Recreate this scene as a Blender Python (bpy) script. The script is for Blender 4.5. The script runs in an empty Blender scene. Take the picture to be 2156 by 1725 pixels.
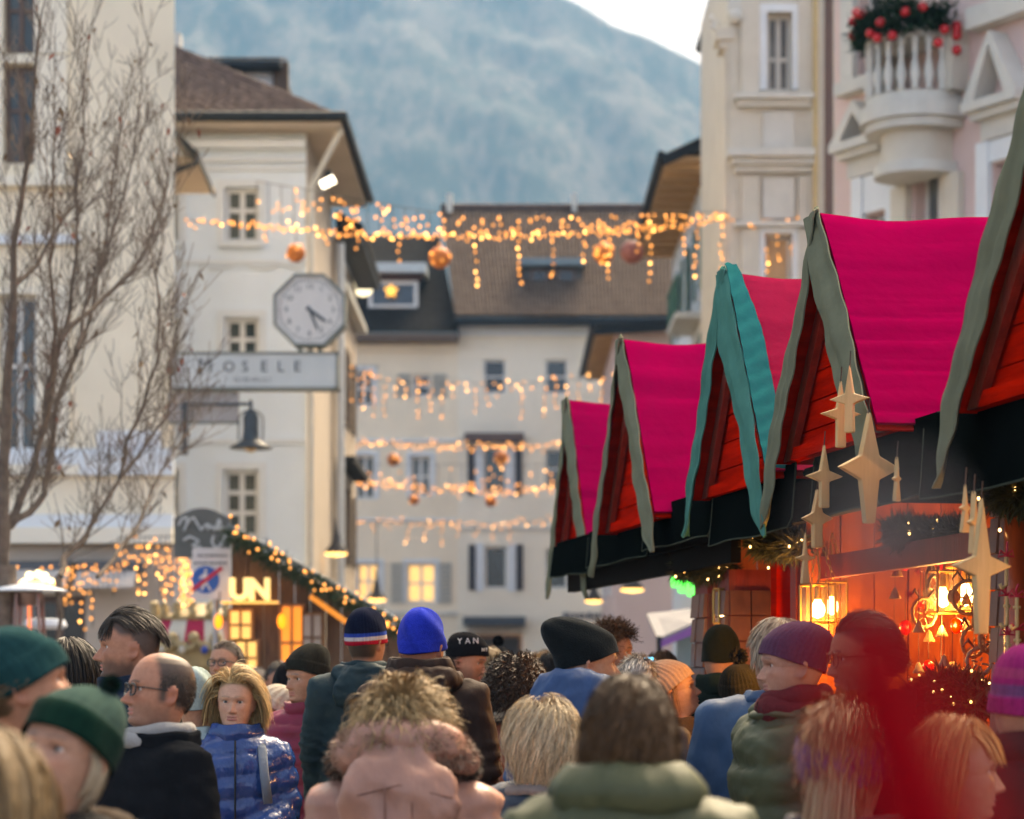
import bpy, bmesh, math, random
import numpy as np
from mathutils import Vector, Matrix, Euler
R = math.radians
random.seed(7)
rng = np.random.default_rng(7)
SC = bpy.context.scene
COL = SC.collection

# ---------------------------------------------------------------- camera
CAM_H = 1.62
FZ = 5090.0          # focal length in "survey pixels" (photo 2156 wide)
CX, HY = 1078.0, 1423.0
cam_d = bpy.data.cameras.new('camera')
cam = bpy.data.objects.new('camera', cam_d)
COL.objects.link(cam)
cam.location = (0, 0, CAM_H)
cam.rotation_euler = (R(90), 0, 0)
cam_d.sensor_width = 36.0
cam_d.lens = 36.0 * FZ / 2156.0
cam_d.shift_y = (HY - 1725 / 2) / 2156.0
cam_d.clip_start = 0.1
cam_d.clip_end = 20000
cam_d.dof.use_dof = True
cam_d.dof.focus_distance = 9.3
cam_d.dof.aperture_fstop = 2.8
cam_d.dof.aperture_blades = 9
cam_d.dof.aperture_rotation = R(12)
SC.camera = cam

# ---------------------------------------------------------------- sky and sun
SUN_EL, SUN_AZ = R(50), R(25)        # azimuth from +Y (view axis) towards +X
world = bpy.data.worlds.new('World')
SC.world = world
world.use_nodes = True
wt = world.node_tree
wt.nodes.clear()
sky = wt.nodes.new('ShaderNodeTexSky')
sky.sky_type = 'NISHITA'
sky.sun_disc = False
sky.sun_elevation = SUN_EL
sky.sun_rotation = SUN_AZ
sky.altitude = 260
sky.air_density = 0.24
sky.dust_density = 4.0
sky.ozone_density = 0.0
bgn = wt.nodes.new('ShaderNodeBackground')
bgn.inputs['Strength'].default_value = 0.15
wo = wt.nodes.new('ShaderNodeOutputWorld')
wt.links.new(sky.outputs[0], bgn.inputs['Color'])
wt.links.new(bgn.outputs[0], wo.inputs['Surface'])
sun_d = bpy.data.lights.new('sun', 'SUN')
sun_d.energy = 0.8
sun_d.angle = R(35)
sun_d.color = (1.0, 0.93, 0.84)
sun = bpy.data.objects.new('sun', sun_d)
COL.objects.link(sun)
_sd = Vector((math.sin(SUN_AZ) * math.cos(SUN_EL), math.cos(SUN_AZ) * math.cos(SUN_EL), math.sin(SUN_EL)))
sun.rotation_euler = (-_sd).to_track_quat('-Z', 'Y').to_euler()
sun.location = (0, 0, 60)

vs = SC.view_settings
vs.view_transform = 'Standard'
vs.look = 'None'
vs.gamma = 1.0
vs.use_curve_mapping = False
vs.exposure = 3.4
vs.use_white_balance = True          # camera white balance, set for the bluish winter light
vs.white_balance_temperature = 9100
vs.white_balance_tint = 6
SC.render.engine = 'CYCLES'
cy = SC.cycles
cy.max_bounces = 5
cy.diffuse_bounces = 3
cy.glossy_bounces = 2
cy.transmission_bounces = 4
cy.transparent_max_bounces = 8
cy.volume_bounces = 0
cy.caustics_reflective = False
cy.caustics_refractive = False
cy.sample_clamp_indirect = 4.0
cy.use_denoising = True

# ---------------------------------------------------------------- helpers
def P(zx, zy, d):
    """survey pixel + distance along the view axis -> point in the place"""
    return np.array([(zx - CX) / FZ * d, d, CAM_H + (HY - zy) / FZ * d])

_mats = {}
def nd(nt, t, **kw):
    n = nt.nodes.new(t)
    for k, v in kw.items():
        if k in n.inputs: n.inputs[k].default_value = v
        else: setattr(n, k, v)
    return n

def M(name, col=(.5, .5, .5), rough=.6, var=.1, scale=6., bump=0., bscale=40., metal=0., spec=.5,
      sheen=0., coat=0., stretch=(1, 1, 1), hue=None, attr=None, subs=0., bdist=.01, alpha=None, trans=0., wave=None, detail=4.):
    """procedural principled material: noise-varied colour, bump, optional second colour and vertex-colour tint"""
    if name in _mats: return _mats[name]
    m = bpy.data.materials.new(name); m.use_nodes = True
    nt = m.node_tree; b = nt.nodes['Principled BSDF']
    b.inputs['Roughness'].default_value = rough
    b.inputs['Metallic'].default_value = metal
    b.inputs['Specular IOR Level'].default_value = spec
    b.inputs['Sheen Weight'].default_value = sheen
    b.inputs['Coat Weight'].default_value = coat
    b.inputs['Transmission Weight'].default_value = trans
    if subs:
        b.inputs['Subsurface Weight'].default_value = subs
        b.inputs['Subsurface Radius'].default_value = (.012, .004, .002)
        b.inputs['Subsurface Scale'].default_value = 1.0
    tc = nd(nt, 'ShaderNodeTexCoord')
    mp = nd(nt, 'ShaderNodeMapping'); mp.inputs['Scale'].default_value = stretch
    nt.links.new(tc.outputs['Object'], mp.inputs['Vector'])
    nz = nd(nt, 'ShaderNodeTexNoise', Scale=scale, Detail=detail, Roughness=.6)
    nt.links.new(mp.outputs[0], nz.inputs['Vector'])
    c = np.array(col[:3]); c2 = np.array(hue) if hue is not None else c * (1 + var)
    c1 = c * (1 - var)
    cr = nd(nt, 'ShaderNodeValToRGB')
    cr.color_ramp.elements[0].position = .3; cr.color_ramp.elements[1].position = .7
    cr.color_ramp.elements[0].color = (*np.clip(c1, 0, 1), 1); cr.color_ramp.elements[1].color = (*np.clip(c2, 0, 1), 1)
    nt.links.new(nz.outputs['Fac'], cr.inputs[0])
    last = cr.outputs[0]
    if attr:
        at = nd(nt, 'ShaderNodeAttribute', attribute_name=attr)
        mx = nd(nt, 'ShaderNodeMix', data_type='RGBA', blend_type='MULTIPLY')
        mx.inputs[0].default_value = 1.0
        nt.links.new(last, mx.inputs[6]); nt.links.new(at.outputs['Color'], mx.inputs[7])
        last = mx.outputs[2]
    nt.links.new(last, b.inputs['Base Color'])
    if bump:
        bn = nd(nt, 'ShaderNodeTexNoise', Scale=bscale, Detail=3.)
        nt.links.new(mp.outputs[0], bn.inputs['Vector'])
        src = bn.outputs['Fac']
        if wave:
            wv = nd(nt, 'ShaderNodeTexWave', Scale=wave[0], Distortion=wave[1])
            wv.bands_direction = wave[2]
            nt.links.new(mp.outputs[0], wv.inputs['Vector'])
            ad = nd(nt, 'ShaderNodeMath', operation='ADD')
            nt.links.new(src, ad.inputs[0]); nt.links.new(wv.outputs['Fac'], ad.inputs[1]); src = ad.outputs[0]
        bp = nd(nt, 'ShaderNodeBump', Strength=bump, Distance=bdist)
        nt.links.new(src, bp.inputs['Height']); nt.links.new(bp.outputs[0], b.inputs['Normal'])
    _mats[name] = m
    return m

def EM(name, col, strength, sample=False):
    if name in _mats: return _mats[name]
    m = bpy.data.materials.new(name); m.use_nodes = True
    nt = m.node_tree; b = nt.nodes['Principled BSDF']
    b.inputs['Base Color'].default_value = (*col, 1)
    b.inputs['Emission Color'].default_value = (*col, 1)
    b.inputs['Emission Strength'].default_value = strength
    if not sample: m.cycles.emission_sampling = 'NONE'
    _mats[name] = m
    return m

def GLASS(name, col=(.8, .9, .88), rough=.05, dark=(.05, .07, .075)):
    """window pane: dark room behind a reflecting sheet"""
    if name in _mats: return _mats[name]
    m = bpy.data.materials.new(name); m.use_nodes = True
    nt = m.node_tree; b = nt.nodes['Principled BSDF']
    tc = nd(nt, 'ShaderNodeTexCoord'); nz = nd(nt, 'ShaderNodeTexNoise', Scale=1.3, Detail=3.)
    nt.links.new(tc.outputs['Object'], nz.inputs['Vector'])
    cr = nd(nt, 'ShaderNodeValToRGB')
    cr.color_ramp.elements[0].color = (*[x * .6 for x in dark], 1); cr.color_ramp.elements[1].color = (*[x * 1.7 for x in dark], 1)
    cr.color_ramp.elements[0].position = .35; cr.color_ramp.elements[1].position = .65
    nt.links.new(nz.outputs['Fac'], cr.inputs[0]); nt.links.new(cr.outputs[0], b.inputs['Base Color'])
    b.inputs['Roughness'].default_value = rough; b.inputs['Specular IOR Level'].default_value = .45
    bp = nd(nt, 'ShaderNodeBump', Strength=.08, Distance=.02); n2 = nd(nt, 'ShaderNodeTexNoise', Scale=2.)
    nt.links.new(tc.outputs['Object'], n2.inputs['Vector']); nt.links.new(n2.outputs['Fac'], bp.inputs['Height']); nt.links.new(bp.outputs[0], b.inputs['Normal'])
    _mats[name] = m
    return m

def wloc(o):
    l = Vector((0, 0, 0))
    while o is not None:
        l = l + o.location; o = o.parent
    return l

def tag(o, label=None, cat=None, group=None, kind=None):
    if label: o['label'] = label
    if cat: o['category'] = cat
    if group: o['group'] = group
    if kind: o['kind'] = kind
    return o

def thing(name, label, cat, loc=(0, 0, 0), rz=0., group=None):
    o = bpy.data.objects.new(name, None); COL.objects.link(o)
    o.location = tuple(float(x) for x in loc); o.rotation_euler = (0, 0, rz); o.empty_display_size = .1
    return tag(o, label, cat, group)

def link(name, me, parent=None, loc=None):
    o = bpy.data.objects.new(name, me); COL.objects.link(o)
    if parent is not None: o.parent = parent
    if loc is not None: o.location = tuple(float(x) for x in loc)
    return o

def frames(pts):
    pts = np.asarray(pts, float)
    t = np.gradient(pts, axis=0); t /= np.linalg.norm(t, axis=1)[:, None] + 1e-12
    up = np.array([0, 0, 1.]) if abs(t[0][2]) < .9 else np.array([1., 0, 0])
    n = np.cross(t[0], up); n /= np.linalg.norm(n)
    out = []
    for k in range(len(pts)):
        n = n - t[k] * np.dot(n, t[k]); n /= np.linalg.norm(n) + 1e-12
        out.append((t[k], n, np.cross(t[k], n)))
    return out

class MB:
    """collects geometry; build() links it as one mesh object"""
    def __init__(s): s.v = []; s.f = []; s.n = 0; s.c = []
    def add(s, v, f, col=None):
        v = np.asarray(v, float).reshape(-1, 3)
        s.v.append(v); s.f += [tuple(int(i) + s.n for i in q) for q in f]; s.n += len(v)
        if col is not None: s.c.append(np.tile(np.array(col, float), (len(v), 1)) if np.ndim(col) == 1 else np.asarray(col, float))
        return s
    def box(s, c, size, rz=0., rot=None):
        x, y, z = np.array(size) / 2.
        v = np.array([[-x,-y,-z],[x,-y,-z],[x,y,-z],[-x,y,-z],[-x,-y,z],[x,-y,z],[x,y,z],[-x,y,z]])
        if rot is not None: v = v @ np.array(rot).T
        elif rz:
            cs, sn = math.cos(rz), math.sin(rz); v = v @ np.array([[cs,-sn,0],[sn,cs,0],[0,0,1]]).T
        return s.add(v + np.array(c), [(3,2,1,0),(4,5,6,7),(0,1,5,4),(1,2,6,5),(2,3,7,6),(3,0,4,7)])
    def box2(s, a, b):
        a, b = np.array(a, float), np.array(b, float)
        return s.box((a + b) / 2, np.abs(b - a))
    def tube(s, pts, rad, n=8, caps=True, col=None, flat=1.):
        pts = np.asarray(pts, float); k = len(pts); rad = np.broadcast_to(np.asarray(rad, float), (k,))
        fr = frames(pts); a = np.arange(n) / n * 2 * math.pi
        v = np.concatenate([pts[i] + rad[i] * (np.cos(a)[:, None] * fr[i][1] + flat * np.sin(a)[:, None] * fr[i][2]) for i in range(k)])
        f = [(i*n+j, i*n+(j+1)%n, (i+1)*n+(j+1)%n, (i+1)*n+j) for i in range(k-1) for j in range(n)]
        if caps: f += [tuple(range(n-1, -1, -1)), tuple((k-1)*n + j for j in range(n))]
        return s.add(v, f, col)
    def lathe(s, prof, c=(0,0,0), n=24, axis=None, cap=True):
        """prof: list of (r, z)"""
        a = np.arange(n) / n * 2 * math.pi
        v = np.concatenate([np.stack([r*np.cos(a), r*np.sin(a), np.full(n, z)], 1) for r, z in prof])
        k = len(prof)
        f = [(i*n+j, i*n+(j+1)%n, (i+1)*n+(j+1)%n, (i+1)*n+j) for i in range(k-1) for j in range(n)]
        if cap: f += [tuple(range(n-1, -1, -1)), tuple((k-1)*n + j for j in range(n))]
        if axis is not None:
            q = Vector((0,0,1)).rotation_difference(Vector(axis)).to_matrix(); v = v @ np.array(q).T
        return s.add(v + np.array(c), f)
    def prism(s, poly, origin, u, w, nrm, th):
        """polygon in (u, w) plane extruded by th along nrm"""
        o, u, w, nrm = map(lambda x: np.array(x, float), (origin, u, w, nrm))
        p = np.array([o + a*u + b*w for a, b in poly]); k = len(p)
        v = np.concatenate([p, p + nrm*th])
        f = [tuple(range(k-1, -1, -1)), tuple(range(k, 2*k))] + [(i, (i+1)%k, k+(i+1)%k, k+i) for i in range(k)]
        return s.add(v, f)
    def grid(s, V):
        """V: (a, b, 3) array of points"""
        V = np.asarray(V, float); a, b = V.shape[:2]
        return s.add(V.reshape(-1, 3), [(i*b+j, i*b+j+1, (i+1)*b+j+1, (i+1)*b+j) for i in range(a-1) for j in range(b-1)])
    def sphere(s, c, r, n=10, m=7, col=None):
        r = np.broadcast_to(np.asarray(r, float), (3,))
        v = [[0,0,1]] + [[math.sin(math.pi*i/m)*math.cos(2*math.pi*j/n), math.sin(math.pi*i/m)*math.sin(2*math.pi*j/n), math.cos(math.pi*i/m)] for i in range(1, m) for j in range(n)] + [[0,0,-1]]
        f = [(0, 1+j, 1+(j+1)%n) for j in range(n)]
        f += [(1+i*n+j, 1+(i+1)*n+j, 1+(i+1)*n+(j+1)%n, 1+i*n+(j+1)%n) for i in range(m-2) for j in range(n)]
        k = 1+(m-2)*n; f += [(k+j, k+n, k+(j+1)%n) for j in range(n)]
        return s.add(np.array(v)*r + np.array(c), f, col)
    def mesh(s, name, mat=None, smooth=False, colname='Col'):
        me = bpy.data.meshes.new(name)
        v = np.concatenate(s.v) if s.v else np.zeros((0, 3))
        me.from_pydata(v.tolist(), [], s.f); me.update()
        if mat is not None: me.materials.append(mat)
        if smooth: me.polygons.foreach_set('use_smooth', [True]*len(me.polygons))
        if s.c:
            ca = me.color_attributes.new(colname, 'FLOAT_COLOR', 'POINT')
            c = np.concatenate(s.c); ca.data.foreach_set('color', np.concatenate([c[:, :3], np.ones((len(c), 1))], 1).ravel())
        return me
    def build(s, name, mat=None, parent=None, smooth=False, local=False, recenter=True):
        v = np.concatenate(s.v)
        if not local and parent is not None: v = v - np.array(wloc(parent))
        loc = (0, 0, 0)
        if parent is None and recenter:
            lo, hi = v.min(0), v.max(0); loc = np.array([(lo[0]+hi[0])/2, (lo[1]+hi[1])/2, lo[2]]); v = v - loc
        s.v = [v]
        return link(name, s.mesh(name, mat, smooth), parent, loc)

TMP = bpy.data.scenes.new('tmp_eval')     # scratch scene: modifiers are evaluated apart from the place
def tmp_eval(o, others=()):
    for x in (o, *others): TMP.collection.objects.link(x)
    with bpy.context.temp_override(scene=TMP, view_layer=TMP.view_layers[0]):
        dg = bpy.context.evaluated_depsgraph_get()
        me = bpy.data.meshes.new_from_object(o.evaluated_get(dg))
    return me

def text_mesh(txt, size, depth, mat, name, loc, rot, parent=None, align='CENTER', shear=0., spacing=1., bold=0.):
    c = bpy.data.curves.new(name, 'FONT'); c.body = txt; c.size = size; c.extrude = depth; c.align_x = align; c.align_y = 'CENTER'
    c.offset = bold; c.shear = shear; c.space_character = spacing; c.resolution_u = 3
    t = bpy.data.objects.new('tmp', c)
    me = tmp_eval(t); me.name = name
    bpy.data.objects.remove(t)
    me.materials.clear(); me.materials.append(mat)
    o = link(name, me, parent, np.array(loc) - (np.array(wloc(parent)) if parent is not None else 0)); o.rotation_euler = rot
    return o

def fbm(p, s=1., oct=4, seed=0):
    """cheap smooth noise from rotated sines, p: (n,3) -> (n,) about -1..1"""
    r = np.random.default_rng(seed); out = 0; a = 1.; tot = 0
    for _ in range(oct):
        for _k in range(3):
            k = r.normal(size=3); k /= np.linalg.norm(k)
            out = out + a/3 * np.sin(p @ (k * s * 2.2) + r.uniform(0, 6.28) + 1.3*np.sin(p @ (r.normal(size=3) * s * .9) + r.uniform(0, 6)))
        tot += a; a *= .55; s *= 1.9
    return out / tot * 1.6
# ================================================================ ground, mountain, haze
def paving_mat():
    m = M('paving_stone', (.16, .145, .13), .75, .25, 3., bump=.3, bscale=60)
    nt = m.node_tree; b = nt.nodes['Principled BSDF']
    tc = nd(nt, 'ShaderNodeTexCoord'); br = nd(nt, 'ShaderNodeTexBrick', Scale=4.)
    br.inputs['Color1'].default_value = (.19, .17, .15, 1); br.inputs['Color2'].default_value = (.13, .12, .11, 1); br.inputs['Mortar'].default_value = (.06, .055, .05, 1)
    nt.links.new(tc.outputs['Object'], br.inputs['Vector']); nt.links.new(br.outputs['Color'], b.inputs['Base Color'])
    return m
g = MB().grid(np.array([[[x, y, 0.] for x in (-2640, -60, 60, 2640)] for y in (-300, 0, 130, 3420)]))
tag(g.build('ground', paving_mat(), recenter=False), kind='structure')

def make_mountain():
    nx, ny = 320, 130
    xs = np.linspace(-2600, 2600, nx); ys = np.linspace(1300, 3400, ny)
    X, Y = np.meshgrid(xs, ys)
    p = np.stack([X.ravel(), Y.ravel(), 0*X.ravel()], 1)
    # skyline height at the crest line (y ~ 2600), falling to the right of the view
    sx = np.array([-2600, -900, -350, 0, 120, 200, 300, 500, 900, 2600.])
    sh = np.array([700, 900, 860, 770, 712, 672, 655, 640, 560, 400.])
    top = np.interp(X, sx, sh)
    r = np.clip((Y - 1400) / 1200, 0, 1)
    prof = r**.85
    back = np.clip((Y - 2600) / 800, 0, 1)
    n1 = fbm(p, 1/260., 5, 3).reshape(X.shape); n2 = fbm(p*np.array([1, .25, 1]), 1/60., 4, 5).reshape(X.shape)
    Z = top*prof*(1 - .25*back**2) + r*(1 - .9*np.exp(-((r-1)/.12)**2))*(n1*50 + n2*30 + 12*fbm(p*np.array([1, .2, 1]), 1/22., 3, 8).reshape(X.shape))
    Z += np.exp(-((r-1)/.12)**2) * (n1*6 + n2*3)
    Z = np.maximum(Z, -1)*np.clip((Y-1300)/120, 0, 1) - 3
    m = M('mountain_forest_rock', (.055, .075, .045), .95, .3, .012)
    nt = m.node_tree; b = nt.nodes['Principled BSDF']
    geo = nd(nt, 'ShaderNodeNewGeometry'); sep = nd(nt, 'ShaderNodeSeparateXYZ'); nt.links.new(geo.outputs['Normal'], sep.inputs[0])
    mp2 = nd(nt, 'ShaderNodeMapping'); mp2.inputs['Scale'].default_value = (1.7, .35, .5); nt.links.new(geo.outputs['Position'], mp2.inputs[0])
    nz = nd(nt, 'ShaderNodeTexNoise', Scale=.055, Detail=13., Roughness=.68); nt.links.new(mp2.outputs[0], nz.inputs['Vector'])
    nz2 = nd(nt, 'ShaderNodeTexNoise', Scale=.009, Detail=8., Roughness=.7); nt.links.new(mp2.outputs[0], nz2.inputs['Vector'])
    ad = nd(nt, 'ShaderNodeMath', operation='MULTIPLY_ADD'); ad.inputs[1].default_value = .8
    nt.links.new(nz2.outputs['Fac'], ad.inputs[0]); nt.links.new(nz.outputs['Fac'], ad.inputs[2])
    cr = nd(nt, 'ShaderNodeValToRGB'); cr.color_ramp.elements[0].position = .80; cr.color_ramp.elements[1].position = 1.10
    cr.color_ramp.elements[0].color = (.03, .045, .035, 1); cr.color_ramp.elements[1].color = (.17, .145, .13, 1)
    nt.links.new(ad.outputs[0], cr.inputs[0]); nt.links.new(cr.outputs[0], b.inputs['Base Color'])
    o = MB().grid(np.stack([X, Y, Z], 2)).build('mountain', m, smooth=True, recenter=False)
    tag(o, kind='structure')
make_mountain()

def make_haze():
    m = bpy.data.materials.new('haze_air'); m.use_nodes = True
    nt = m.node_tree; nt.nodes.clear()
    v = nd(nt, 'ShaderNodeVolumePrincipled'); v.inputs['Color'].default_value = (.10, .26, .46, 1)
    v.inputs['Density'].default_value = .00058; v.inputs['Anisotropy'].default_value = 0.0
    out = nd(nt, 'ShaderNodeOutputMaterial'); nt.links.new(v.outputs[0], out.inputs['Volume'])
    o = MB().box2((-2680, -340, -6), (2680, 3460, 1000)).build('haze', m, recenter=False)
    tag(o, 'pale blue winter haze filling the valley', None, kind='stuff')
make_haze()
# ================================================================ buildings
class Plane:
    """a vertical wall plane: u runs along the wall, n points out of it"""
    def __init__(s, O, u, n):
        s.O = np.array(O, float); s.u = np.array(u, float)/np.linalg.norm(u); s.n = np.array(n, float)/np.linalg.norm(n)
    def pt(s, u, z, off=0.): return s.O + s.u*u + np.array([0, 0, 1.])*z + s.n*off
    def px(s, zx, zy):
        d = P(zx, zy, 1.) - np.array([0, 0, CAM_H]); c = np.array([0, 0, CAM_H])
        t = np.dot(s.O - c, s.n) / np.dot(d, s.n); p = c + d*t
        return float(np.dot(p - s.O, s.u)), float(p[2])
    def rect(s, x0, y0, x1, y1):
        a, b = s.px(x0, y1), s.px(x1, y0)
        return (min(a[0], b[0]), max(a[0], b[0]), a[1], b[1])
    def slab(s, mb, u0, u1, z0, z1, o0, o1):
        """box on the wall from offset o0 to o1"""
        v = [s.pt(u, z, o) for o in (o0, o1) for z in (z0, z1) for u in (u0, u1)]
        return mb.add(v, [(0,1,3,2), (4,6,7,5), (0,4,5,1), (2,3,7,6), (0,2,6,4), (1,5,7,3)])

def cam_plane(d): return Plane((0, d, 0), (1, 0, 0), (0, -1, 0))

def wall(parent, pl, u0, u1, z0, z1, holes, mat, name='wall', rev=.22, thick=.5):
    us = sorted({u0, u1, *[h[0] for h in holes], *[h[1] for h in holes]}); zs = sorted({z0, z1, *[h[2] for h in holes], *[h[3] for h in holes]})
    us = [u for u in us if u0 <= u <= u1]; zs = [z for z in zs if z0 <= z <= z1]
    mb = MB()
    inside = lambda u, z: any(h[0] < u < h[1] and h[2] < z < h[3] for h in holes)
    for a, b in zip(us, us[1:]):
        for c, d in zip(zs, zs[1:]):
            if not inside((a+b)/2, (c+d)/2): mb.add([pl.pt(a, c), pl.pt(b, c), pl.pt(b, d), pl.pt(a, d)], [(0, 1, 2, 3)])
    for h in holes:
        a, b, c, d = max(h[0], u0), min(h[1], u1), max(h[2], z0), min(h[3], z1)
        q = [(a, c), (b, c), (b, d), (a, d)]
        for i in range(4):
            e, f = q[i], q[(i+1) % 4]
            mb.add([pl.pt(*e), pl.pt(*f), pl.pt(*f, -rev), pl.pt(*e, -rev)], [(0, 3, 2, 1)])
    b = -thick
    mb.add([pl.pt(u0, z1), pl.pt(u1, z1), pl.pt(u1, z1, b), pl.pt(u0, z1, b)], [(0, 1, 2, 3)])
    return mb.build(name, mat, parent)

def window(parent, pl, r, mf, mg, cols=2, rows=(1.,), fr=.07, rec=.14, sill=None, surround=None, lit=None, slat=False):
    u0, u1, z0, z1 = r
    mb = MB()
    s = lambda a, b, c, d, o0=-rec-.05, o1=-rec: pl.slab(mb, a, b, c, d, o0, o1)
    s(u0, u0+fr, z0, z1); s(u1-fr, u1, z0, z1); s(u0+fr, u1-fr, z0, z0+fr); s(u0+fr, u1-fr, z1-fr, z1)
    ui = np.linspace(u0+fr, u1-fr, cols+1); tot = sum(rows); zi = [z0+fr]
    for q in rows: zi.append(zi[-1] + (z1-z0-2*fr)*q/tot)
    for u in ui[1:-1]: s(u-fr*.55, u+fr*.55, z0+fr, z1-fr, -rec-.045, -rec+.008)
    for z in zi[1:-1]: s(u0+fr, u1-fr, z-fr*.45, z+fr*.45, -rec-.04, -rec+.004)
    w = mb.build('window', mf, parent)
    for i in range(cols):
        for j in range(len(rows)):
            q = MB(); pl.slab(q, ui[i], ui[i+1], zi[j], zi[j+1], -rec-.035, -rec-.025)
            q.build('pane', lit or mg, w)
    if sill:
        q = MB(); pl.slab(q, u0-.08, u1+.08, z0-.1, z0-.004, .002, .14); q.build('sill', sill, w)
    if surround:
        q = MB(); t = .13
        pl.slab(q, u0-t, u0, z0, z1+t, .003, .05); pl.slab(q, u1, u1+t, z0, z1+t, .003, .05); pl.slab(q, u0, u1, z1, z1+t, .003, .05)
        q.build('surround', surround, w)
    return w

def shutter(parent, pl, u0, u1, z0, z1, mat, off=.03, n=9):
    mb = MB(); t = .035
    pl.slab(mb, u0, u0+t, z0, z1, off, off+.04); pl.slab(mb, u1-t, u1, z0, z1, off, off+.04); pl.slab(mb, u0+t, u1-t, z0, z0+t, off, off+.04); pl.slab(mb, u0+t, u1-t, z1-t, z1, off, off+.04)
    sh = mb.build('shutter', mat, parent)
    q = MB(); zz = np.linspace(z0+t, z1-t, n+1)
    for a, b in zip(zz, zz[1:]): pl.slab(q, u0+t, u1-t, a+.006, b-.012, off+.002, off+.026)
    o = q.build('louvre', mat, sh); o['kind'] = 'stuff'
    return sh

def tiles(parent, A, B, C, D, ncol, nrow, mat, amp=.05, name='roof_tiles'):
    """pantiles on the quad A-B (eave) to D-C (top): rounded columns, stepped courses"""
    A, B, C, D = (np.array(x, float) for x in (A, B, C, D))
    nrm = np.cross(B-A, D-A); nrm /= np.linalg.norm(nrm)
    if nrm[2] < 0: nrm = -nrm
    cs = np.arange(ncol*4+1)/(ncol*4); rows = []
    for j in range(nrow):
        rows += [(j/nrow, 1.), ((j+.97)/nrow, .25)]
    V = np.zeros((len(rows), len(cs), 3))
    jit = rng.uniform(-.35, .35, (nrow, len(cs)))
    for i, (t, l) in enumerate(rows):
        base = (A + (B-A)*cs[:, None])*(1-t) + (D + (C-D)*cs[:, None])*t
        h = amp*np.abs(np.sin(cs*ncol*math.pi)) + amp*.55*l + amp*.25*jit[i//2]
        V[i] = base + nrm*h[:, None]
    o = MB().grid(V).build(name, mat, parent, smooth=False); o['kind'] = 'stuff'
    return o

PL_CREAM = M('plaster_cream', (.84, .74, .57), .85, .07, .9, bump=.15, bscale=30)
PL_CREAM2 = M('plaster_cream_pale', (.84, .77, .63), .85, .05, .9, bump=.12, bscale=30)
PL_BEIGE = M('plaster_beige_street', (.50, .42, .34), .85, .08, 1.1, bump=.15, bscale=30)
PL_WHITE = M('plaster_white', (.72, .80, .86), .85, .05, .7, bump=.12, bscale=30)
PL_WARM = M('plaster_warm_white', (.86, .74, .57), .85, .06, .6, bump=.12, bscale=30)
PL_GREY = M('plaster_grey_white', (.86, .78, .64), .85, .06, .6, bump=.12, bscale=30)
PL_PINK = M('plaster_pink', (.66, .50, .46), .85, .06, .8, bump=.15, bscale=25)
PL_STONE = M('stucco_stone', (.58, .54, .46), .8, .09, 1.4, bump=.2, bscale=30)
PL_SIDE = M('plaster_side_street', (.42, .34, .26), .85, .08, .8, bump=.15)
TRIM = M('trim_white', (.70, .74, .76), .7, .04, 3.)
TRIM_G = M('trim_grey_stone', (.58, .57, .52), .75, .07, 3.)
WOODW = M('window_frame_white', (.70, .70, .67), .5, .04, 5.)
WOODB = M('window_frame_brown', (.12, .07, .05), .5, .15, 5.)
GL = GLASS('pane_dark', dark=(.012, .016, .018)); GL2 = GLASS('pane_green', dark=(.030, .045, .046)); GL3 = GLASS('pane_pale', dark=(.13, .15, .15), rough=.2)
TILE_B = M('roof_tile_brown', (.085, .060, .054), .9, .3, 7., hue=(.125, .09, .08), spec=.1)
TILE_R = M('roof_tile_faded', (.14, .10, .078), .9, .2, 4., hue=(.18, .135, .108), spec=.1)
SLATE = M('roof_slate', (.030, .030, .030), .8, .3, 5., spec=.15)
METAL_D = M('gutter_dark', (.02, .026, .03), .6, .2, 6., metal=.6)
WOOD_SOF = M('soffit_wood', (.50, .33, .18), .7, .2, 3., stretch=(1, 6, 6), bump=.2)
BROWN = M('wood_brown', (.10, .065, .045), .7, .2, 3.)

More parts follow.
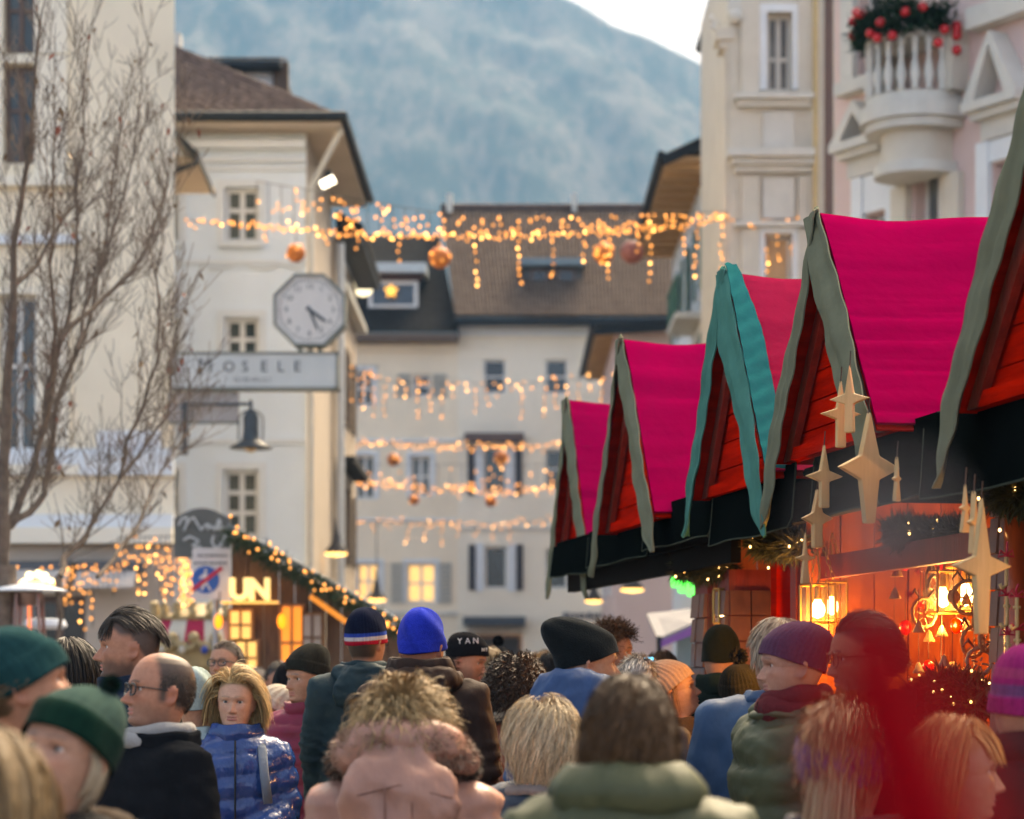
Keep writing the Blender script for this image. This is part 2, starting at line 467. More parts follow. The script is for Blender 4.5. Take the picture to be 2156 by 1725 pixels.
# ---- cream building on the left (its corner street-side wall runs back along the sight line)
def cream_building():
    d = 34.; pl = cam_plane(d)
    B = thing('cream_building', 'cream plastered town house with tall windows behind the bare tree, at the left edge', 'building', (-6.5, d, 0))
    u1 = pl.px(368, 0)[0]
    hs = [pl.rect(8, -60, 74, 113), pl.rect(8, 136, 74, 344), pl.rect(0, 622, 78, 950), pl.rect(-330, 136, -264, 344), pl.rect(-330, 622, -255, 950)]
    gz = pl.px(0, 1145)[1]
    wall(B, pl, -12, u1, gz, 13, hs, PL_CREAM)
    for h in hs: window(B, pl, h, WOODB if h[3] > 8 else WOODW, GL2, 2, (1.25, 1.), fr=.06, sill=None)
    def band(y0, y1, o, x0=-600, x1=368, m=TRIM, nm='moulding'):
        a = pl.rect(x0, y0, x1, y1); q = MB(); pl.slab(q, a[0], a[1], a[2], a[3], .003, o); q.build(nm, m, B)
    for i_, h in enumerate(hs[:3]):                    # pale window surrounds with pilaster strips
        lo = -.01 if i_ == 0 else -.2; q = MB(); pl.slab(q, h[1]+.004, h[1]+.46, h[2]+lo, h[3]+.12, .003, .07); pl.slab(q, h[0]-.3, h[0]-.004, h[2]+lo, h[3]+.12, .003, .07)
        pl.slab(q, h[0]-.004, h[1]+.004, h[3]+.004, h[3]+.10, .003, .09)
        if i_: pl.slab(q, h[0]-.4, h[1]+.62, h[2]-.34, h[2]-.204, .003, .17)
        q.build('window_surround', PL_CREAM2, B)
    band(497, 516, .12, -600, 170); band(958, 1002, .16); band(945, 957, .09); band(1085, 1112, .2); band(1113, 1146, .3, m=PL_CREAM2)
    # ground floor: beige, deeper shop fronts with dark awning boxes
    gh = [pl.rect(-60, 1215, 20, 1560), pl.rect(60, 1255, 180, 1560)]
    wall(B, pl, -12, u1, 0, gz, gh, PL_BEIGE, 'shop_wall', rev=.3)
    for h in gh: window(B, pl, h, WOODB, GL, 2, (1.,), fr=.09, rec=.2)
    sw = MB(); a = pl.pt(u1, 0); b = a + np.array([-2.3, 12, 0])
    sw.add([a, b, b+[0, 0, 13], a+[0, 0, 13]], [(0, 1, 2, 3)]); sw.build('side_wall', PL_CREAM, B)
    for x0, x1, y0, y1 in ((30, 165, 1186, 1203), (180, 302, 1186, 1206)):
        w = pl.rect(x0, y0, x1, y1); q = MB(); pl.slab(q, w[0], w[1], w[2], w[3], .003, .7)
        aw = q.build('awning_box', M('awning_grey', (.10, .11, .12), .8, .1), B)
        q = MB(); v = [pl.pt(w[0], w[2]-.005, .68), pl.pt(w[1], w[2]-.005, .68), pl.pt(w[1], w[2]-.22, .9), pl.pt(w[0], w[2]-.22, .9)]
        q.add(v + [p - np.array([0, 0, .03]) for p in v], [(0, 1, 2, 3), (7, 6, 5, 4), (0, 4, 5, 1), (1, 5, 6, 2), (2, 6, 7, 3), (3, 7, 4, 0)]); q.build('awning_cloth', M('awning_pale', (.5, .46, .42), .9, .06), aw)
    # white hanging board with a faded script emblem
    w = pl.rect(206, 908, 340, 980); S = thing('wall_sign', 'white rectangular sign board with faded script on the cream wall', 'sign', pl.pt(w[0], w[2], .05))
    q = MB(); pl.slab(q, w[0], w[1], w[2], w[3], .02, .08); q.build('board', M('board_white', (.72, .74, .76), .5, .03), S)
    q = MB(); t = np.linspace(0, 1, 60); q.tube([pl.pt(w[0]+.1+(w[1]-w[0]-.2)*x, (w[2]+w[3])/2+.06*math.sin(x*34)*(1-.4*x)+.02*math.sin(x*9), .085) for x in t], .013, 5); q.build('script', M('sign_grey', (.35, .36, .4), .6), S)
cream_building()

# ---- white house with the hipped roof
def white_house():
    d = 46.; pl = cam_plane(d); sp = Plane((pl.px(645, 0)[0], d, 0), (0, 1, 0), (1, 0, 0))
    B = thing('white_house', 'white house with brown hipped tile roof and a dark gutter behind the clock', 'building', (-6, d, 0))
    x1 = pl.px(645, 0)[0]; ez = 12.05
    hs = [pl.rect(472, 394, 546, 510), pl.rect(472, 668, 546, 780), pl.rect(470, 988, 546, 1132), pl.rect(300, 394, 378, 510), pl.rect(300, 668, 378, 780), pl.rect(300, 988, 378, 1132)]
    wall(B, pl, -13, x1, 0, ez, hs, PL_WHITE)
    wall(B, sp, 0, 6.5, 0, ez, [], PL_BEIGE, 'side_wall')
    for i, h in enumerate(hs): window(B, pl, h, WOODW, GL2, 2, (1.35, .85) if i % 3 < 2 else (1., 1., .9), fr=.09, surround=TRIM, sill=TRIM)
    for y0, y1, o in ((300, 316, .22), (334, 342, .1), (352, 360, .06), (548, 556, .05), (925, 934, .06)):
        a = pl.rect(300, y0, 645, y1); q = MB(); pl.slab(q, a[0], x1, a[2], a[3], .003, o); q.build('moulding', TRIM, B)
    q = MB(); t = np.linspace(0, 1, 30)                 # scrolled plaster line under the upper windows
    q.tube([pl.pt(*pl.px(440+195*x, 566 - 14*math.exp(-((x-.35)/.12)**2) - 9*math.exp(-((x-.8)/.1)**2)), .02) for x in t], .035, 5); q.build('stucco_line', TRIM, B)
    # roof
    x0, xe, yf, yb, zr = -14., -3.19, 45.3, 53.2, 14.55; zE = ez + .04
    rx = xe - (yb-yf)/2 - .1; ym = (yf+yb)/2
    rf = MB().add([(x0, yf, zE), (xe, yf, zE), (xe, yb, zE), (x0, yb, zE), (x0, ym, zr), (rx, ym, zr)], [(0, 1, 5, 4), (1, 2, 5), (2, 3, 4, 5)]).build('roof', TILE_B, B)
    tiles(rf, (x0, yf, zE), (xe, yf, zE), (rx, ym, zr), (x0, ym, zr), 46, 15, TILE_B, .045)
    tiles(rf, (xe, yf, zE), (xe, yb, zE), (rx, ym, zr), (rx+.02, ym, zr), 34, 15, TILE_B, .045)
    q = MB(); q.box2((x0, yf+.02, zE-.16), (xe-.02, yb, zE-.03)); q.build('soffit', PL_BEIGE, B)
    g = MB().tube([(x0, yf-.06, zE+.0), (xe+.06, yf-.06, zE), (xe+.06, yb, zE)], .1, 8).build('gutter', METAL_D, rf)
    q = MB().tube([(x1+.7, yf+.3, zE-.15), (x1+.1, d-.12, zE-1.2), (x1+.08, d-.12, .2)], .06, 8); q.build('downpipe', TRIM_G, B)
    # roof dormer with its own tiled lid
    a = P(400, 135, 50.2); b = P(578, 190, 50.2)
    D = MB().box2((a[0], 50.2, b[2]-1.), (b[0], 52.5, a[2])).build('dormer', PL_WHITE, B)
    e0 = P(384, 133, 49.6); e1 = P(590, 133, 49.6)
    MB().box2((e0[0], 49.6, e0[2]-.05), (e1[0], 53, e0[2]+.05)).build('dormer_eave', METAL_D, D)
    tiles(D, (e0[0], 49.6, e0[2]+.06), (e1[0], 49.6, e0[2]+.06), (e1[0], 51.6, e0[2]+.55), (e0[0], 51.6, e0[2]+.55), 16, 6, TILE_B, .04)
    MB().box2((b[0]-.02, 50.05, b[2]-1.2), (b[0]+.3, 50.3, a[2]+.02)).build('dormer_post', BROWN, D)
    MB().box2(P(368, 115, 50.) - [0, .3, 0], P(384, 78, 50.)).build('chimney', TRIM_G, rf)
    # eave corner of a lower roof behind the cream house
white_house()

def side_eave():
    B = thing('gable_eave', 'dark sloping eave end with gutter peeping out beside the cream house', 'roof', P(368, 330, 38))
    q = MB(); a, b = P(360, 262, 38), P(418, 322, 38)
    v = [a, b, b+[0, 0, -.12], a+[0, 0, -.12]]; q.add(v + [p+np.array([-.1, 3., 0]) for p in v], [(0,1,2,3),(7,6,5,4),(0,4,5,1),(1,5,6,2),(2,6,7,3),(3,7,4,0)]); q.build('verge', METAL_D, B)
    MB().tube([P(414, 322, 37.9), P(410, 345, 37.9), P(372, 358, 37.9), P(360, 362, 37.9)], .05, 7).build('downpipe', METAL_D, B)
    q = MB(); c = P(362, 330, 38.4); q.prism([(0, 0), (1.2, 0), (1.2, .05), (0, .4)], P(350, 345, 38.5) - [.7, 0, 0], (1, 0, 0), (0, 0, 1), (0, 1, 0), 2.4); q.build('soffit', PL_BEIGE, B)
side_eave()

def beige_house():
    B = thing('shuttered_house', 'narrow beige house with brown louvred shutters beyond the white house', 'building', (-4, 56, 0))
    pl = Plane((-3.86, 52.6, 0), (0, 1, 0), (1, 0, 0)); ez = 11.2
    hs = [(1.2, 2.6, 4.2, 5.9), (1.2, 2.6, 7.4, 9.1), (4., 5.4, 4.2, 5.9), (4., 5.4, 7.4, 9.1)]
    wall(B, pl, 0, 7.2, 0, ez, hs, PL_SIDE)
    fp = Plane((-3.86, 52.6, 0), (-1, 0, 0), (0, -1, 0)); wall(B, fp, 0, 2, 0, ez, [], PL_SIDE, 'end_wall')
    for h in hs:
        window(B, pl, h, WOODB, GL, 2, (1., 1.), fr=.08)
        for a, b in ((h[0]-.62, h[0]-.02), (h[1]+.02, h[1]+.62)): shutter(B, pl, a, b, h[2], h[3], BROWN, off=.05)
    MB().box2((-3.85, 52.7, ez), (-3.3, 60, ez+.16)).build('eave', METAL_D, B)
    MB().prism([(0, 0), (.6, 0), (.6, .1), (0, .4)], (-3.85, 52.7, ez+.17), (1, 0, 0), (0, 0, 1), (0, 1, 0), 7.5).build('roof', SLATE, B)
    MB().box2((-3.84, 52.8, 10.1), (-3.6, 60, 10.25)).build('moulding', TRIM_G, B)
    MB().box2((-3.84, 53, 6.3), (-3.45, 58.5, 6.44)).build('canopy', SLATE, B)
    MB().tube([(-3.72, 52.45, .2), (-3.72, 52.45, 11)], .09, 8).build('downpipe', TRIM, B)
beige_house()

LITW = EM('lit_window', (1., .62, .26), .10)
# ---- the two houses that close the street
def back_houses():
    d = 80.; pl = cam_plane(d)
    B = thing('cream_end_house', 'cream house under dark slate roof with wide dormer, closing the street on its left', 'building', (-3.5, d, 0))
    ux = pl.px(964, 0)[0]; ez = pl.px(0, 703)[1]
    hs = [pl.rect(868, 788, 908, 836), pl.rect(864, 960, 908, 1046), pl.rect(856, 1186, 918, 1270), pl.rect(748, 780, 786, 856), pl.rect(748, 958, 790, 1052), pl.rect(752, 1186, 800, 1262)]
    wall(B, pl, -8, ux, 0, ez, hs, PL_WARM)
    for i, h in enumerate(hs):
        window(B, pl, h, WOODW, GL3 if i in (1, 4) else GL, 2 if i != 0 else 1, (1., 1.), fr=.09, surround=None if i == 0 else TRIM, lit=LITW if i in (2, 5) else None)
        if i in (0, 2):
            for a, b in ((h[0]-.5, h[0]-.06), (h[1]+.06, h[1]+.5)): shutter(B, pl, a, b, h[2], h[3], M('shutter_greige', (.42, .41, .36), .7), off=.02)
    for y0, y1, o, m in ((706, 726, .25, PL_BEIGE), (727, 742, .12, PL_WARM), (925, 931, .08, TRIM), (1092, 1097, .06, TRIM), (1288, 1296, .1, TRIM_G)):
        a = pl.rect(600, y0, 964, y1); q = MB(); pl.slab(q, -8, ux, a[2], a[3], .003, o); q.build('moulding', m, B)
    e0, e1 = P(640, 700, 79.2), P(966, 700, 79.2); r0, r1 = P(640, 500, 83.5), P(925, 500, 83.5)
    rf = MB().add([e0, e1, r1, r0], [(0, 1, 2, 3)]).build('roof', SLATE, B)
    tiles(rf, e0+[0, 0, .03], e1+[0, 0, .03], r1+[0, 0, .03], r0+[0, 0, .03], 60, 16, SLATE, .05)
    MB().box2(e0-[0, 0, .25], e1+[0, .5, -.02]).build('eave', M('eave_brown', (.12, .08, .06), .7), rf)
    # wide dormer
    a, b = P(735, 572, 80.2), P(880, 655, 80.2)
    D = MB().box2((a[0], 80.25, b[2]), (b[0], 83, a[2])).build('dormer', SLATE, B)
    MB().box2(P(728, 573, 79.8), P(897, 553, 79.8)+[0, 3.4, 0]).build('dormer_fascia', M('fascia_zinc', (.50, .55, .55), .5), D)
    MB().box2(P(742, 590, 80.05), P(890, 573, 80.05)+[0, .2, 0]).build('dormer_lintel', M('lintel_dark', (.06, .03, .025), .8), D)
    dp = cam_plane(80.22); h = dp.rect(776, 592, 880, 650)
    window(D, dp, h, WOODW, GLASS('pane_blue', dark=(.02, .04, .06)), 1, (1.,), fr=.12, rec=-.06)
    C = thing('grey_end_house', 'grey white house with faded brown pantile roof and small oriel, closing the street', 'building', (1.5, d, 0))
    x1 = pl.px(1430, 0)[0]; ez = pl.px(0, 678)[1]
    hs = [pl.rect(1018, 757, 1065, 829), pl.rect(1148, 757, 1195, 829), pl.rect(1270, 757, 1312, 829), pl.rect(1018, 942, 1066, 1040), pl.rect(1148, 946, 1195, 1030), pl.rect(1020, 1150, 1068, 1240), pl.rect(1148, 1154, 1195, 1240), pl.rect(1270, 1154, 1316, 1240)]
    gh = [pl.rect(985, 1335, 1100, 1580), pl.rect(1180, 1320, 1300, 1580)]
    wall(C, pl, ux, x1, 0, ez, hs+gh, PL_GREY)
    for i, h in enumerate(hs):
        window(C, pl, h, WOODW, GL if i in (0, 5) else GL2, 1, (1., 1.) if i not in (3, 5) else (1.4,), fr=.07, surround=None)
        if i in (3, 5):
            for a, b in ((h[0]-.52, h[0]-.3), (h[1]+.3, h[1]+.52)): shutter(C, pl, a, b, h[2]-.05, h[3]+.05, M('shutter_navy', (.03, .035, .05), .6), off=.05)
            for a, b in ((h[0]-.28, h[0]-.02), (h[1]+.02, h[1]+.28)):
                q = MB(); pl.slab(q, a, b, h[2]-.1, h[3]+.1, .004, .05); q.build('pilaster', TRIM, C)
    for h in gh: window(C, pl, h, WOODB, M('shop_dark', (.02, .016, .014), .4, .4, 2.), 2, (.35, 1.), fr=.12, rec=.3)
    for y0, y1, o, m in ((680, 698, .35, TRIM), (699, 708, .15, TRIM), (1112, 1117, .06, TRIM_G)):
        a = pl.rect(964, y0, 1400, y1); q = MB(); pl.slab(q, ux, x1, a[2], a[3], .003, o); q.build('cornice', m, C)
    a = pl.rect(978, 915, 1103, 932); q = MB(); pl.slab(q, a[0], a[1], a[2], a[3], .003, .55); q.build('oriel_roof', M('oriel_roof_red', (.13, .085, .075), .7), C)
    a = pl.rect(976, 1300, 1106, 1318); q = MB(); pl.slab(q, a[0], a[1], a[2], a[3], .003, 1.0); q.build('awning', M('awning_slate', (.07, .085, .10), .7), C)
    a = pl.rect(984, 1319, 1100, 1334); q = MB(); pl.slab(q, a[0], a[1], a[2], a[3], .003, .3); q.build('shop_fascia', PL_BEIGE, C)
    e0, e1 = P(958, 668, 79.), P(1440, 668, 79.); r0, r1 = P(928, 445, 84.), P(1440, 445, 84.)
    rf = MB().add([e0, e1, r1, r0], [(0, 1, 2, 3)]).build('roof', TILE_R, C)
    tiles(rf, e0+[0, 0, .03], e1+[0, 0, .03], r1+[0, 0, .03], r0+[0, 0, .03], 62, 18, TILE_R, .07)
    MB().tube([r0+[0, 0, .1], r1+[0, 0, .1]], .16, 8).build('ridge', TILE_B, rf)
    MB().box2(e0-[0, 0, .22], e1+[0, .5, -.01]).build('eave', METAL_D, rf)
    a, b = P(1103, 548, 80.5), P(1224, 632, 80.5)
    D = MB().box2((a[0], 80.6, b[2]-.3), (b[0], 83.6, a[2])).build('dormer', M('dormer_side', (.10, .10, .10), .7), C)
    MB().box2(P(1092, 558, 80.1), P(1232, 543, 80.1)+[0, 3.2, 0]).build('dormer_lid', M('fascia_blue', (.16, .22, .24), .5), D)
    dp = cam_plane(80.55)
    for x0, x1_ in ((1116, 1154), (1172, 1212)): window(D, dp, dp.rect(x0, 566, x1_, 628), WOODB, GL, 1, (1.,), fr=.1, rec=-.06)
    for x, w in ((940, 4), (1205, 3)):
        MB().box2(P(x, 446, 83.6), P(x+w*3, 408, 83.6)+[0, .5, 0]).build('chimney', TRIM_G, rf)
    # blurred dark shop lettering
    q = MB(); r_ = random.Random(2); x = 1186.
    while x < 1298:
        w = r_.uniform(4, 9); p = P(x+w/2, 1297, 79.93); q.box(p, (w/FZ*80, .03, r_.uniform(9, 15)/FZ*80)); x += w+r_.uniform(2, 5)
    q.build('shop_lettering', M('letter_dark', (.10, .11, .13), .6), C)['kind'] = 'stuff'
back_houses()

# ---- right side of the street, seen along its fronts
def right_houses():
    def row(name, label, X, y0, y1, ez, wm, over, holes, shut, roof=SLATE, rise=3.4):
        pl = Plane((X, y1, 0), (0, -1, 0), (-1, 0, 0)); L = y1-y0
        B = thing(name, label, 'building', (X, (y0+y1)/2, 0))
        wall(B, pl, 0, L, 0, ez, holes, wm)
        ep = Plane((X, y0, 0), (1, 0, 0), (0, -1, 0)); wall(B, ep, 0, 6, 0, ez, [], wm, 'end_wall')
        for h in holes:
            window(B, pl, h, WOODW, GL, 2, (1., 1.), fr=.08, surround=TRIM)
            if shut:
                for a, b in ((h[0]-.6, h[0]-.14), (h[1]+.14, h[1]+.6)): shutter(B, pl, a, b, h[2], h[3], shut, off=.06)
        s = MB().box2((X-over, y0-.5, ez-.02), (X, y1+.3, ez+.05)).build('soffit', WOOD_SOF, B)
        for k in np.arange(y0, y1, .9): MB().box2((X-over+.04, k, ez-.14), (X-.01, k+.12, ez-.025)).build('rafter', WOOD_SOF, s)
        rf = MB().add([(X-over-.05, y0-.6, ez+.06), (X-over-.05, y1+.3, ez+.06), (X+4, y1+.3, ez+rise), (X+4, y0-.6, ez+rise), (X+8, y1+.3, ez+.1), (X+8, y0-.6, ez+.1)], [(0, 1, 2, 3), (3, 2, 4, 5)]).build('roof', roof, B)
        MB().tube([(X-over-.1, y0-.6, ez+.06), (X-over-.1, y1+.3, ez+.06)], .09, 8).build('gutter', METAL_D, rf)
        MB().prism([(-over-.05, 0), (4, rise-.05), (4, rise-.3), (-over-.05, -.2)], (X, y0-.62, ez+.02), (1, 0, 0), (0, 0, 1), (0, 1, 0), .1).build('verge', METAL_D, rf)
        q = MB().prism([(0, .02), (8, .02), (4, rise-.1)], (X+.02, y0+.02, ez), (1, 0, 0), (0, 0, 1), (0, 1, 0), .2).build('gable', wm, B)
        return B, pl
    GRN = M('shutter_green', (.05, .16, .11), .6)
    SB, _ = row('soffit_house', 'pale house with deep brown wooden eaves, right of the mountain', 4.25, 52.5, 64, 12.75, PL_WHITE, .95, [(1.2, 2.3, 4, 5.8), (1.2, 2.3, 7.4, 9.2), (5, 6.1, 4, 5.8), (5, 6.1, 7.4, 9.2), (9, 10.1, 4, 5.8), (9, 10.1, 7.4, 9.2), (1.2, 2.3, 10.2, 11.8), (5, 6.1, 10.2, 11.8), (9, 10.1, 10.2, 11.8)], GRN, rise=2.4)
    MB().box2((3.65, 54, 9.62), (4.24, 57, 9.76)).build('balcony_slab', TRIM_G, SB); MB().box2((3.65, 54, 10.5), (3.72, 57, 10.58)).build('balcony_rail', GRN, SB)
    for y_ in np.arange(54.05, 57, .22): MB().box2((3.665, y_, 9.765), (3.70, y_+.04, 10.495)).build('balcony_bar', GRN, SB)
    row('tall_house', 'taller house with dark verge behind the oriel tower', 4.9, 43, 50, 14.6, PL_GREY, .9, [(1.5, 2.6, 6, 8), (1.5, 2.6, 10, 12), (4.4, 5.5, 6, 8), (4.4, 5.5, 10, 12)], M('shutter_bluegreen', (.04, .11, .13), .6))
    row('far_low_house', 'low pinkish house with dark projecting eave beside the grey end house', 2.9, 68, 78, 11.3, PL_PINK, .55, [(2, 3, 4, 5.6), (6, 7, 4, 5.6), (2, 3, 7.5, 9), (6, 7, 7.5, 9)], None, rise=.35)
right_houses()

def oriel_tower():
    d = 40.; pl = cam_plane(d)
    B = thing('oriel_tower', 'ornate cream oriel tower with stacked cornices beside the pink facade', 'building', (4.4, d, 0))
    u0, u1 = pl.px(1535, 0)[0], pl.px(1735, 0)[0]
    hs = [pl.rect(1614, 26, 1668, 190), pl.rect(1610, 492, 1668, 640), pl.rect(1612, 800, 1668, 980)]
    wall(B, pl, u0, u1+.3, 0, 14, hs, PL_STONE, rev=.3)
    sp = Plane((u0, d, 0), (0, 1, 0), (-1, 0, 0)); wall(B, sp, 0, 6, 0, 14, [], PL_STONE, 'side_wall')
    CUR = M('curtain_warm', (.55, .38, .22), .8, .1, 4., stretch=(20, 1, 1))
    for i, h in enumerate(hs): window(B, pl, h, TRIM_G, GL3 if i == 0 else CUR, 2 if i == 0 else 1, (1., 1.4) if i == 0 else (1.,), fr=.07, rec=.2, surround=TRIM)
    for y0, y1, o, x0 in ((203, 214, .28, 1545), (214, 228, .16, 1552), (322, 338, .4, 1530), (338, 352, .28, 1538), (352, 366, .16, 1546), (470, 480, .2, 1545), (700, 716, .3, 1538), (770, 780, .2, 1545)):
        a = pl.rect(x0, y0, 1710, y1); q = MB(); pl.slab(q, a[0], a[1], a[2], a[3], .003, o); q.build('cornice', TRIM_G, B)
    for x0, x1 in ((1560, 1598), (1680, 1708)):
        for y0, y1 in ((-40, 200), (372, 468), (484, 698)):
            a = pl.rect(x0, y0, x1, y1); q = MB(); pl.slab(q, a[0], a[1], a[2], a[3], .003, .1); q.build('pilaster', PL_STONE, B)
    for y0, y1 in ((236, 316), (376, 462)):
        a = pl.rect(1606, y0, 1672, y1); q = MB(); pl.slab(q, a[0], a[1], a[2], a[3], .003, .05); q.build('panel', TRIM_G, B)
    # stepped left flank with a scrolled cornice and finial
    F = MB(); c = P(1540, 60, 40.2)
    a = pl.rect(1508, 60, 1546, 84); pl.slab(F, a[0], a[1], a[2], a[3], -.6, .05); a = pl.rect(1515, 84, 1546, 100); pl.slab(F, a[0], a[1], a[2], a[3], -.6, -.02)
    a = pl.rect(1527, 100, 1546, 700); pl.slab(F, a[0], a[1], 0, a[3], -.6, -.05); F.build('flank', PL_STONE, B)
    q = MB().tube([P(1502, 62, 40), P(1505, 48, 40), P(1496, 40, 40), P(1498, 30, 40)], [.06, .045, .05, .02], 8); q.build('finial', TRIM_G, B)
    q = MB(); a = pl.rect(1532, -30, 1560, 30); pl.slab(q, a[0], a[1], a[2], a[3], -.3, .12); q.sphere(P(1548, 35, 39.9), .12); q.build('volute', TRIM_G, B)
    MB().tube([P(1717, -60, 39.8), P(1717, 700, 39.8), P(1717, 1400, 39.8)], .045, 8).build('downpipe', M('copper_pipe', (.52, .38, .18), .5, .1), B)
    MB().tube([P(1745, -60, 38.6), P(1745, 1400, 38.6)], .075, 8).build('brown_downpipe', M('brown_pipe', (.11, .06, .045), .5, .1), B)
oriel_tower()

def pink_building():
    pl = Plane((6.048, 32, 0), (-.495, .869, 0), (-.869, -.495, 0))
    B = thing('pink_building', 'pink facade with white pediments and a curved balcony at the right edge', 'building', (6, 32.5, 0))
    rc = pl.rect
    hs = [rc(1808, -60, 1856, 170), rc(1826, 442, 1872, 700), rc(2092, 330, 2150, 640), rc(1926, 342, 1990, 700), rc(2100, -80, 2150, 8)]
    ua, ub = pl.px(1758, 0)[0], pl.px(2400, 0)[0]
    wall(B, pl, min(ua, ub), max(ua, ub), 0, 14.5, hs, PL_PINK, rev=.25)
    for i, h in enumerate(hs): window(B, pl, h, WOODW, GL3, 2, (1., 1.3), fr=.07, rec=.18)
    def pediment(x0, x1, yb, ya, hole):
        u0, z = pl.px(x0, yb); u1, _ = pl.px(x1, yb); u0, u1 = min(u0, u1), max(u0, u1); za = pl.px((x0+x1)/2, ya)[1]
        q = MB(); pl.slab(q, u0, u1, z, z+.12, .003, .34); pl.slab(q, u0+.06, u1-.06, z-.1, z-.004, .003, .24); pl.slab(q, u0+.12, u1-.12, z-.36, z-.104, .003, .1)
        pd = q.build('pediment', TRIM_G, B)
        um = (u0+u1)/2; h = za-z
        for s in (u0, u1):
            q = MB(); dv = np.array([um-s, h-.12]); L = np.linalg.norm(dv); nn = np.array([-dv[1], dv[0]])/L*.14*(1 if s == u0 else -1)
            q.prism([(s, z+.122), (um, za), (um, za-.17), (s+.22*np.sign(um-s), z+.122)], pl.O+pl.n*.004, pl.u, (0, 0, 1), pl.n, .32); q.build('raking_cornice', TRIM_G, pd)
        q = MB()
        for a, b in ((hole[0]-.26, hole[0]-.02), (hole[1]+.02, hole[1]+.26)): pl.slab(q, a, b, hole[2], z-.37, .003, .09)
        pl.slab(q, hole[0]-.02, hole[1]+.02, hole[3]+.02, z-.37, .003, .06); q.build('window_surround', TRIM, pd)
    pediment(1784, 1882, 330, 215, hs[1]); pediment(2064, 2178, 246, 70, hs[2])
    h = hs[0]; q = MB(); pl.slab(q, h[0]-.3, h[1]+.3, h[2]-.2, h[2]-.02, .003, .22)
    for a, b in ((h[0]-.3, h[0]-.02), (h[1]+.02, h[1]+.3)): pl.slab(q, a, b, h[2], h[3], .003, .1)
    q.build('window_surround', TRIM_G, B)
    h = hs[4]; q = MB(); pl.slab(q, h[0]-.35, h[1]+.35, h[2]-.3, h[2]-.02, .003, .25); q.build('sill_course', TRIM_G, B)
    # curved balcony: slab, corbel block, balusters, rail
    u0, zs = pl.px(2036, 215); u1, _ = pl.px(1884, 262); uc, hw = (u0+u1)/2, abs(u1-u0)/2
    zr = pl.px(1960, 88)[1]
    arc = lambda k, r: pl.O + pl.u*(uc + hw*r*math.cos(k)) + pl.n*(.25 + .75*r*math.sin(k))
    def curved(z0, z1, r, name, m, par, n=20):
        ks = np.linspace(0, math.pi, n); o = [pl.O+pl.u*(uc+hw*r)+pl.n*.003] + [arc(k, r) for k in ks] + [pl.O+pl.u*(uc-hw*r)+pl.n*.003]
        k = len(o); v = [p+np.array([0, 0, z0]) for p in o] + [p+np.array([0, 0, z1]) for p in o]
        return MB().add(v, [tuple(range(k))[::-1], tuple(range(k, 2*k))] + [(i, (i+1) % k, k+(i+1) % k, k+i) for i in range(k)]).build(name, m, par)
    bal = curved(zs-.2, zs, 1., 'balcony', TRIM_G, B)
    curved(zs-.32, zs-.204, .9, 'slab_moulding', TRIM_G, bal); curved(zs-.75, zs-.324, .62, 'corbel', PL_STONE, bal); curved(zs-.9, zs-.754, .74, 'corbel_moulding', TRIM_G, bal)
    curved(zr-.12, zr, .9, 'rail', TRIM_G, bal); curved(zs+.004, zs+.14, .88, 'plinth', TRIM_G, bal)
    prof = [(.05, 0), (.05, .06), (.035, .09), (.075, .3), (.06, .42), (.03, .62), (.045, .8), (.03, .84), (.05, .9), (.05, 1.)]
    for k in np.linspace(.12, math.pi-.12, 11):
        p = arc(k, .84); MB().lathe([(r, zs+.145+(zr-.125-zs-.145)*t) for r, t in prof], (p[0], p[1], 0), 8).build('baluster', TRIM_G, bal, smooth=True)
    for s in (1, -1):
        q = MB(); pl.slab(q, uc+s*hw*.9-.12, uc+s*hw*.9+.12, zs+.142, zr+.02, .003, .3); q.build('end_pier', PL_STONE, bal)
    for s in (1, -1):
        q = MB(); c = uc+s*hw*.72; pl.slab(q, c-.16, c+.16, 3, zs-.91, .003, .12); q.build('pilaster', PL_STONE, bal)
    # box of fir twigs and red baubles along the rail
    F = thing('balcony_flowers', 'fir twigs and red baubles heaped along the rail of the curved balcony', 'flowers', arc(math.pi/2, .9)+np.array([0, 0, zr]))
    fm = M('fir_green', (.02, .05, .025), .9, .4, 9., spec=.05); q = MB(); r = random.Random(3)
    for _ in range(2600):
        k = r.uniform(-.05, math.pi*.98); p = arc(k, .92) + np.array([r.gauss(0, .09), r.gauss(0, .09), zr + r.uniform(-.1, .42)*(.5+.5*math.sin(k*2.2+.4)**2) ])
        dv = np.array([r.gauss(0, 1), r.gauss(0, 1), r.gauss(.2, .8)]); dv *= .14/np.linalg.norm(dv); w = np.cross(dv, [0, 0, 1.])*.38
        q.add([p-w*.5, p+w*.5, p+dv+w*.2, p+dv-w*.2], [(0, 1, 2, 3)])
    q.build('fir_twigs', fm, F)['kind'] = 'stuff'
    bm = M('bauble_red', (.55, .012, .02), .25, .1)
    for x, y in ((1851, 75), (1872, 55), (1895, 62), (1862, 60), (1900, 90), (1925, 25), (1945, 48), (1935, 75), (1955, 70), (1968, 30), (1985, 45), (1990, 75), (2025, 35), (1860, 105), (1912, 15), (1876, 70), (1948, 80), (1975, 26)):
        k = (2036-x)/(152.)*math.pi; p = arc(min(max(k, 0), math.pi), 1.12); zz = CAM_H + (HY-y)/FZ*p[1]
        MB().sphere((p[0], p[1], zz), .066, 12, 8).build('bauble', bm, F, smooth=True)
pink_building()
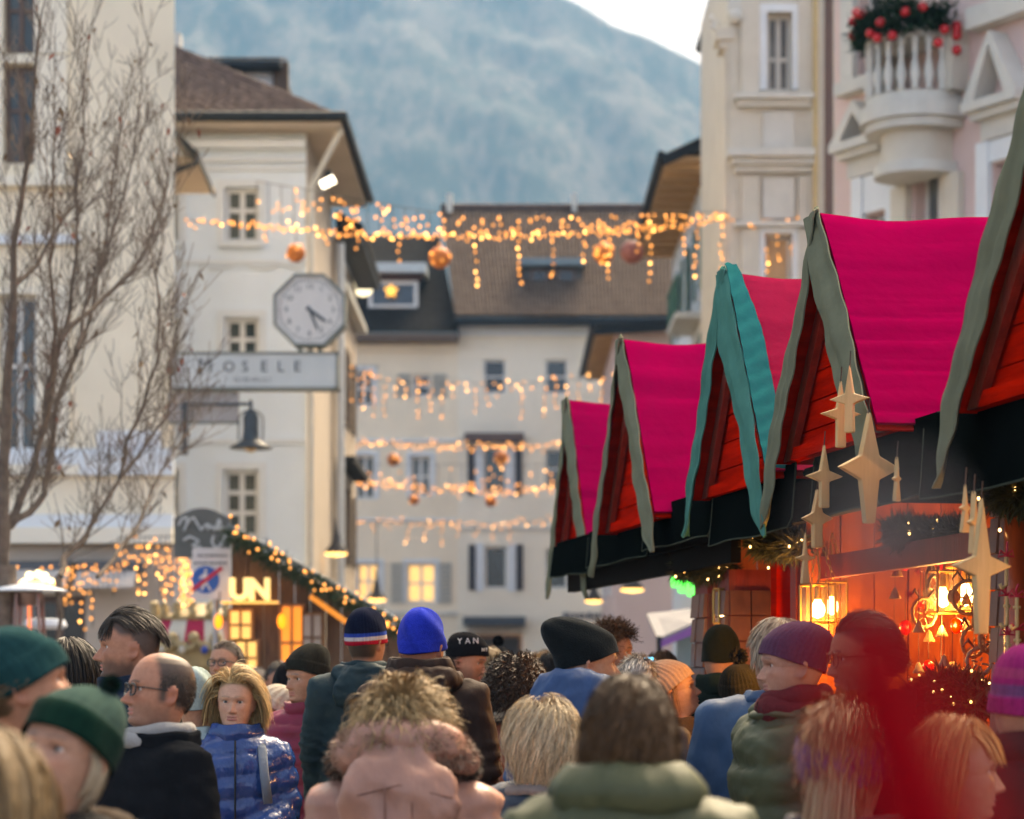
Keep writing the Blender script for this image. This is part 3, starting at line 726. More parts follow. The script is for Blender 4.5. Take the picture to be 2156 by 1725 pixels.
# ================================================================ street furniture, lights, tree
BULB = [EM('bulb_dim', (1., .40, .09), 0.13), EM('bulb_mid', (1., .40, .11), 0.29), EM('bulb_bright', (1., .48, .16), 0.75)]
BULB_FAR = [EM('bulb_far_dim', (1., .44, .14), 0.10), EM('bulb_far_mid', (1., .42, .13), 0.21), EM('bulb_far_bright', (1., .50, .2), 0.5)]
WIRE = M('wire_black', (.03, .03, .03), .6)
_bulbme = {}
def bulb_mesh(r, k, mats):
    key = (round(r, 4), k, mats[0].name)
    if key not in _bulbme:
        _bulbme[key] = MB().sphere((0, 0, 0), (r, r, r*1.25), 8, 6).mesh('bulb', mats[k], True)
    return _bulbme[key]

def light_string(name, label, wires, bulbs, r, mats=BULB, seed=1, group='strings of fairy lights', weights=(.45, .42, .13), cat='string lights'):
    rr = random.Random(seed)
    root = thing(name, label, cat, bulbs[0], group=group)
    q = MB()
    for w in wires: q.tube(w, .006, 4, caps=False)
    q.build('wire', WIRE, root)
    o0 = np.array(root.location)
    for p in bulbs:
        k = rr.choices((0, 1, 2), weights)[0]
        link('bulb', bulb_mesh(r, k, mats), root, np.array(p) - o0)
    return root

def curtain(name, label, x0, x1, yf, d, sag, step, drops, up, r, mats, seed, density=1.):
    """icicle string across the street: main line with hanging strands below and a net of bulbs above"""
    rr = random.Random(seed); wires = []; bulbs = []
    line = lambda x: yf(x)
    xs = np.arange(x0, x1, step)
    wires.append([P(x, line(x), d) for x in np.linspace(x0, x1, 40)])
    for x in xs:
        if rr.random() < density: bulbs.append(P(x + rr.gauss(0, step*.4), line(x) + rr.gauss(0, 4.5), d + rr.gauss(0, .12)))
    for x, n, dy in drops:
        wires.append([P(x, line(x), d), P(x + 1, line(x) + n*dy, d)])
        for i in range(1, n+1): bulbs.append(P(x + rr.gauss(0, 2.5), line(x) + i*dy + rr.gauss(0, 2.5), d + rr.gauss(0, .05)))
    if up:
        ux0, ux1, uy, n = up
        wires.append([P(x, uy(x), d) for x in np.linspace(ux0, ux1, 20)])
        for _ in range(n):
            x = rr.uniform(ux0, ux1); col = round(x/13.)*13. + rr.gauss(0, 2.5)
            bulbs.append(P(col, uy(x) + rr.random()**.8*(line(x) - uy(x)), d + rr.gauss(0, .1)))
        for x in np.arange(ux0, ux1, 26): wires.append([P(x, uy(x), d), P(x, line(x), d)])
    return light_string(name, label, wires, bulbs, r, mats, seed)

rr = random.Random(11)
main_line = lambda x: np.interp(x, [395, 540, 700, 800, 950, 1100, 1250, 1400, 1530, 1600, 1700], [464, 478, 490, 496, 499, 497, 492, 480, 462, 468, 458])
drops = [(685, 2, 14), (752, 2, 16), (838, 3, 17), (925, 3, 14), (1003, 6, 17), (1095, 7, 14), (1165, 6, 15), (1230, 4, 13), (1282, 6, 16), (1340, 3, 15), (1367, 6, 18), (1440, 4, 14), (1465, 7, 16), (1520, 6, 17), (1585, 6, 14), (1612, 8, 15), (1640, 5, 17), (1668, 7, 15), (1695, 5, 14), (560, 2, 14)]
curtain('icicle_lights', 'thick warm icicle light string across the street above the clock, nearest and highest', 395, 1702, main_line, 40., 0, 7.6, drops,
        (540, 1530, lambda x: np.interp(x, [540, 640, 750, 900, 1000, 1200, 1530], [382, 398, 420, 445, 452, 458, 446]), 165), .021, BULB, 3)
l2 = lambda x: np.interp(x, [690, 900, 1100, 1320], [797, 806, 806, 790])
curtain('icicle_lights', 'sparse second icicle light string hanging below the street roofline, behind the sign', 530, 1320, l2, 58., 0, 9., [(x, rr.randint(1, 5), 15) for x in range(690, 1320, 24)] + [(540, 2, 13), (612, 4, 13), (660, 3, 14)],
        (690, 800, lambda x: 770, 8), .028, BULB_FAR, 5, .55)
l3 = lambda x: np.interp(x, [688, 760, 900, 1050, 1200], [924, 930, 940, 944, 936])
curtain('icicle_lights', 'dense warm light line across the street at mid height of the end houses', 688, 1205, l3, 66., 0, 5.6, [], None, .030, BULB_FAR, 7)
l4 = lambda x: np.interp(x, [738, 900, 1050, 1200], [1018, 1030, 1038, 1022])
curtain('icicle_lights', 'light line with a net of bulbs above, fourth across the street', 738, 1205, l4, 72., 0, 5.6, [(x, rr.randint(1, 2), 14) for x in (872, 1033, 1130)], (740, 1200, lambda x: 978, 60), .033, BULB_FAR, 9)
l5 = lambda x: np.interp(x, [738, 900, 1050, 1190], [1096, 1102, 1104, 1090])
curtain('icicle_lights', 'faint farthest light string, lowest across the street', 738, 1195, l5, 76., 0, 7., [(x, rr.randint(1, 4), 11) for x in range(750, 1190, 36)], None, .030, BULB_FAR, 13, .8)

# orange lit globes
GLOBE = M('globe_orange', (.50, .15, .03), .55, .25, 9., bump=.3, bscale=20)
def globe(x, y, r, d, label, lights=7, col=GLOBE):
    p = P(x, y, d); rad = r/FZ*d
    G = thing('hanging_globe', label, 'ornament', p, group='orange globes on the light strings')
    MB().sphere(p, rad, 20, 14).build('ball', col, G, smooth=True)
    MB().tube([p+[0, 0, rad], p+[0, 0, rad+1.2*22/FZ*d]], .008, 4).build('cord', WIRE, G)
    q = random.Random(int(x)); o0 = np.array(G.location)
    for _ in range(lights):
        v = np.array([q.gauss(0, 1), -abs(q.gauss(0, 1)), q.gauss(0, 1)]); v *= rad*1.02/np.linalg.norm(v)
        link('bulb', bulb_mesh(.02 if d < 50 else .03, q.choice((0, 1)), BULB if d < 50 else BULB_FAR), G, v)
globe(623, 533, 20, 40.2, 'plain orange globe hanging over the white house, leftmost of the globes', 4)
globe(926, 543, 23, 40.2, 'orange globe under the main lights left of the brown roof', 5)
globe(1271, 534, 22, 40.2, 'orange globe thick with lights over the brown roof', 22)
globe(1331, 531, 25, 44., 'dull red globe without lights beside the eaves', 0, M('globe_red', (.30, .10, .08), .6, .2, 5.))
globe(828, 968, 14, 66.2, 'small orange globe before the left end house, upper one', 2)
globe(1055, 964, 15, 66.2, 'small orange globe before the oriel window', 5)
globe(872, 1053, 11, 72.2, 'tiny orange globe low before the left end house', 1)
globe(1033, 1056, 12, 72.2, 'tiny orange globe low before the grey end house', 1)

# lit star and crescent on the far dormer
STARM = EM('star_gold', (1., .48, .10), 0.187); MOONM = EM('moon_white', (1., .92, .7), 0.187)
def flat_shape(name, label, pts, c, d, s, mat, cat):
    q = MB().prism([(a*s, b*s) for a, b in pts], P(*c, d), (1, 0, 0), (0, 0, 1), (0, 1, 0), .12)
    tag(q.build(name, mat), label, cat)
flat_shape('lit_star', 'small gold lit star in the dormer window', [((1 if k % 2 else .5)*math.sin(k*math.pi/5), -(1 if k % 2 else .5)*math.cos(k*math.pi/5)) for k in range(10)], (823, 612), 79.6, .24, STARM, 'star')
ks = np.linspace(.2, 4.3, 14)
flat_shape('lit_crescent', 'white lit crescent moon ornament left of the gold star', [(math.cos(k+2.2), math.sin(k+2.2)) for k in ks] + [(.35+.72*math.cos(k+2.2), .3+.72*math.sin(k+2.2)) for k in ks[::-1]], (764, 602), 62., .26, MOONM, 'ornament')

# floodlight under the eave
F = thing('floodlight', 'bright white floodlight tube under the white house eave', 'lamp', P(688, 384, 44.6))
MB().tube([P(676, 391, 44.6), P(704, 377, 44.6)], .075, 10).build('tube', EM('flood_white', (1., .97, .92), 0.468), F); MB().box2(P(684, 372, 44.7), P(700, 366, 45.)).build('bracket', METAL_D, F)

# ---- clock with the long sign
def clock_sign():
    d = 33.4; c = P(652, 653, d); s = 1/FZ*d
    SG = M('sign_grey_white', (.52, .53, .50), .5, .05, 3.); FRM = M('clock_frame', (.20, .21, .18), .5, .12); INK = M('ink_dark', (.07, .08, .085), .5)
    B = thing('sign_box', 'long grey sign box lettered MOSELE projecting from the cream house', 'sign', P(540, 818, d))
    MB().box2(P(360, 816, d)-[0, 0, 0], P(708, 745, d)+[0, .3, 0]).build('box', SG, B)
    for a, b in (((358, 746), (712, 741)), ((358, 820), (712, 815)), ((707, 820), (712, 741))): MB().box2(P(*a, d)-[0, .02, 0], P(*b, d)+[0, .34, 0]).build('edge_trim', FRM, B)
    for i, ch in enumerate('MOSELE'):
        text_mesh(ch, .27 if i == 0 else .21, .004, INK, 'letter', P((432, 482, 516, 556, 591, 626)[i], 771 if i == 0 else 773, d)-[0, .006, 0], (R(90), 0, 0), B)
    text_mesh('GIOIELLI', .085, .003, INK, 'lettering', P(531, 800, d)-[0, .006, 0], (R(90), 0, 0), B, spacing=1.6)
    MB().box2(P(350, 885, d)+[0, .12, 0], P(500, 824, d)+[0, .2, 0]).build('lower_panel', M('panel_taupe', (.40, .36, .33), .6, .06), B)
    MB().box2(P(352, 890, d)+[0, .1, 0], P(502, 886, d)+[0, .22, 0]).build('lower_edge', FRM, B)
    C = thing('clock', 'white octagonal street clock with dark numerals standing on the sign box', 'clock', P(652, 742, d))
    oct_ = lambda r: [(r*math.cos(R(22.5+45*k)), r*math.sin(R(22.5+45*k))) for k in range(8)]
    r = 76*s/math.cos(R(22.5))
    MB().prism(oct_(r), c, (1, 0, 0), (0, 0, 1), (0, 1, 0), .3).build('case', FRM, C)
    q = MB(); o = oct_(r*1.0); i = oct_(r*.925)
    for k in range(8): q.prism([o[k], o[(k+1) % 8], i[(k+1) % 8], i[k]], c-[0, .05, 0], (1, 0, 0), (0, 0, 1), (0, 1, 0), .048)
    q.build('rim', FRM, C)
    face = MB().prism(oct_(r*.924), c-[0, .012, 0], (1, 0, 0), (0, 0, 1), (0, 1, 0), .01).build('dial', M('dial_white', (.62, .58, .53), .4, .02), C)
    q = MB()
    for k in range(60):
        a = k*math.pi/30; r0, r1 = (.80, .87) if k % 5 else (.77, .88); w = .006
        u = np.array([math.sin(a), 0, math.cos(a)]); v = np.array([math.cos(a), 0, -math.sin(a)])
        q.add([c-[0, .014, 0]+u*r*.92*x+v*w*y for x, y in ((r0, -1), (r0, 1), (r1, 1), (r1, -1))], [(0, 1, 2, 3)])
    q.build('minute_marks', INK, face)
    for h in range(1, 13):
        a = h*math.pi/6; text_mesh(str(h), .105, .002, INK, 'numeral', c + np.array([math.sin(a)*r*.60, -.016, math.cos(a)*r*.60]), (R(90), 0, 0), face)
    for ang, ln, w in ((126, .56, .017), (158, .60, .012)):
        a = R(ang); u = np.array([math.sin(a), 0, math.cos(a)]); v = np.array([math.cos(a), 0, -math.sin(a)]); o = c-[0, .024 if ang < 130 else .03, 0]
        q = MB(); p = [o-u*r*.10-v*w*1.3, o-u*r*.10+v*w*1.3, o+u*r*ln*.8+v*w*1.3, o+u*r*ln, o+u*r*ln*.8-v*w*1.3]; q.add(p + [x-np.array([0, .005, 0]) for x in p], [(0, 1, 2, 3, 4), (9, 8, 7, 6, 5)] + [(i, (i+1) % 5, 5+(i+1) % 5, 5+i) for i in range(5)]); q.build('hand', INK, face)
    for x in (-22, 0, 20): MB().tube([P(652+x, 744, d)+[0, .15, 0], P(652+x, 722, d)+[0, .15, 0]], .035, 8).build('foot', FRM, C)
    # bell-shaped lantern on an iron arm
    IR = M('iron_dark', (.035, .045, .05), .5, .2, 8.)
    L = thing('bell_lantern', 'dark iron bell shaped lantern hanging from a bracket below the sign box', 'lamp', P(388, 960, d))
    MB().tube([P(389, 845, d), P(389, 958, d)], .045, 8).build('wall_post', IR, L)
    MB().tube([P(389, 852, d), P(532, 851, d)], .022, 6).build('arm', IR, L)
    for y in (858, 945): MB().tube([P(389, y, d), P(360, y-2, d+.5)], .02, 6).build('stay', IR, L)
    cx, cz = P(528, 850, d)[0], lambda y: P(0, y, d)[2]
    MB().tube([(cx, d, cz(842)), (cx, d, cz(870))], [.02, .03], 6).build('hook', IR, L)
    a = np.linspace(0, math.pi, 13); MB().tube([(cx+25*s*math.cos(k)*1.02, d, cz(884)+20*s*math.sin(k)) for k in a] , .012, 5).build('yoke', IR, L)
    for sg in (-1, 1): MB().tube([(cx+sg*25.5*s, d, cz(884)), (cx+sg*25.5*s, d, cz(928))], .012, 5).build('yoke_bar', IR, L)
    MB().lathe([(.05*1, cz(866)), (.09, cz(872)), (.11, cz(880)), (.105, cz(905)), (.12, cz(925)), (.15, cz(930)), (44*s, cz(942)), (45*s, cz(945)), (40*s, cz(944))], (cx, d, 0), 20).build('shade', IR, L, smooth=True)
    MB().sphere((cx, d, cz(944)), (.09, .09, .06), 12, 8).build('lens', M('lens_amber', (.6, .42, .22), .3), L, smooth=True)
clock_sign()

# ---- pendant street lamps with lit discs
WARM_DISC = EM('pendant_glow', (1., .58, .22), 0.374)
def pendant(x, y, d, w, label):
    p = P(x, y, d); r = w/FZ*d
    L = thing('pendant_lamp', label, 'lamp', p, group='lit pendant street lamps')
    MB().lathe([(.03, .75), (.05, .45), (r*.35, .36), (r*.45, .2), (r*.95, .06), (r, .02), (r*.96, .015)], p, 20).build('shade', M('pendant_dark', (.05, .05, .055), .5), L, smooth=True)
    MB().lathe([(r*.95, .012), (r*.85, -.03), (.02, -.06)], p, 20).build('diffuser', WARM_DISC, L, smooth=True)
    MB().tube([p+[0, 0, .7], p+[0, 0, 1.9]], .012, 5).build('cable', WIRE, L)
pendant(708, 1166, 50, 25, 'lit pendant street lamp beside the brown shutters')
pendant(793, 1263, 60, 21, 'lit pendant street lamp low before the lit window')
pendant(1250, 1266, 58, 20, 'lit pendant street lamp right of the dark awning')
pendant(1331, 1242, 50, 26, 'lit pendant street lamp just below the black stall cloth')
pendant(1405, 1196, 40, 24, 'lit pendant street lamp half hidden beside the green sign')

# ---- green chemist's sign
G = thing('pharmacy_sign', 'glowing green pharmacy cross sign between the far lamps and stall', 'sign', P(1438, 1250, 30))
q = MB(); c = P(1438, 1226, 30); w = .085
q.box(c, (w*3.2, .06, w*1.3)); q.box(c+[0, -.002, -w*1.0], (w*1.2, .055, w*.9)); q.box(c+[0, -.002, w*.9], (w*1.2, .055, w*.7)); q.box(c+[.1, 0, -.12], (w*.9, .05, w*1.2)); q.build('cross', EM('neon_green', (.01, 1., .10), 0.374), G)
MB().tube([c+[.1, .05, 0], c+[.9, .3, 0]], .02, 6).build('bracket', METAL_D, G)

# ---- arched script sign and footpath sign on a post
def script(par, pl, strokes, r, mat):
    q = MB()
    for s in strokes: q.tube([P(x, y, pl) for x, y in s], r, 5)
    return q.build('script', mat, par)
A = thing('arched_sign', 'dark grey arched hanging sign with white script lettering', 'sign', P(430, 1170, 28))
ks = np.linspace(0, 1, 12); o = P(370, 1175, 28)
MB().prism([((x-370)/FZ*28, (1175-y)/FZ*28) for x, y in [(366, 1175), (484, 1175)] + [(484-118*k, 1092-22*math.sin(math.pi*k)) for k in ks]], o, (1, 0, 0), (0, 0, 1), (0, 1, 0), .07).build('board', M('board_slate', (.105, .10, .085), .6, .12, 4.), A)
sm = lambda pts: [(np.interp(t, np.linspace(0, 1, len(pts)), [p[0] for p in pts]), np.interp(t, np.linspace(0, 1, len(pts)), [p[1] for p in pts])) for t in np.linspace(0, 1, len(pts)*4)]
script(A, 27.97, [sm([(376, 1106), (384, 1092), (394, 1090), (392, 1106), (386, 1120), (398, 1096), (408, 1090), (416, 1104), (424, 1117), (432, 1106), (440, 1104), (436, 1116), (446, 1108), (452, 1117), (462, 1092), (464, 1104), (458, 1116), (472, 1110), (476, 1116)]),
    sm([(450, 1128), (446, 1140), (452, 1154), (464, 1150), (472, 1132), (476, 1126)]), sm([(386, 1138), (400, 1130), (420, 1140), (404, 1150), (424, 1152)])], .013, M('script_white', (.5, .5, .48), .5))
S = thing('footpath_sign', 'white road sign with blue pedestrian disc crossed by a red bar', 'sign', P(444, 1600, 24))
d = 24.; W_ = M('sign_white', (.66, .61, .58), .4, .04)
def rrect(x0, y0, x1, y1, r):
    out = []
    for cx_, cy_, a0 in ((x1-r, y0+r, -90), (x1-r, y1-r, 0), (x0+r, y1-r, 90), (x0+r, y0+r, 180)):
        out += [(cx_+r*math.cos(R(a0+t)), cy_+r*math.sin(R(a0+t))) for t in (0, 30, 60, 90)]
    return out
MB().prism([((x-444)/FZ*d, (1208-y)/FZ*d) for x, y in rrect(405, 1154, 484, 1262, 5)], P(444, 1208, d), (1, 0, 0), (0, 0, 1), (0, 1, 0), .025).build('plate', W_, S)
MB().lathe([(29/FZ*d, 0), (29/FZ*d, .006)], P(433, 1221, d)-[0, .002, 0], 32, axis=(0, -1, 0)).build('disc', M('sign_blue', (.01, .09, .35), .4), S)
q = MB(); f = lambda pts: q.prism([((x-433)/FZ*d, (1221-y)/FZ*d) for x, y in pts], P(433, 1221, d)-[0, .0125, 0], (1, 0, 0), (0, 0, 1), (0, 1, 0), .003)
f([(431, 1199), (435, 1199), (437, 1203), (434, 1206), (430, 1203)][::-1]); f([(430, 1207), (436, 1207), (440, 1222), (437, 1223), (437, 1228), (446, 1243), (442, 1245), (434, 1230), (426, 1244), (422, 1243), (429, 1226), (427, 1215), (421, 1220), (419, 1217)][::-1]); q.build('pedestrian', W_, S)
q = MB(); q.prism([((x-433)/FZ*d, (1221-y)/FZ*d) for x, y in [(402, 1240), (406, 1247), (470, 1199), (466, 1192)]], P(433, 1221, d)-[0, .017, 0], (1, 0, 0), (0, 0, 1), (0, 1, 0), .003); q.build('red_bar', M('sign_red', (.55, .008, .03), .4), S)
q = MB(); r_ = random.Random(5)
for y, x0, x1 in ((1170, 416, 475), (1186, 408, 476)):
    x = x0
    while x < x1: w = r_.choice((1.2, 2., 2.8)); q.box(P(x+w/2, y, d)-[0, .004, 0], (w/FZ*d, .004, r_.uniform(3, 5.5)/FZ*d)); x += w+r_.uniform(.8, 1.6)
q.build('print', M('print_grey', (.10, .10, .10), .5), S)['kind'] = 'stuff'
MB().tube([(P(452, 0, d)[0], d+.06, 0), (P(452, 0, d)[0], d+.06, P(0, 1170, d)[2])], .03, 8).build('post', M('post_zinc', (.35, .35, .34), .4, metal=.7), S)

# ---- fairy lights hung over the cream shop front
rr = random.Random(21); bl = []; wi = []
for k in range(110):
    x = rr.gauss(390, 10); y = rr.uniform(1140, 1282); bl.append(P(x, y, 31.5+rr.gauss(0, .1)))
for x in (375, 383, 391, 399, 407): wi.append([P(x, 1135, 31.5), P(x, 1285, 31.5)])
light_string('light_column', 'dense column of warm fairy lights left of the footpath sign', wi, bl, .015, BULB, 22, weights=(.3, .5, .2))
bl = []; wi = []
for x in np.arange(140, 372, 11):
    n = rr.randint(2, 8); y0 = 1130 + rr.uniform(0, 60) if x > 240 else 1180 + rr.uniform(0, 30); dy = rr.uniform(13, 20)
    wi.append([P(x, 1128 if x > 240 else 1178, 32.), P(x, y0+n*dy, 32.)]); bl += [P(x+rr.gauss(0, 3), y0+i*dy+rr.gauss(0, 3), 32.) for i in range(n)]
wi.append([P(30, 1185, 32), P(140, 1180, 32), P(260, 1132, 32), P(372, 1128, 32)])
bl += [P(x, 1192+rr.gauss(0, 4), 32.) for x in (36, 88, 107, 130, 202, 232)]
light_string('shop_lights', 'scattered warm fairy lights hanging over the cream shop front', wi, bl, .016, BULB, 23, weights=(.4, .5, .1))

# ---- round bulb chandelier behind the heater
C = thing('bulb_chandelier', 'cluster of glaring white bulbs above the patio heater', 'lamp', P(75, 1224, 27))
gl = EM('bulb_glare', (1., .8, .5), 0.468)
for x, y, r in ((62, 1213, .045), (80, 1209, .04), (93, 1215, .05), (108, 1224, .03), (50, 1225, .03)): MB().sphere(P(x, y, 27), r, 12, 8).build('bulb', gl, C, smooth=True)
for x in range(44, 116, 7): MB().sphere(P(x, 1229+rr.gauss(0, 1), 27), .02, 8, 6).build('small_bulb', BULB[2], C, smooth=True)
MB().tube([P(38, 1233, 27), P(122, 1233, 27)], .02, 6).build('ring', METAL_D, C); MB().tube([P(78, 1233, 27), P(78, 1500, 27)], .03, 6).build('pole', METAL_D, C)

# ---- patio heater: dome, posts, glowing grille
def heater():
    d = 19.; s = d/FZ; cx = P(62, 0, d)[0]; z = lambda y: P(0, y, d)[2]
    H = thing('patio_heater', 'patio heater with pale dome lid and glowing red grille at the left edge', 'heater', (cx, d, 0))
    ST = M('heater_steel', (.55, .58, .6), .35, .1, metal=.8); BR = M('heater_copper', (.30, .20, .17), .4, .1, metal=.6)
    MB().lathe([(80*s, z(1246)), (78*s, z(1243)), (60*s, z(1236)), (30*s, z(1231)), (.01, z(1229))], (cx, d, 0), 28).build('dome', M('heater_lid', (.62, .66, .70), .35), H, smooth=True)
    MB().lathe([(24*s, z(1275)), (27*s, z(1250)), (27*s, z(1247))], (cx, d, 0), 20).build('cap', BR, H, smooth=True)
    for sx in (-1, 1):
        for sy in (-1, 1): MB().tube([(cx+sx*22*s, d+sy*22*s, z(1250)), (cx+sx*44*s, d+sy*44*s, .5)], .016, 6).build('post', BR, H)
    g = EM('heater_glow', (1., .20, .06), 0.234)
    MB().tube([(cx, d, z(1275)), (cx, d, z(1370)), (cx, d, .8)], [.012, .016, .02], 10).build('glow_tube', g, H)
    for k in range(14): 
        a = k*2*math.pi/14; MB().tube([(cx+20*s*math.cos(a), d+20*s*math.sin(a), z(1272)), (cx+24*s*math.cos(a), d+24*s*math.sin(a), z(1345))], .004, 4).build('grille_bar', ST, H)
    for y in (1275, 1300, 1325, 1345): 
        a = np.linspace(0, 2*math.pi, 21); MB().tube([(cx+22*s*math.cos(k), d+22*s*math.sin(k), z(y)) for k in a], .004, 4, caps=False).build('grille_ring', ST, H)
    MB().lathe([(.30, 0), (.30, .45), (.24, .52)], (cx, d, 0), 20).build('base', ST, H)
    q = thing('cafe_table', 'pale round cafe table top behind the patio heater', 'table', (P(95, 0, 22)[0], 22, 0))
    MB().lathe([(.17, P(0, 1318, 22)[2]-.03), (.2, P(0, 1318, 22)[2]), (.18, P(0, 1310, 22)[2]+.02), (.1, P(0, 1303, 22)[2])], (P(95, 0, 22)[0], 22, 0), 24).build('top', M('table_white', (.62, .66, .70), .4), q); MB().tube([(P(95, 0, 22)[0], 22, 0), (P(95, 0, 22)[0], 22, 1.9)], .03, 8).build('leg', ST, q)
    U = thing('parasol', 'corner of a rose striped parasol at the left edge', 'parasol', (P(-60, 0, 21)[0], 21, 0))
    c = P(-60, 1180, 21); sec = 8; e = [c + np.array([.55*math.cos(k*2*math.pi/sec+.3), .55*math.sin(k*2*math.pi/sec+.3), -.26]) for k in range(sec)]
    for k in range(sec): MB().add([c, e[k], e[(k+1) % sec], c-[0, 0, .02], e[k]-[0, 0, .02], e[(k+1) % sec]-[0, 0, .02]], [(0, 1, 2), (5, 4, 3), (1, 4, 5, 2)]).build('canopy_panel', M('parasol_rose', (.36, .22, .22), .8) if k % 2 else M('parasol_pale', (.55, .44, .42), .8), U)
    MB().tube([(c[0], 21, 0), c], .025, 8).build('pole', BROWN, U)
heater()

# ---- carousel: crown valance, striped panels, scrolls
def carousel():
    d = 27.; s = d/FZ; cx, cy_ = P(386, 0, d)[0], d+1.6; z = lambda y: P(0, y, d)[2]
    K = thing('carousel', 'small carousel with gilt crown points and red and white striped canopy', 'carousel', (cx, cy_, 0))
    GOLD = M('gilt_cream', (.42, .30, .14), .45, .25, 7.); CR = M('canvas_cream', (.60, .54, .44), .8, .05); RD = M('canvas_red', (.42, .008, .05), .7, .1); PK = M('canvas_coral', (.50, .20, .14), .8, .1)
    N = 18; R0, R1 = 105*s, 130*s
    pt = lambda a, r, y: np.array([cx+r*math.sin(a), cy_-r*math.cos(a), z(y)])
    for k in range(N):
        a, b = (k-.5)*2*math.pi/N, (k+.5)*2*math.pi/N
        v = [pt(t, R0, 1298) for t in np.linspace(a, b, 4)] + [pt(t, R1*1.02, 1350+5*math.sin(math.pi*j/3)) for j, t in list(enumerate(np.linspace(a, b, 4)))[::-1]]
        MB().add(v, [tuple(range(8))]).build('canopy_panel', (RD, CR, PK, CR)[k % 4], K)
        q = MB(); t = (a+b)/2
        q.tube([pt(t-.10, R0, 1294), pt(t-.04, R0*1.02, 1285), pt(t-.10, R0*1.02, 1272), pt(t-.02, R0*1.03, 1262), pt(t+.02, R0*1.03, 1270)], [.05, .045, .04, .03, .015], 6); q.build('crown_point', GOLD, K, smooth=True)
        q = MB(); q.tube([pt(t-.16, R1*1.03, 1352), pt(t-.1, R1*1.05, 1366), pt(t, R1*1.05, 1360), pt(t+.05, R1*1.06, 1345), pt(t+.1, R1*1.05, 1360), pt(t+.17, R1*1.03, 1352)], .05, 6); q.sphere(pt(t, R1*1.06, 1340), .07, 8, 6); q.build('scroll', GOLD, K, smooth=True)
        MB().sphere(pt(b, R1*1.07, 1366), .05, 8, 6).build('lamp', M('lamp_blue', (.03, .08, .4), .3) if k % 3 == 0 else CR, K)
    MB().lathe([(R0*1.0, z(1302)), (R0*1.06, z(1298)), (R0*1.06, z(1293)), (R0, z(1290)), (R0*.6, z(1283)), (.05, z(1262))], (cx, cy_, 0), 36).build('crown_ring', GOLD, K, smooth=True)
    MB().lathe([(R1*.96, z(1415)), (R1*1.02, z(1400)), (R1*1.0, z(1372)), (R1*1.04, z(1364)), (R1*.9, z(1352))], (cx, cy_, 0), 36).build('rounding_board', GOLD, K, smooth=True)
    MB().lathe([(R1, 0), (R1, .35), (R1*.98, .4), (.1, .41)], (cx, cy_, 0), 36).build('platform', BROWN, K)
    MB().lathe([(.35, .41), (.35, z(1400))], (cx, cy_, 0), 16).build('core', M('core_mirror', (.35, .25, .16), .3), K)
    for k in range(8):
        a = (k+.5)*math.pi/4; p = pt(a, R1*.8, 1400); MB().tube([(p[0], p[1], .4), p], .02, 6).build('pole', GOLD, K)
carousel()

# ---- wooden hut with garlanded roof and lit letters
PINE = M('pine_needles', (.018, .045, .022), .8, .5, 30., hue=(.05, .085, .03))
def garland(parent, pts, r, n, seed, name='garland', ln=.11, mat=PINE, squash=1.):
    """pine garland: thousands of needle blades round a path"""
    rr_ = np.random.default_rng(seed); pts = np.asarray(pts, float)
    seg = np.linalg.norm(np.diff(pts, axis=0), axis=1); cum = np.concatenate([[0], np.cumsum(seg)])
    t = rr_.uniform(0, cum[-1], n); c = np.stack([np.interp(t, cum, pts[:, k]) for k in range(3)], 1)
    dr = rr_.normal(size=(n, 3)); dr /= np.linalg.norm(dr, axis=1)[:, None]
    c = c + dr*np.array([1, 1, squash])*(r*rr_.random(n)**.6)[:, None]*.7
    dv = dr*.7 + rr_.normal(size=(n, 3))*.5; dv *= (ln*rr_.uniform(.5, 1.1, n)/np.linalg.norm(dv, axis=1))[:, None]
    w = np.cross(dv, rr_.normal(size=(n, 3))); w *= (ln*.09/np.linalg.norm(w, axis=1))[:, None]
    v = np.stack([c-w, c+w, c+dv], 1).reshape(-1, 3)
    o = MB().add(v, [(3*i, 3*i+1, 3*i+2) for i in range(n)]).build(name, mat, parent); o['kind'] = 'stuff'
    return o
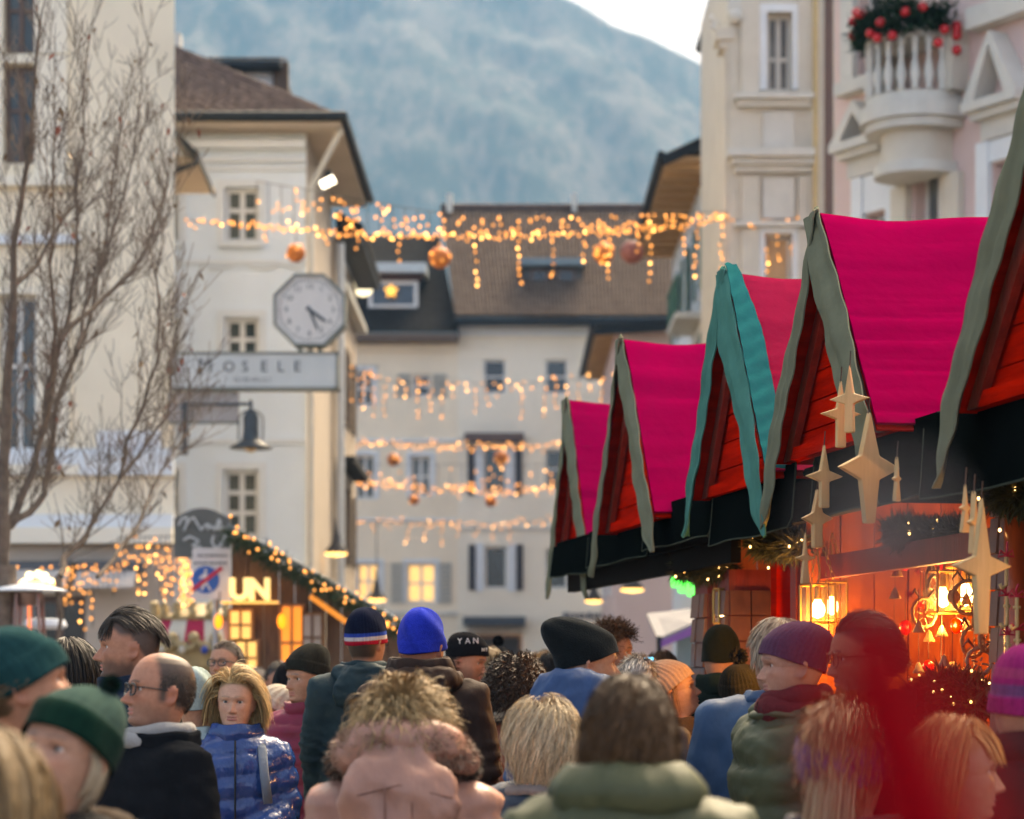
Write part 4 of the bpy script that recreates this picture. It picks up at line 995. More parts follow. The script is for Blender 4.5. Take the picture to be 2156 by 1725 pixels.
def hut():
    d = 24.; s = d/FZ; X = lambda x: P(x, 0, d)[0]; Z = lambda y: P(0, y, d)[2]
    H = thing('wooden_hut', 'brown wooden market hut with garlanded sloping roof behind the blonde woman', 'hut', (X(640), d, 0))
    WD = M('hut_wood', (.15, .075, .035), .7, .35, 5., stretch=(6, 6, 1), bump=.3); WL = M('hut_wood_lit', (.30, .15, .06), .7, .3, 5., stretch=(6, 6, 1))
    ax, az, ex, ez = X(488), Z(1118), X(850), Z(1322)
    lx = ax-.12
    roofz = lambda x: az - abs(x-ax)*(az-ez)/(ex-ax)
    for x0 in np.arange(lx+.12, ex-.1, .155):
        x1 = x0+.145; op = X(655) < x0 < X(700)
        z0 = 0; z1 = min(roofz(x0), roofz(x1))-.04
        if z1 > .2: MB().add([(x0, d+.1, z0), (x1, d+.1, z0), (x1, d+.1, roofz(x1)-.04), (x0, d+.1, roofz(x0)-.04), (x0, d+.14, z0), (x1, d+.14, z0), (x1, d+.14, roofz(x1)-.04), (x0, d+.14, roofz(x0)-.04)], [(0,1,2,3),(7,6,5,4),(0,4,5,1),(1,5,6,2),(2,6,7,3),(3,7,4,0)]).build('plank', WD, H)
    for sgn in (1,):
        e = ex
        q = MB().add([(ax, d-.35, az+.06), (e, d-.35, ez+.06), (e, d+2.6, ez+.06), (ax, d+2.6, az+.06), (ax, d-.35, az), (e, d-.35, ez), (e, d+2.6, ez), (ax, d+2.6, az)], [(0,1,2,3),(7,6,5,4),(0,4,5,1),(1,5,6,2),(2,6,7,3),(3,7,4,0)])
        q.build('roof', M('hut_roof_grey', (.20, .23, .24), .7, .15), H)
        MB().box2((e-.2, d+.15, 0), (e-.1, d+2.4, ez)).build('side_wall', WD, H); MB().box2((ax-.02, d+.15, 0), (ax+.08, d+2.4, az-.05)).build('side_wall', WD, H)
        garland(H, [(ax, d-.4, az-.06), (e, d-.4, ez-.06)], .13, 2200, 4+sgn, ln=.1)
    rr_ = random.Random(8); o0 = np.array(H.location)
    for t in np.linspace(.02, 1, 52):
        p = np.array([ax+(ex-ax)*t+rr_.gauss(0, .03), d-.5, az+(ez-az)*t-.02+rr_.gauss(0, .06)])
        if rr_.random() < .9: link('bulb', bulb_mesh(.0125, rr_.choice((0, 1, 1)), BULB), H, p-o0)
    # lit letters on a shelf
    LET = EM('letter_glow', (1., .68, .30), 0.13)
    for ch, x in (('U', 507), ('N', 549)): text_mesh(ch, .285, .03, LET, 'letter', (X(x), d-.12, Z(1244)), (R(90), 0, 0), H, bold=.014)
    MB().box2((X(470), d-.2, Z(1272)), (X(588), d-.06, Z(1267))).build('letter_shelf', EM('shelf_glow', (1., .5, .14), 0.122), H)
    # counter opening with warm interior, lamps and lattice windows
    for x0, x1, y0, y1, m in ((487, 528, 1288, 1345, EM('hut_window_glow', (1., .55, .17), 0.103)), (500, 540, 1352, 1420, EM('hut_figure_glow', (1., .55, .17), 0.103)), (594, 636, 1278, 1430, EM('hut_glow_orange', (1., .30, .04), 0.0936)), (640, 676, 1296, 1390, M('hut_pane', (.45, .38, .30), .4))):
        W = MB().box2((X(x0)-.03, d-.02, Z(y1)-.03), (X(x1)+.03, d+.095, Z(y0)+.03)).build('window', WL, H)
        q = MB().box2((X(x0), d-.04, Z(y1)), (X(x1), d-.025, Z(y0))).build('pane', m, W)
        q = MB(); q.box2(((X(x0)+X(x1))/2-.012, d-.055, Z(y1)), ((X(x0)+X(x1))/2+.012, d-.042, Z(y0))); q.box2((X(x0), d-.058, (Z(y0)+Z(y1))/2-.012), (X(x1), d-.0445, (Z(y0)+Z(y1))/2+.012)); q.build('muntin', WD, W)
    for x, y in ((465, 1310), (597, 1309)):
        L = MB().sphere((X(x), d-.2, Z(y)), (.042, .042, .075), 12, 10).build('paper_lamp', EM('lamp_redorange', (1., .25, .02), 0.257), H, smooth=True)
        MB().tube([(X(x), d-.2, Z(y)+.07), (X(x), d-.1, Z(y)+.3)], .006, 4).build('cord', WIRE, L)
    MB().box2((X(545), d-.25, .95), (X(840), d+.05, 1.05)).build('counter', WL, H)
    for k, (x0, y0, x1, y1) in enumerate(((660, 1258, 735, 1312),)):
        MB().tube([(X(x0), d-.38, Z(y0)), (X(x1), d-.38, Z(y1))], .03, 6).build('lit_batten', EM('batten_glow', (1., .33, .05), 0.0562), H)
hut()

# ---- bare tree
def bare_tree():
    d = 19.; T = thing('bare_tree', 'leafless street tree with upswept branches and a few red brown leaves, at the left', 'tree', (P(-10, 0, d)[0], d, 0))
    BK = M('bark_grey', (.15, .11, .08), .9, .35, 12., bump=.5, bscale=50)
    r_ = random.Random(5); q = MB(); tips = []
    def limb(pts, r0, r1, n=6): q.tube(pts, np.linspace(r0, r1, len(pts)), n, caps=False)
    px = lambda l, dd=0.: [P(x, y, d+dd*i/len(l)) for i, (x, y) in enumerate(l)]
    base = P(8, 1190, d)
    limb([(base[0]-.02, d, 0), (base[0], d, .9), base], .125, .10, 10)
    mains = [([(8, 1190), (18, 1110), (40, 1050), (75, 985), (92, 900), (100, 820), (130, 720), (150, 600), (160, 480), (172, 300), (190, 60)], .065, .2),
             ([(8, 1190), (5, 1050), (12, 900), (20, 760), (30, 600), (38, 430), (60, 330), (75, 180), (90, 20)], .085, -.3),
             ([(18, 1110), (60, 1080), (92, 1040), (104, 1000), (104, 930), (120, 850), (165, 740), (200, 640), (225, 520), (240, 380), (262, 220)], .05, .5),
             ([(124, 1215), (135, 1175), (180, 1135), (205, 1080), (250, 1010), (300, 950), (350, 880), (360, 800), (372, 720)], .045, .7),
             ([(124, 1215), (128, 1300), (120, 1450)], .05, 0.),
             ([(205, 1215), (260, 1150), (290, 1100), (320, 1030), (365, 960), (400, 900)], .030, .9),
             ([(92, 900), (110, 800), (118, 700), (110, 560), (112, 400), (118, 250)], .035, -.5),
             ([(30, 600), (75, 560), (120, 480), (150, 430), (165, 330)], .035, .4),
             ([(130, 720), (190, 650), (260, 590), (310, 520), (345, 430), (362, 330)], .035, .6),
             ([(250, 1010), (265, 930), (300, 850), (330, 760), (335, 640), (340, 520)], .028, -.3),
             ([(165, 740), (175, 660), (215, 560), (250, 450), (275, 330), (290, 200)], .03, .3),
             ([(12, 900), (-20, 800), (-40, 600), (-30, 300)], .05, .3)]
    def grow(p, dv, ln, r, lev):
        n = 5; pts = [p]; v = dv.copy()
        for i in range(n):
            v = v + np.array([r_.gauss(0, .13), r_.gauss(0, .13), .10+r_.gauss(0, .08)]); v /= np.linalg.norm(v)
            pts.append(pts[-1] + v*ln/n)
        limb(pts, r, max(r*.35, .0021), 4 if lev else 5)
        if lev < 3:
            for k in range(3 if lev == 0 else 3):
                i = r_.randint(1, n-1); w = v + np.array([r_.gauss(0, .55), r_.gauss(0, .5), r_.gauss(.1, .3)]); w /= np.linalg.norm(w)
                grow(pts[i], w, ln*r_.uniform(.4, .62), max(r*.5, .0024), lev+1)
        tips.append(pts[-1])
    for l, r0, dd in mains:
        pts = px(l, dd*3); fine = [tuple(np.array(pts[i])*(1-t)+np.array(pts[i+1])*t) for i in range(len(pts)-1) for t in (0, .5)] + [tuple(pts[-1])]
        fine = [np.array(p)+np.array([r_.gauss(0, .012), r_.gauss(0, .03), 0]) for p in fine]; limb(fine, r0*.62, .0065)
        if len(l) < 4: continue
        for i in range(2, len(fine)):
            for _ in range(3 if r_.random() < .8 else 2):
                dv = fine[min(i+1, len(fine)-1)]-fine[i-1]; dv = dv/(np.linalg.norm(dv)+1e-9) + np.array([r_.gauss(.05, .42), r_.gauss(0, .4), r_.gauss(.15, .2)]); dv /= np.linalg.norm(dv)
                grow(fine[i], dv, r_.uniform(.3, .8), .0052*(1.2-.7*i/len(fine)), 1)
    q.build('trunk', BK, T, smooth=True)
    LV = [M('leaf_rust', (.22, .06, .03), .7, .3), M('leaf_brown', (.17, .10, .045), .7, .3)]
    me = [MB().add([(0, 0, 0), (.018, .006, -.03), (0, .01, -.075), (-.018, .002, -.035)], [(0, 1, 2), (0, 2, 3)]).mesh('leaf', m) for m in LV]
    o0 = np.array(T.location); r_.shuffle(tips)
    for p in tips[:150]:
        o = link('leaf', me[r_.random() < .5], T, p-o0); o.rotation_euler = (r_.uniform(-.6, .6), r_.uniform(-.6, .6), r_.uniform(0, 6.28)); o.scale = [r_.uniform(.6, 1.25)]*3
bare_tree()
# ================================================================ the row of gabled market stalls on the right
ROW0 = np.array([1.23, 9.33, 0.]); ROWR = np.array([-.163, .987, 0.]); ROWE = np.array([.987, .163, 0.])
def S(s, t, z): return ROW0 + ROWR*s + ROWE*t + np.array([0, 0, z])
def Srow(px, t):
    """row coordinate s of the point at depth t behind the front line that lies on survey column px"""
    k = (px-CX)/FZ; return (ROW0[0]+ROWE[0]*t - k*(ROW0[1]+ROWE[1]*t)) / (k*ROWR[1] - ROWR[0])
def Sz(s, t, zy): return float(CAM_H + (HY-zy)/FZ*S(s, t, 0)[1])

def fabric(name, col, sheen=0., rough=.85, stretch=(1, 1, 1), bscale=18., bump=.25, var=.1):
    return M(name, col, rough, var, 7., bump=bump, bscale=bscale, sheen=0., spec=0., stretch=stretch, bdist=.012)
PINK = fabric('felt_magenta', (.31, .001, .052), var=.06, sheen=.12); PINK2 = fabric('felt_rose', (.33, .014, .052), var=.08, sheen=.12)
OLIVE = fabric('felt_sage', (.165, .175, .12), sheen=.1); TEAL = fabric('felt_teal', (.015, .17, .16), sheen=.1); TEALG = fabric('felt_teal_grey', (.06, .20, .165), sheen=.1)
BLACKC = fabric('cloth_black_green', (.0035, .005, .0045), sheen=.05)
REDW = M('plank_red', (.50, .010, .003), .6, .35, 2.2, stretch=(1, 1, 9), bump=.35, bscale=14., hue=(.70, .014, .004), detail=7., spec=0.)
REDD = M('wood_red_dark', (.22, .018, .010), .55, .3, 3., stretch=(8, 8, 1), bump=.3, bscale=12.)
ORANGE = M('wood_orange', (.30, .048, .008), .5, .25, 2.5, stretch=(7, 7, 1), bump=.3, bscale=10., hue=(.42, .085, .014), detail=6.)
SHING = M('shingle_brown', (.12, .034, .02), .5, .3, 5., bump=.3, bscale=14., hue=(.22, .07, .035)); SHINGP = M('shingle_edge', (.20, .08, .05), .5, .2, 5.)
PALEW = M('spruce_pale', (.60, .35, .13), .6, .12, 3., stretch=(9, 9, 1), bump=.15, bscale=20., hue=(.70, .44, .19), detail=6.)

def slope_sheet(s0, sgn, t0, t1, hw, za, ze, n=80, m=28, seed=1, amp=.013, lift=0., th=.012, edge_sag=.0):
    """one sagging cloth roof slope: rows from ridge to eave, columns from front to back"""
    f = np.linspace(0, 1, n); t = np.linspace(t0, t1, m)
    F, T = np.meshgrid(f, t, indexing='ij')
    w = hw*(F**.93); z = za - (za-ze)*(F**1.06) - .03*np.sin(math.pi*F)
    p3 = np.stack([T*.7, F*15., 0*F+seed], 2).reshape(-1, 3)
    rid = 1-2*np.abs(fbm(p3*np.array([1., 1.7, 1.]), 1.0, 3, seed).reshape(F.shape)); z = z + (amp*.8*fbm(p3*np.array([1, .6, 1]), 1.0, 3, seed+4).reshape(F.shape) + amp*.45*rid*(.35+.65*np.clip(fbm(p3*.3, 1., 2, seed+9).reshape(F.shape), 0, 1)))*np.clip(F*6, 0, 1) - .03*np.exp(-((T-t0-.28)/.22)**2)*(1-F)**3 + .0
    V = ROW0 + ROWR*(s0 + sgn*w)[..., None] + ROWE*T[..., None]; V[..., 2] = z+lift
    return V

def sheet(V, name, mat, parent, th=.012, nrm=None):
    """cloth sheet with real thickness"""
    V = np.asarray(V); a, b = V.shape[:2]
    du = np.gradient(V, axis=0); dv = np.gradient(V, axis=1); n = np.cross(du, dv); n /= np.linalg.norm(n, axis=2)[..., None]+1e-9
    B = V + n*th; q = MB(); q.grid(V); q.grid(B[:, ::-1])
    rim = [(i, 0) for i in range(a)] + [(a-1, j) for j in range(1, b)] + [(i, b-1) for i in range(a-2, -1, -1)] + [(0, j) for j in range(b-2, 0, -1)]
    k = len(rim); v = [V[i] for i in rim] + [B[i] for i in rim]; q.add(v, [(i, (i+1) % k, k+(i+1) % k, k+i) for i in range(k)])
    return q.build(name, mat, parent, smooth=True)

def gable(label, s0, t0, hw, za, ze, trim, pink, tail=(.26, .26), seed=1, trim_w=.12, over=None):
    G = thing('stall_gable', label, 'stall roof', S(s0, t0, ze), group='gabled cloth roofs of the stalls')
    for sg, nm in ((-1, 1), (1, 2)):
        V = slope_sheet(s0, sg, t0-.045, t0+2.3, hw, za, ze, seed=seed*3+nm); 
        sheet(V if sg < 0 else V[:, ::-1], 'roof_cloth', pink, G)
        L_ = slope_sheet(s0, sg, t0-.04, t0+.6, hw*.985, za-.03, ze-.025, n=10, m=6, amp=0.); sheet(L_ if sg < 0 else L_[:, ::-1], 'lining_boards', REDW, G, th=.01)
    # front fascia cloths with hanging tails, wavy free edge
    for sg, tl in zip((-1, 1), tail):
        n = 44; V = np.zeros((n, 9, 3)); r = np.random.default_rng(seed*7+sg)
        ph = r.uniform(0, 6.28, 4)
        for i in range(n):
            f = i/(n-1)*(1+tl); fe = min(f, 1.)
            w = hw*fe**.93 + (f-fe)*hw*.30; z = za-(za-ze)*fe**1.06-.03*math.sin(math.pi*fe) - (f-fe)*(za-ze)*1.05
            tp = 1. if f < 1 else max(1-((f-1)/tl)**1.8*.93, .06)
            ww = trim_w*(.35+.65*min(f*3.5, 1))*.9*tp*(1+.05*math.sin(9*f+ph[0])+.04*math.sin(21*f+ph[1]))*(1. if sg < 0 else .72)
            for j in range(9):
                e = j/8; back = .0
                bul = .007*math.sin(e*math.pi*1.5+ph[2]+3*f)+.005*math.sin(e*7+f*9+ph[3]) + .003*math.sin(f*37+ph[0]+e*3) + .0045*math.sin(e*15+ph[1]+2*f)
                V[i, j] = S(s0+sg*(w - ww*e*1.15), t0-.058+bul-.01*e, z+.028 - ww*e*.55)
        sheet(V if sg > 0 else V[:, ::-1], 'fascia_cloth', trim, G, th=.006)
        if over is not None and sg < 0:                     # gathered band lying over the roof edge
            n = 60; V = np.zeros((n, 8, 3))
            for i in range(n):
                f = i/(n-1)*1.02; w = hw*min(f, 1)**.93; z = za-(za-ze)*f**1.06-.03*math.sin(math.pi*min(f, 1))
                for j in range(8): V[i, j] = S(s0+sg*w, t0-.05+.105*j/7*(.5+.5*min(3*f, 1)), z+.036+.004*math.sin(i*1.3+j*.5)+.004*math.sin(i*.6+j))
            sheet(V, 'gathered_band', over, G, th=.006)
    # red plank gable wall behind the cloth: planks, side battens
    zb = ze-.02; nP = 7
    for k in range(nP):
        z0 = zb+(za-.12-zb)*k/nP; z1 = zb+(za-.12-zb)*(k+1)/nP-.006
        w0 = hw*(1-(z0-zb)/(za-zb))*.98; w1 = hw*(1-(z1-zb)/(za-zb))*.98; off = .035+rng.uniform(0, .008)
        v = [S(s0-w0, t0+off, z0), S(s0+w0, t0+off, z0), S(s0+w1, t0+off, z1), S(s0-w1, t0+off, z1)]
        MB().add(v + [p+ROWE*.02 for p in v], [(0,1,2,3),(7,6,5,4),(0,4,5,1),(1,5,6,2),(2,6,7,3),(3,7,4,0)]).build('plank', REDW, G)
    for sg in (-1, 1):
        a, b = S(s0+sg*hw*.93, t0-.004, zb), S(s0, t0-.004, za-.13); q = MB(); v = [a, b, b-np.array([0, 0, .12]), a-ROWR*sg*.085]
        q.add(v + [p+ROWE*.03 for p in v], [(0,1,2,3),(7,6,5,4),(0,4,5,1),(1,5,6,2),(2,6,7,3),(3,7,4,0)]); q.build('rafter', REDD, G)
    a, b = S(s0-hw*.97, t0+.002, zb), S(s0+hw*.97, t0+.002, zb); q = MB()
    v = [a, b, b+np.array([0, 0, .05]), a+np.array([0, 0, .05])]; q.add(v + [p+ROWE*.03 for p in v], [(0,1,2,3),(7,6,5,4),(0,4,5,1),(1,5,6,2),(2,6,7,3),(3,7,4,0)]); q.build('tie_beam', REDW, G)
    return G

def valance(label, s0, s1, z0, z1, t=.06, drop=0., seed=1, fold=.003):
    n, m = 30, 8; V = np.zeros((m, n, 3)); r = np.random.default_rng(seed); ph = r.uniform(0, 6, 3)
    for j in range(n):
        s = s0+(s1-s0)*j/(n-1); lo = z0 + drop*(j/(n-1)) + .005*math.sin(j*.35+ph[0])
        for i in range(m):
            e = i/(m-1); V[i, j] = S(s, t - .02*e + fold*math.sin(j*.9+ph[1]+e*2)*e, z1+(lo-z1)*e)
    T = thing('valance_cloth', label, 'cloth', V[-1, 0], group='dark valance cloths under the gables')
    sheet(V, 'cloth', BLACKC, T, th=.006)
    MB().tube([*V[::2, 0], *V[-1, 1:-1:2], *V[::-2, -1]], .0042, 5).build('piping', fabric('piping_sage', (.05, .06, .045)), T)

def pillar(label, s0, s1, t0, t1, z1, rows, name='shingled_pillar'):
    """square post clad with rows of square wooden shingles"""
    Q = thing(name, label, 'post', S((s0+s1)/2, (t0+t1)/2, 0), group='shingled posts of the stalls')
    v = [S(a, b, z) for z in (0, z1) for a, b in ((s0, t0), (s1, t0), (s1, t1), (s0, t1))]
    MB().add(v, [(3,2,1,0),(4,5,6,7),(0,1,5,4),(1,2,6,5),(2,3,7,6),(3,0,4,7)]).build('core', REDD, Q)
    h = .128; nz = int(z1/h)
    def face(A, B, nrm, m):
        L = np.linalg.norm(B-A); k = max(1, round(L/.105)); u = (B-A)/L; w = L/k
        for i in range(nz):
            if (i+1)*h < 1.1: continue
            for j in range(k):
                o = .004+rng.uniform(0, .005); a = A+u*(j*w+.003)+np.array([0, 0, i*h+.003]); th = .010+rng.uniform(0, .005)
                p = [a, a+u*(w-.006), a+u*(w-.006)+np.array([0, 0, h-.006]), a+np.array([0, 0, h-.006])]
                lo = [x+nrm*(o+th*(1.4 if q < 2 else .7)) for q, x in enumerate(p)]
                MB().add(p+lo, [(4,5,6,7),(0,1,5,4),(1,2,6,5),(2,3,7,6),(3,0,4,7)]).build('shingle', m, Q)
    face(S(s0, t0, 0), S(s0, t1, 0), -ROWR, SHING); face(S(s1, t0, 0), S(s0, t0, 0), -ROWE, SHINGP)
    return Q

def beam(par, name, a, b, w, h, mat):
    a, b = np.array(a), np.array(b); d = b-a; d /= np.linalg.norm(d); sd = np.cross(d, [0, 0, 1.]); sd = sd/np.linalg.norm(sd) if np.linalg.norm(sd) > .1 else ROWR; up = np.cross(sd, d)
    v = [p+sd*x*w/2+up*y*h/2 for p in (a, b) for x, y in ((-1, -1), (1, -1), (1, 1), (-1, 1))]
    return MB().add(v, [(3,2,1,0),(4,5,6,7),(0,1,5,4),(1,2,6,5),(2,3,7,6),(3,0,4,7)]).build(name, mat, par)

LAMP_COL = (1., .50, .17)
GLOW = EM('lantern_bulb', (1., .70, .34), 2.2)
CLEAR = bpy.data.materials.new('lantern_glass'); CLEAR.use_nodes = True
_b = CLEAR.node_tree.nodes['Principled BSDF']; _nt = CLEAR.node_tree
_mx = _nt.nodes.new('ShaderNodeMixShader'); _tr = _nt.nodes.new('ShaderNodeBsdfTransparent'); _mx.inputs[0].default_value = .05
_b.inputs['Roughness'].default_value = .08; _b.inputs['Base Color'].default_value = (.9, .8, .6, 1)
_nt.links.new(_tr.outputs[0], _mx.inputs[1]); _nt.links.new(_b.outputs[0], _mx.inputs[2]); _nt.links.new(_mx.outputs[0], _nt.nodes['Material Output'].inputs['Surface'])
BRASS = M('lantern_brass', (.50, .30, .09), .35, .15, 8., metal=.7)
def lantern(label, p, w, h, ztop, power, chains=True, rz=.3):
    L = thing('glass_lantern', label, 'lantern', p, group='glass lanterns in the stalls')
    cs, sn = math.cos(rz), math.sin(rz); c = lambda x, y, z: np.array(p)+np.array([cs*x-sn*y, sn*x+cs*y, z])
    cor = [(-1, -1), (1, -1), (1, 1), (-1, 1)]
    q = MB(); b = .006
    for x, y in cor: q.tube([c(x*w/2, y*w/2, 0), c(x*w/2, y*w/2, h)], b, 4)
    for k in range(4):
        for z in (0, h): q.tube([c(cor[k][0]*w/2, cor[k][1]*w/2, z), c(cor[(k+1) % 4][0]*w/2, cor[(k+1) % 4][1]*w/2, z)], b, 4)
    q.build('frame', BRASS, L)
    for k in range(4):
        a, e = cor[k], cor[(k+1) % 4]; f = .49*w
        MB().add([c(a[0]*f, a[1]*f, .008), c(e[0]*f, e[1]*f, .008), c(e[0]*f, e[1]*f, h-.008), c(a[0]*f, a[1]*f, h-.008)], [(0, 1, 2, 3)]).build('pane', CLEAR, L)
    MB().lathe([(.001, h*.12), (w*.22, h*.18), (w*.29, h*.32), (w*.26, h*.46), (w*.16, h*.55), (w*.12, h*.62)], p, 14).build('bulb', GLOW, L, smooth=True)
    MB().lathe([(w*.13, h*.62), (w*.15, h*.66), (w*.13, h*.9), (.012, h*.98)], p, 12).build('socket', BRASS, L)
    MB().tube([c(0, 0, h*.97), c(.01, 0, h+.05), c(0, .01, ztop-p[2])], .005, 5).build('cable', BRASS, L)
    if chains:
        for x, y in cor[:2]:
            A, B = c(x*w/2, y*w/2, h), c(0, 0, h+w*2.2); n = 9
            q = MB()
            for k in range(n):
                m0 = A+(B-A)*(k+.5)/n; dv = (B-A)/n*.55; sd = np.cross(dv, [0, 1, .2] if k % 2 else [1, .3, 0]); sd *= .008/np.linalg.norm(sd); a = np.linspace(0, 2*math.pi, 9)
                q.tube([m0+dv*math.cos(t)+sd*math.sin(t) for t in a], .0022, 4, caps=False)
            q.build('chain', BRASS, L)['kind'] = 'stuff'
    ld = bpy.data.lights.new('lantern_light', 'POINT'); ld.energy = power*.30; ld.color = LAMP_COL; ld.shadow_soft_size = .05
    lo = bpy.data.objects.new('lantern_light', ld); COL.objects.link(lo); lo.parent = L; lo.location = (0, 0, h*.05-.06)
    return L

def star(label, px, py, d_, size, th, yaw, waist=.24, stretch=1.35, cord=.35, mat=PALEW):
    """four-pointed wooden star hung on a thread"""
    d = S(Srow(px, -.16), -.16, 0)[1]; p = P(px, py, d); T = thing('wooden_star', label, 'star', p, group='wooden stars under the stall gables')
    h, w, k = size/2*stretch, size/2, size*waist*.5
    poly = [(0, h), (-k*.8, k), (-w, .04*size), (-k*.8, -k), (0, -h), (k*.8, -k), (w, .04*size), (k*.8, k)]
    poly = [(0, h)] + [(-k, k*1.15), (-w, 0), (-k, -k*1.15), (-.018, -h), (.018, -h), (k, -k*1.15), (w, 0), (k, k*1.15)]
    u = np.array([math.cos(yaw), math.sin(yaw), 0]); n = np.array([-math.sin(yaw), math.cos(yaw), 0])
    o = MB().prism(poly, p-n*th/2, u, (0, 0, 1), n, th).build('star', mat, T)
    bv = o.modifiers.new('bevel', 'BEVEL'); bv.width = .004; bv.segments = 2; bv.limit_method = 'ANGLE'
    MB().tube([p+[0, 0, h-.01], p+[.004, 0, h+cord]], .0022, 4).build('thread', M('thread_dark', (.06, .03, .02), .8), T)

# gables, near to far
ZA, ZE = 3.40, 2.52
gable('nearest sage edged red gable with magenta cloth roof, cut by the right edge', -2.26, 0., .80, 3.42, 2.50, OLIVE, PINK, (.30, .3), 2, .20)
gable('large sage edged gable with wrinkled magenta cloth roof and stars hung below', 0., 0., .70, ZA, ZE, OLIVE, PINK, (.34, .34), 3, .20)
gable('teal edged gable with gathered teal band on its rose cloth roof', 1.44, 0., .66, 3.41, 2.47, TEALG, PINK2, (.30, .22), 4, .18, over=TEAL)
gable('sage edged gable with smooth magenta roof left of the teal edged one', 3.62, 0., .74, 3.41, 2.44, OLIVE, PINK, (.22, .28), 5, .18)
gable('farthest small sage edged gable with magenta cloth roof', 6.35, .22, .62, 3.40, 2.42, OLIVE, PINK, (.34, .3), 6, .18)
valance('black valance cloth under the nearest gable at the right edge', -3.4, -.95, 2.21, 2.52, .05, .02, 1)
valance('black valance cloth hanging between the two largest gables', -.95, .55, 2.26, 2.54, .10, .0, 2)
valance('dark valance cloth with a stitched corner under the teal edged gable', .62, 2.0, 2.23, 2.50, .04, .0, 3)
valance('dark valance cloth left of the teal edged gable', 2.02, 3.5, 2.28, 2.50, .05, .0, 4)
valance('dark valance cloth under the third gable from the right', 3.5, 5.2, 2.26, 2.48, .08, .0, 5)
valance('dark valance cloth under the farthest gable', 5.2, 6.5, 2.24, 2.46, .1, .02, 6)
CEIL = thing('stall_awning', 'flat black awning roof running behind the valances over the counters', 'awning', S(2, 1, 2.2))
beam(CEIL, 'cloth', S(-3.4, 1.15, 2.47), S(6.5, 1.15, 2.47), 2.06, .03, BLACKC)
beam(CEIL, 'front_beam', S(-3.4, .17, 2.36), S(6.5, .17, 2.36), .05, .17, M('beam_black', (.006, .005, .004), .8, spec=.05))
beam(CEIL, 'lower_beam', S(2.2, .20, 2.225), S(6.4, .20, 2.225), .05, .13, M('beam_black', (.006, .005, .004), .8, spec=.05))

# bodies: partition walls, back walls, counters
def stall_body(label, s0, s1, t0=.32, t1=1.75, zc=1.0, wallmat=ORANGE):
    B = thing('market_stall', label, 'stall', S((s0+s1)/2, t0, 0))
    n = 9
    for k in range(n):                                   # far-end partition seen from the street: upright boards
        a = t0+.02+(t1-t0-.02)*k/n; b = t0+.02+(t1-t0-.02)*(k+1)/n-.006; o = rng.uniform(0, .008)
        v = [S(s1-.03+o, a, .1), S(s1-.03+o, b, .1), S(s1-.03+o, b, 2.4), S(s1-.03+o, a, 2.4)]
        MB().add(v + [p+ROWR*.02 for p in v], [(0,1,2,3),(7,6,5,4),(0,4,5,1),(1,5,6,2),(2,6,7,3),(3,7,4,0)]).build('partition_board', wallmat, B)
    for k in range(12):
        z0 = .05+k*.2; v = [S(s0, t1, z0), S(s1, t1, z0), S(s1, t1, z0+.194), S(s0, t1, z0+.194)]
        MB().add(v + [p+ROWE*.02 for p in v], [(0,1,2,3),(7,6,5,4),(0,4,5,1),(1,5,6,2),(2,6,7,3),(3,7,4,0)]).build('back_plank', wallmat, B)
    v = [S(a, b, z) for z in (zc, zc+.05) for a, b in ((s0, t0-.14), (s1, t0-.14), (s1, t0+.4), (s0, t0+.4))]
    MB().add(v, [(3,2,1,0),(4,5,6,7),(0,1,5,4),(1,2,6,5),(2,3,7,6),(3,0,4,7)]).build('counter', REDD, B)
    for k in range(int((s1-s0)/.16)):
        a = s0+k*.16; v = [S(a, t0-.1, .02), S(a+.154, t0-.1, .02), S(a+.154, t0-.1, zc-.01), S(a, t0-.1, zc-.01)]
        MB().add(v + [p+ROWE*.02 for p in v], [(0,1,2,3),(7,6,5,4),(0,4,5,1),(1,5,6,2),(2,6,7,3),(3,7,4,0)]).build('front_board', REDW, B)
    return B
A = stall_body('nearest stall with lit orange board walls, lanterns and wreaths on sale', -1.0, 1.5)
Bq = stall_body('stall farther up the row with a glowing lantern niche', 2.0, 3.5)
Dq = stall_body('stall at the right edge behind the woman in the pink hat', -3.4, -1.35)
# posts of the near stall
beam(A, 'corner_post', S(1.44, .36, 0), S(1.44, .36, 2.4), .10, .10, ORANGE); beam(A, 'corner_post', S(1.62, .36, 0), S(1.62, .36, 2.4), .09, .09, REDD)
beam(A, 'corner_post', S(1.93, .36, 0), S(1.93, .36, 2.4), .10, .10, REDW)
MB().tube([S(-1.12, .33, 0), S(-1.12, .33, 2.4)], .052, 14).build('round_post', M('post_varnish_red', (.42, .06, .012), .35, .25, 3., stretch=(6, 6, 1), coat=.3), A, smooth=True)
beam(A, 'lintel', S(-1.05, .40, 2.10), S(1.5, .40, 2.10), .05, .10, REDD)
pillar('dark shingled post beside the round varnished post at the right', -1.02, -.86, .34, .48, 2.4, 18)
pillar('shingled post cut by the right edge', -1.55, -1.33, .30, .50, 2.4, 18)
pillar('wide brown shingled post in the middle of the row', 2.72, 2.95, .30, .52, 2.15, 17)
pillar('narrow reddish shingled post left of the wide one', 3.16, 3.44, .30, .38, 2.15, 17)
beam(Bq, 'niche_frame', S(3.12, .36, .1), S(3.12, .36, 2.1), .05, .07, ORANGE)

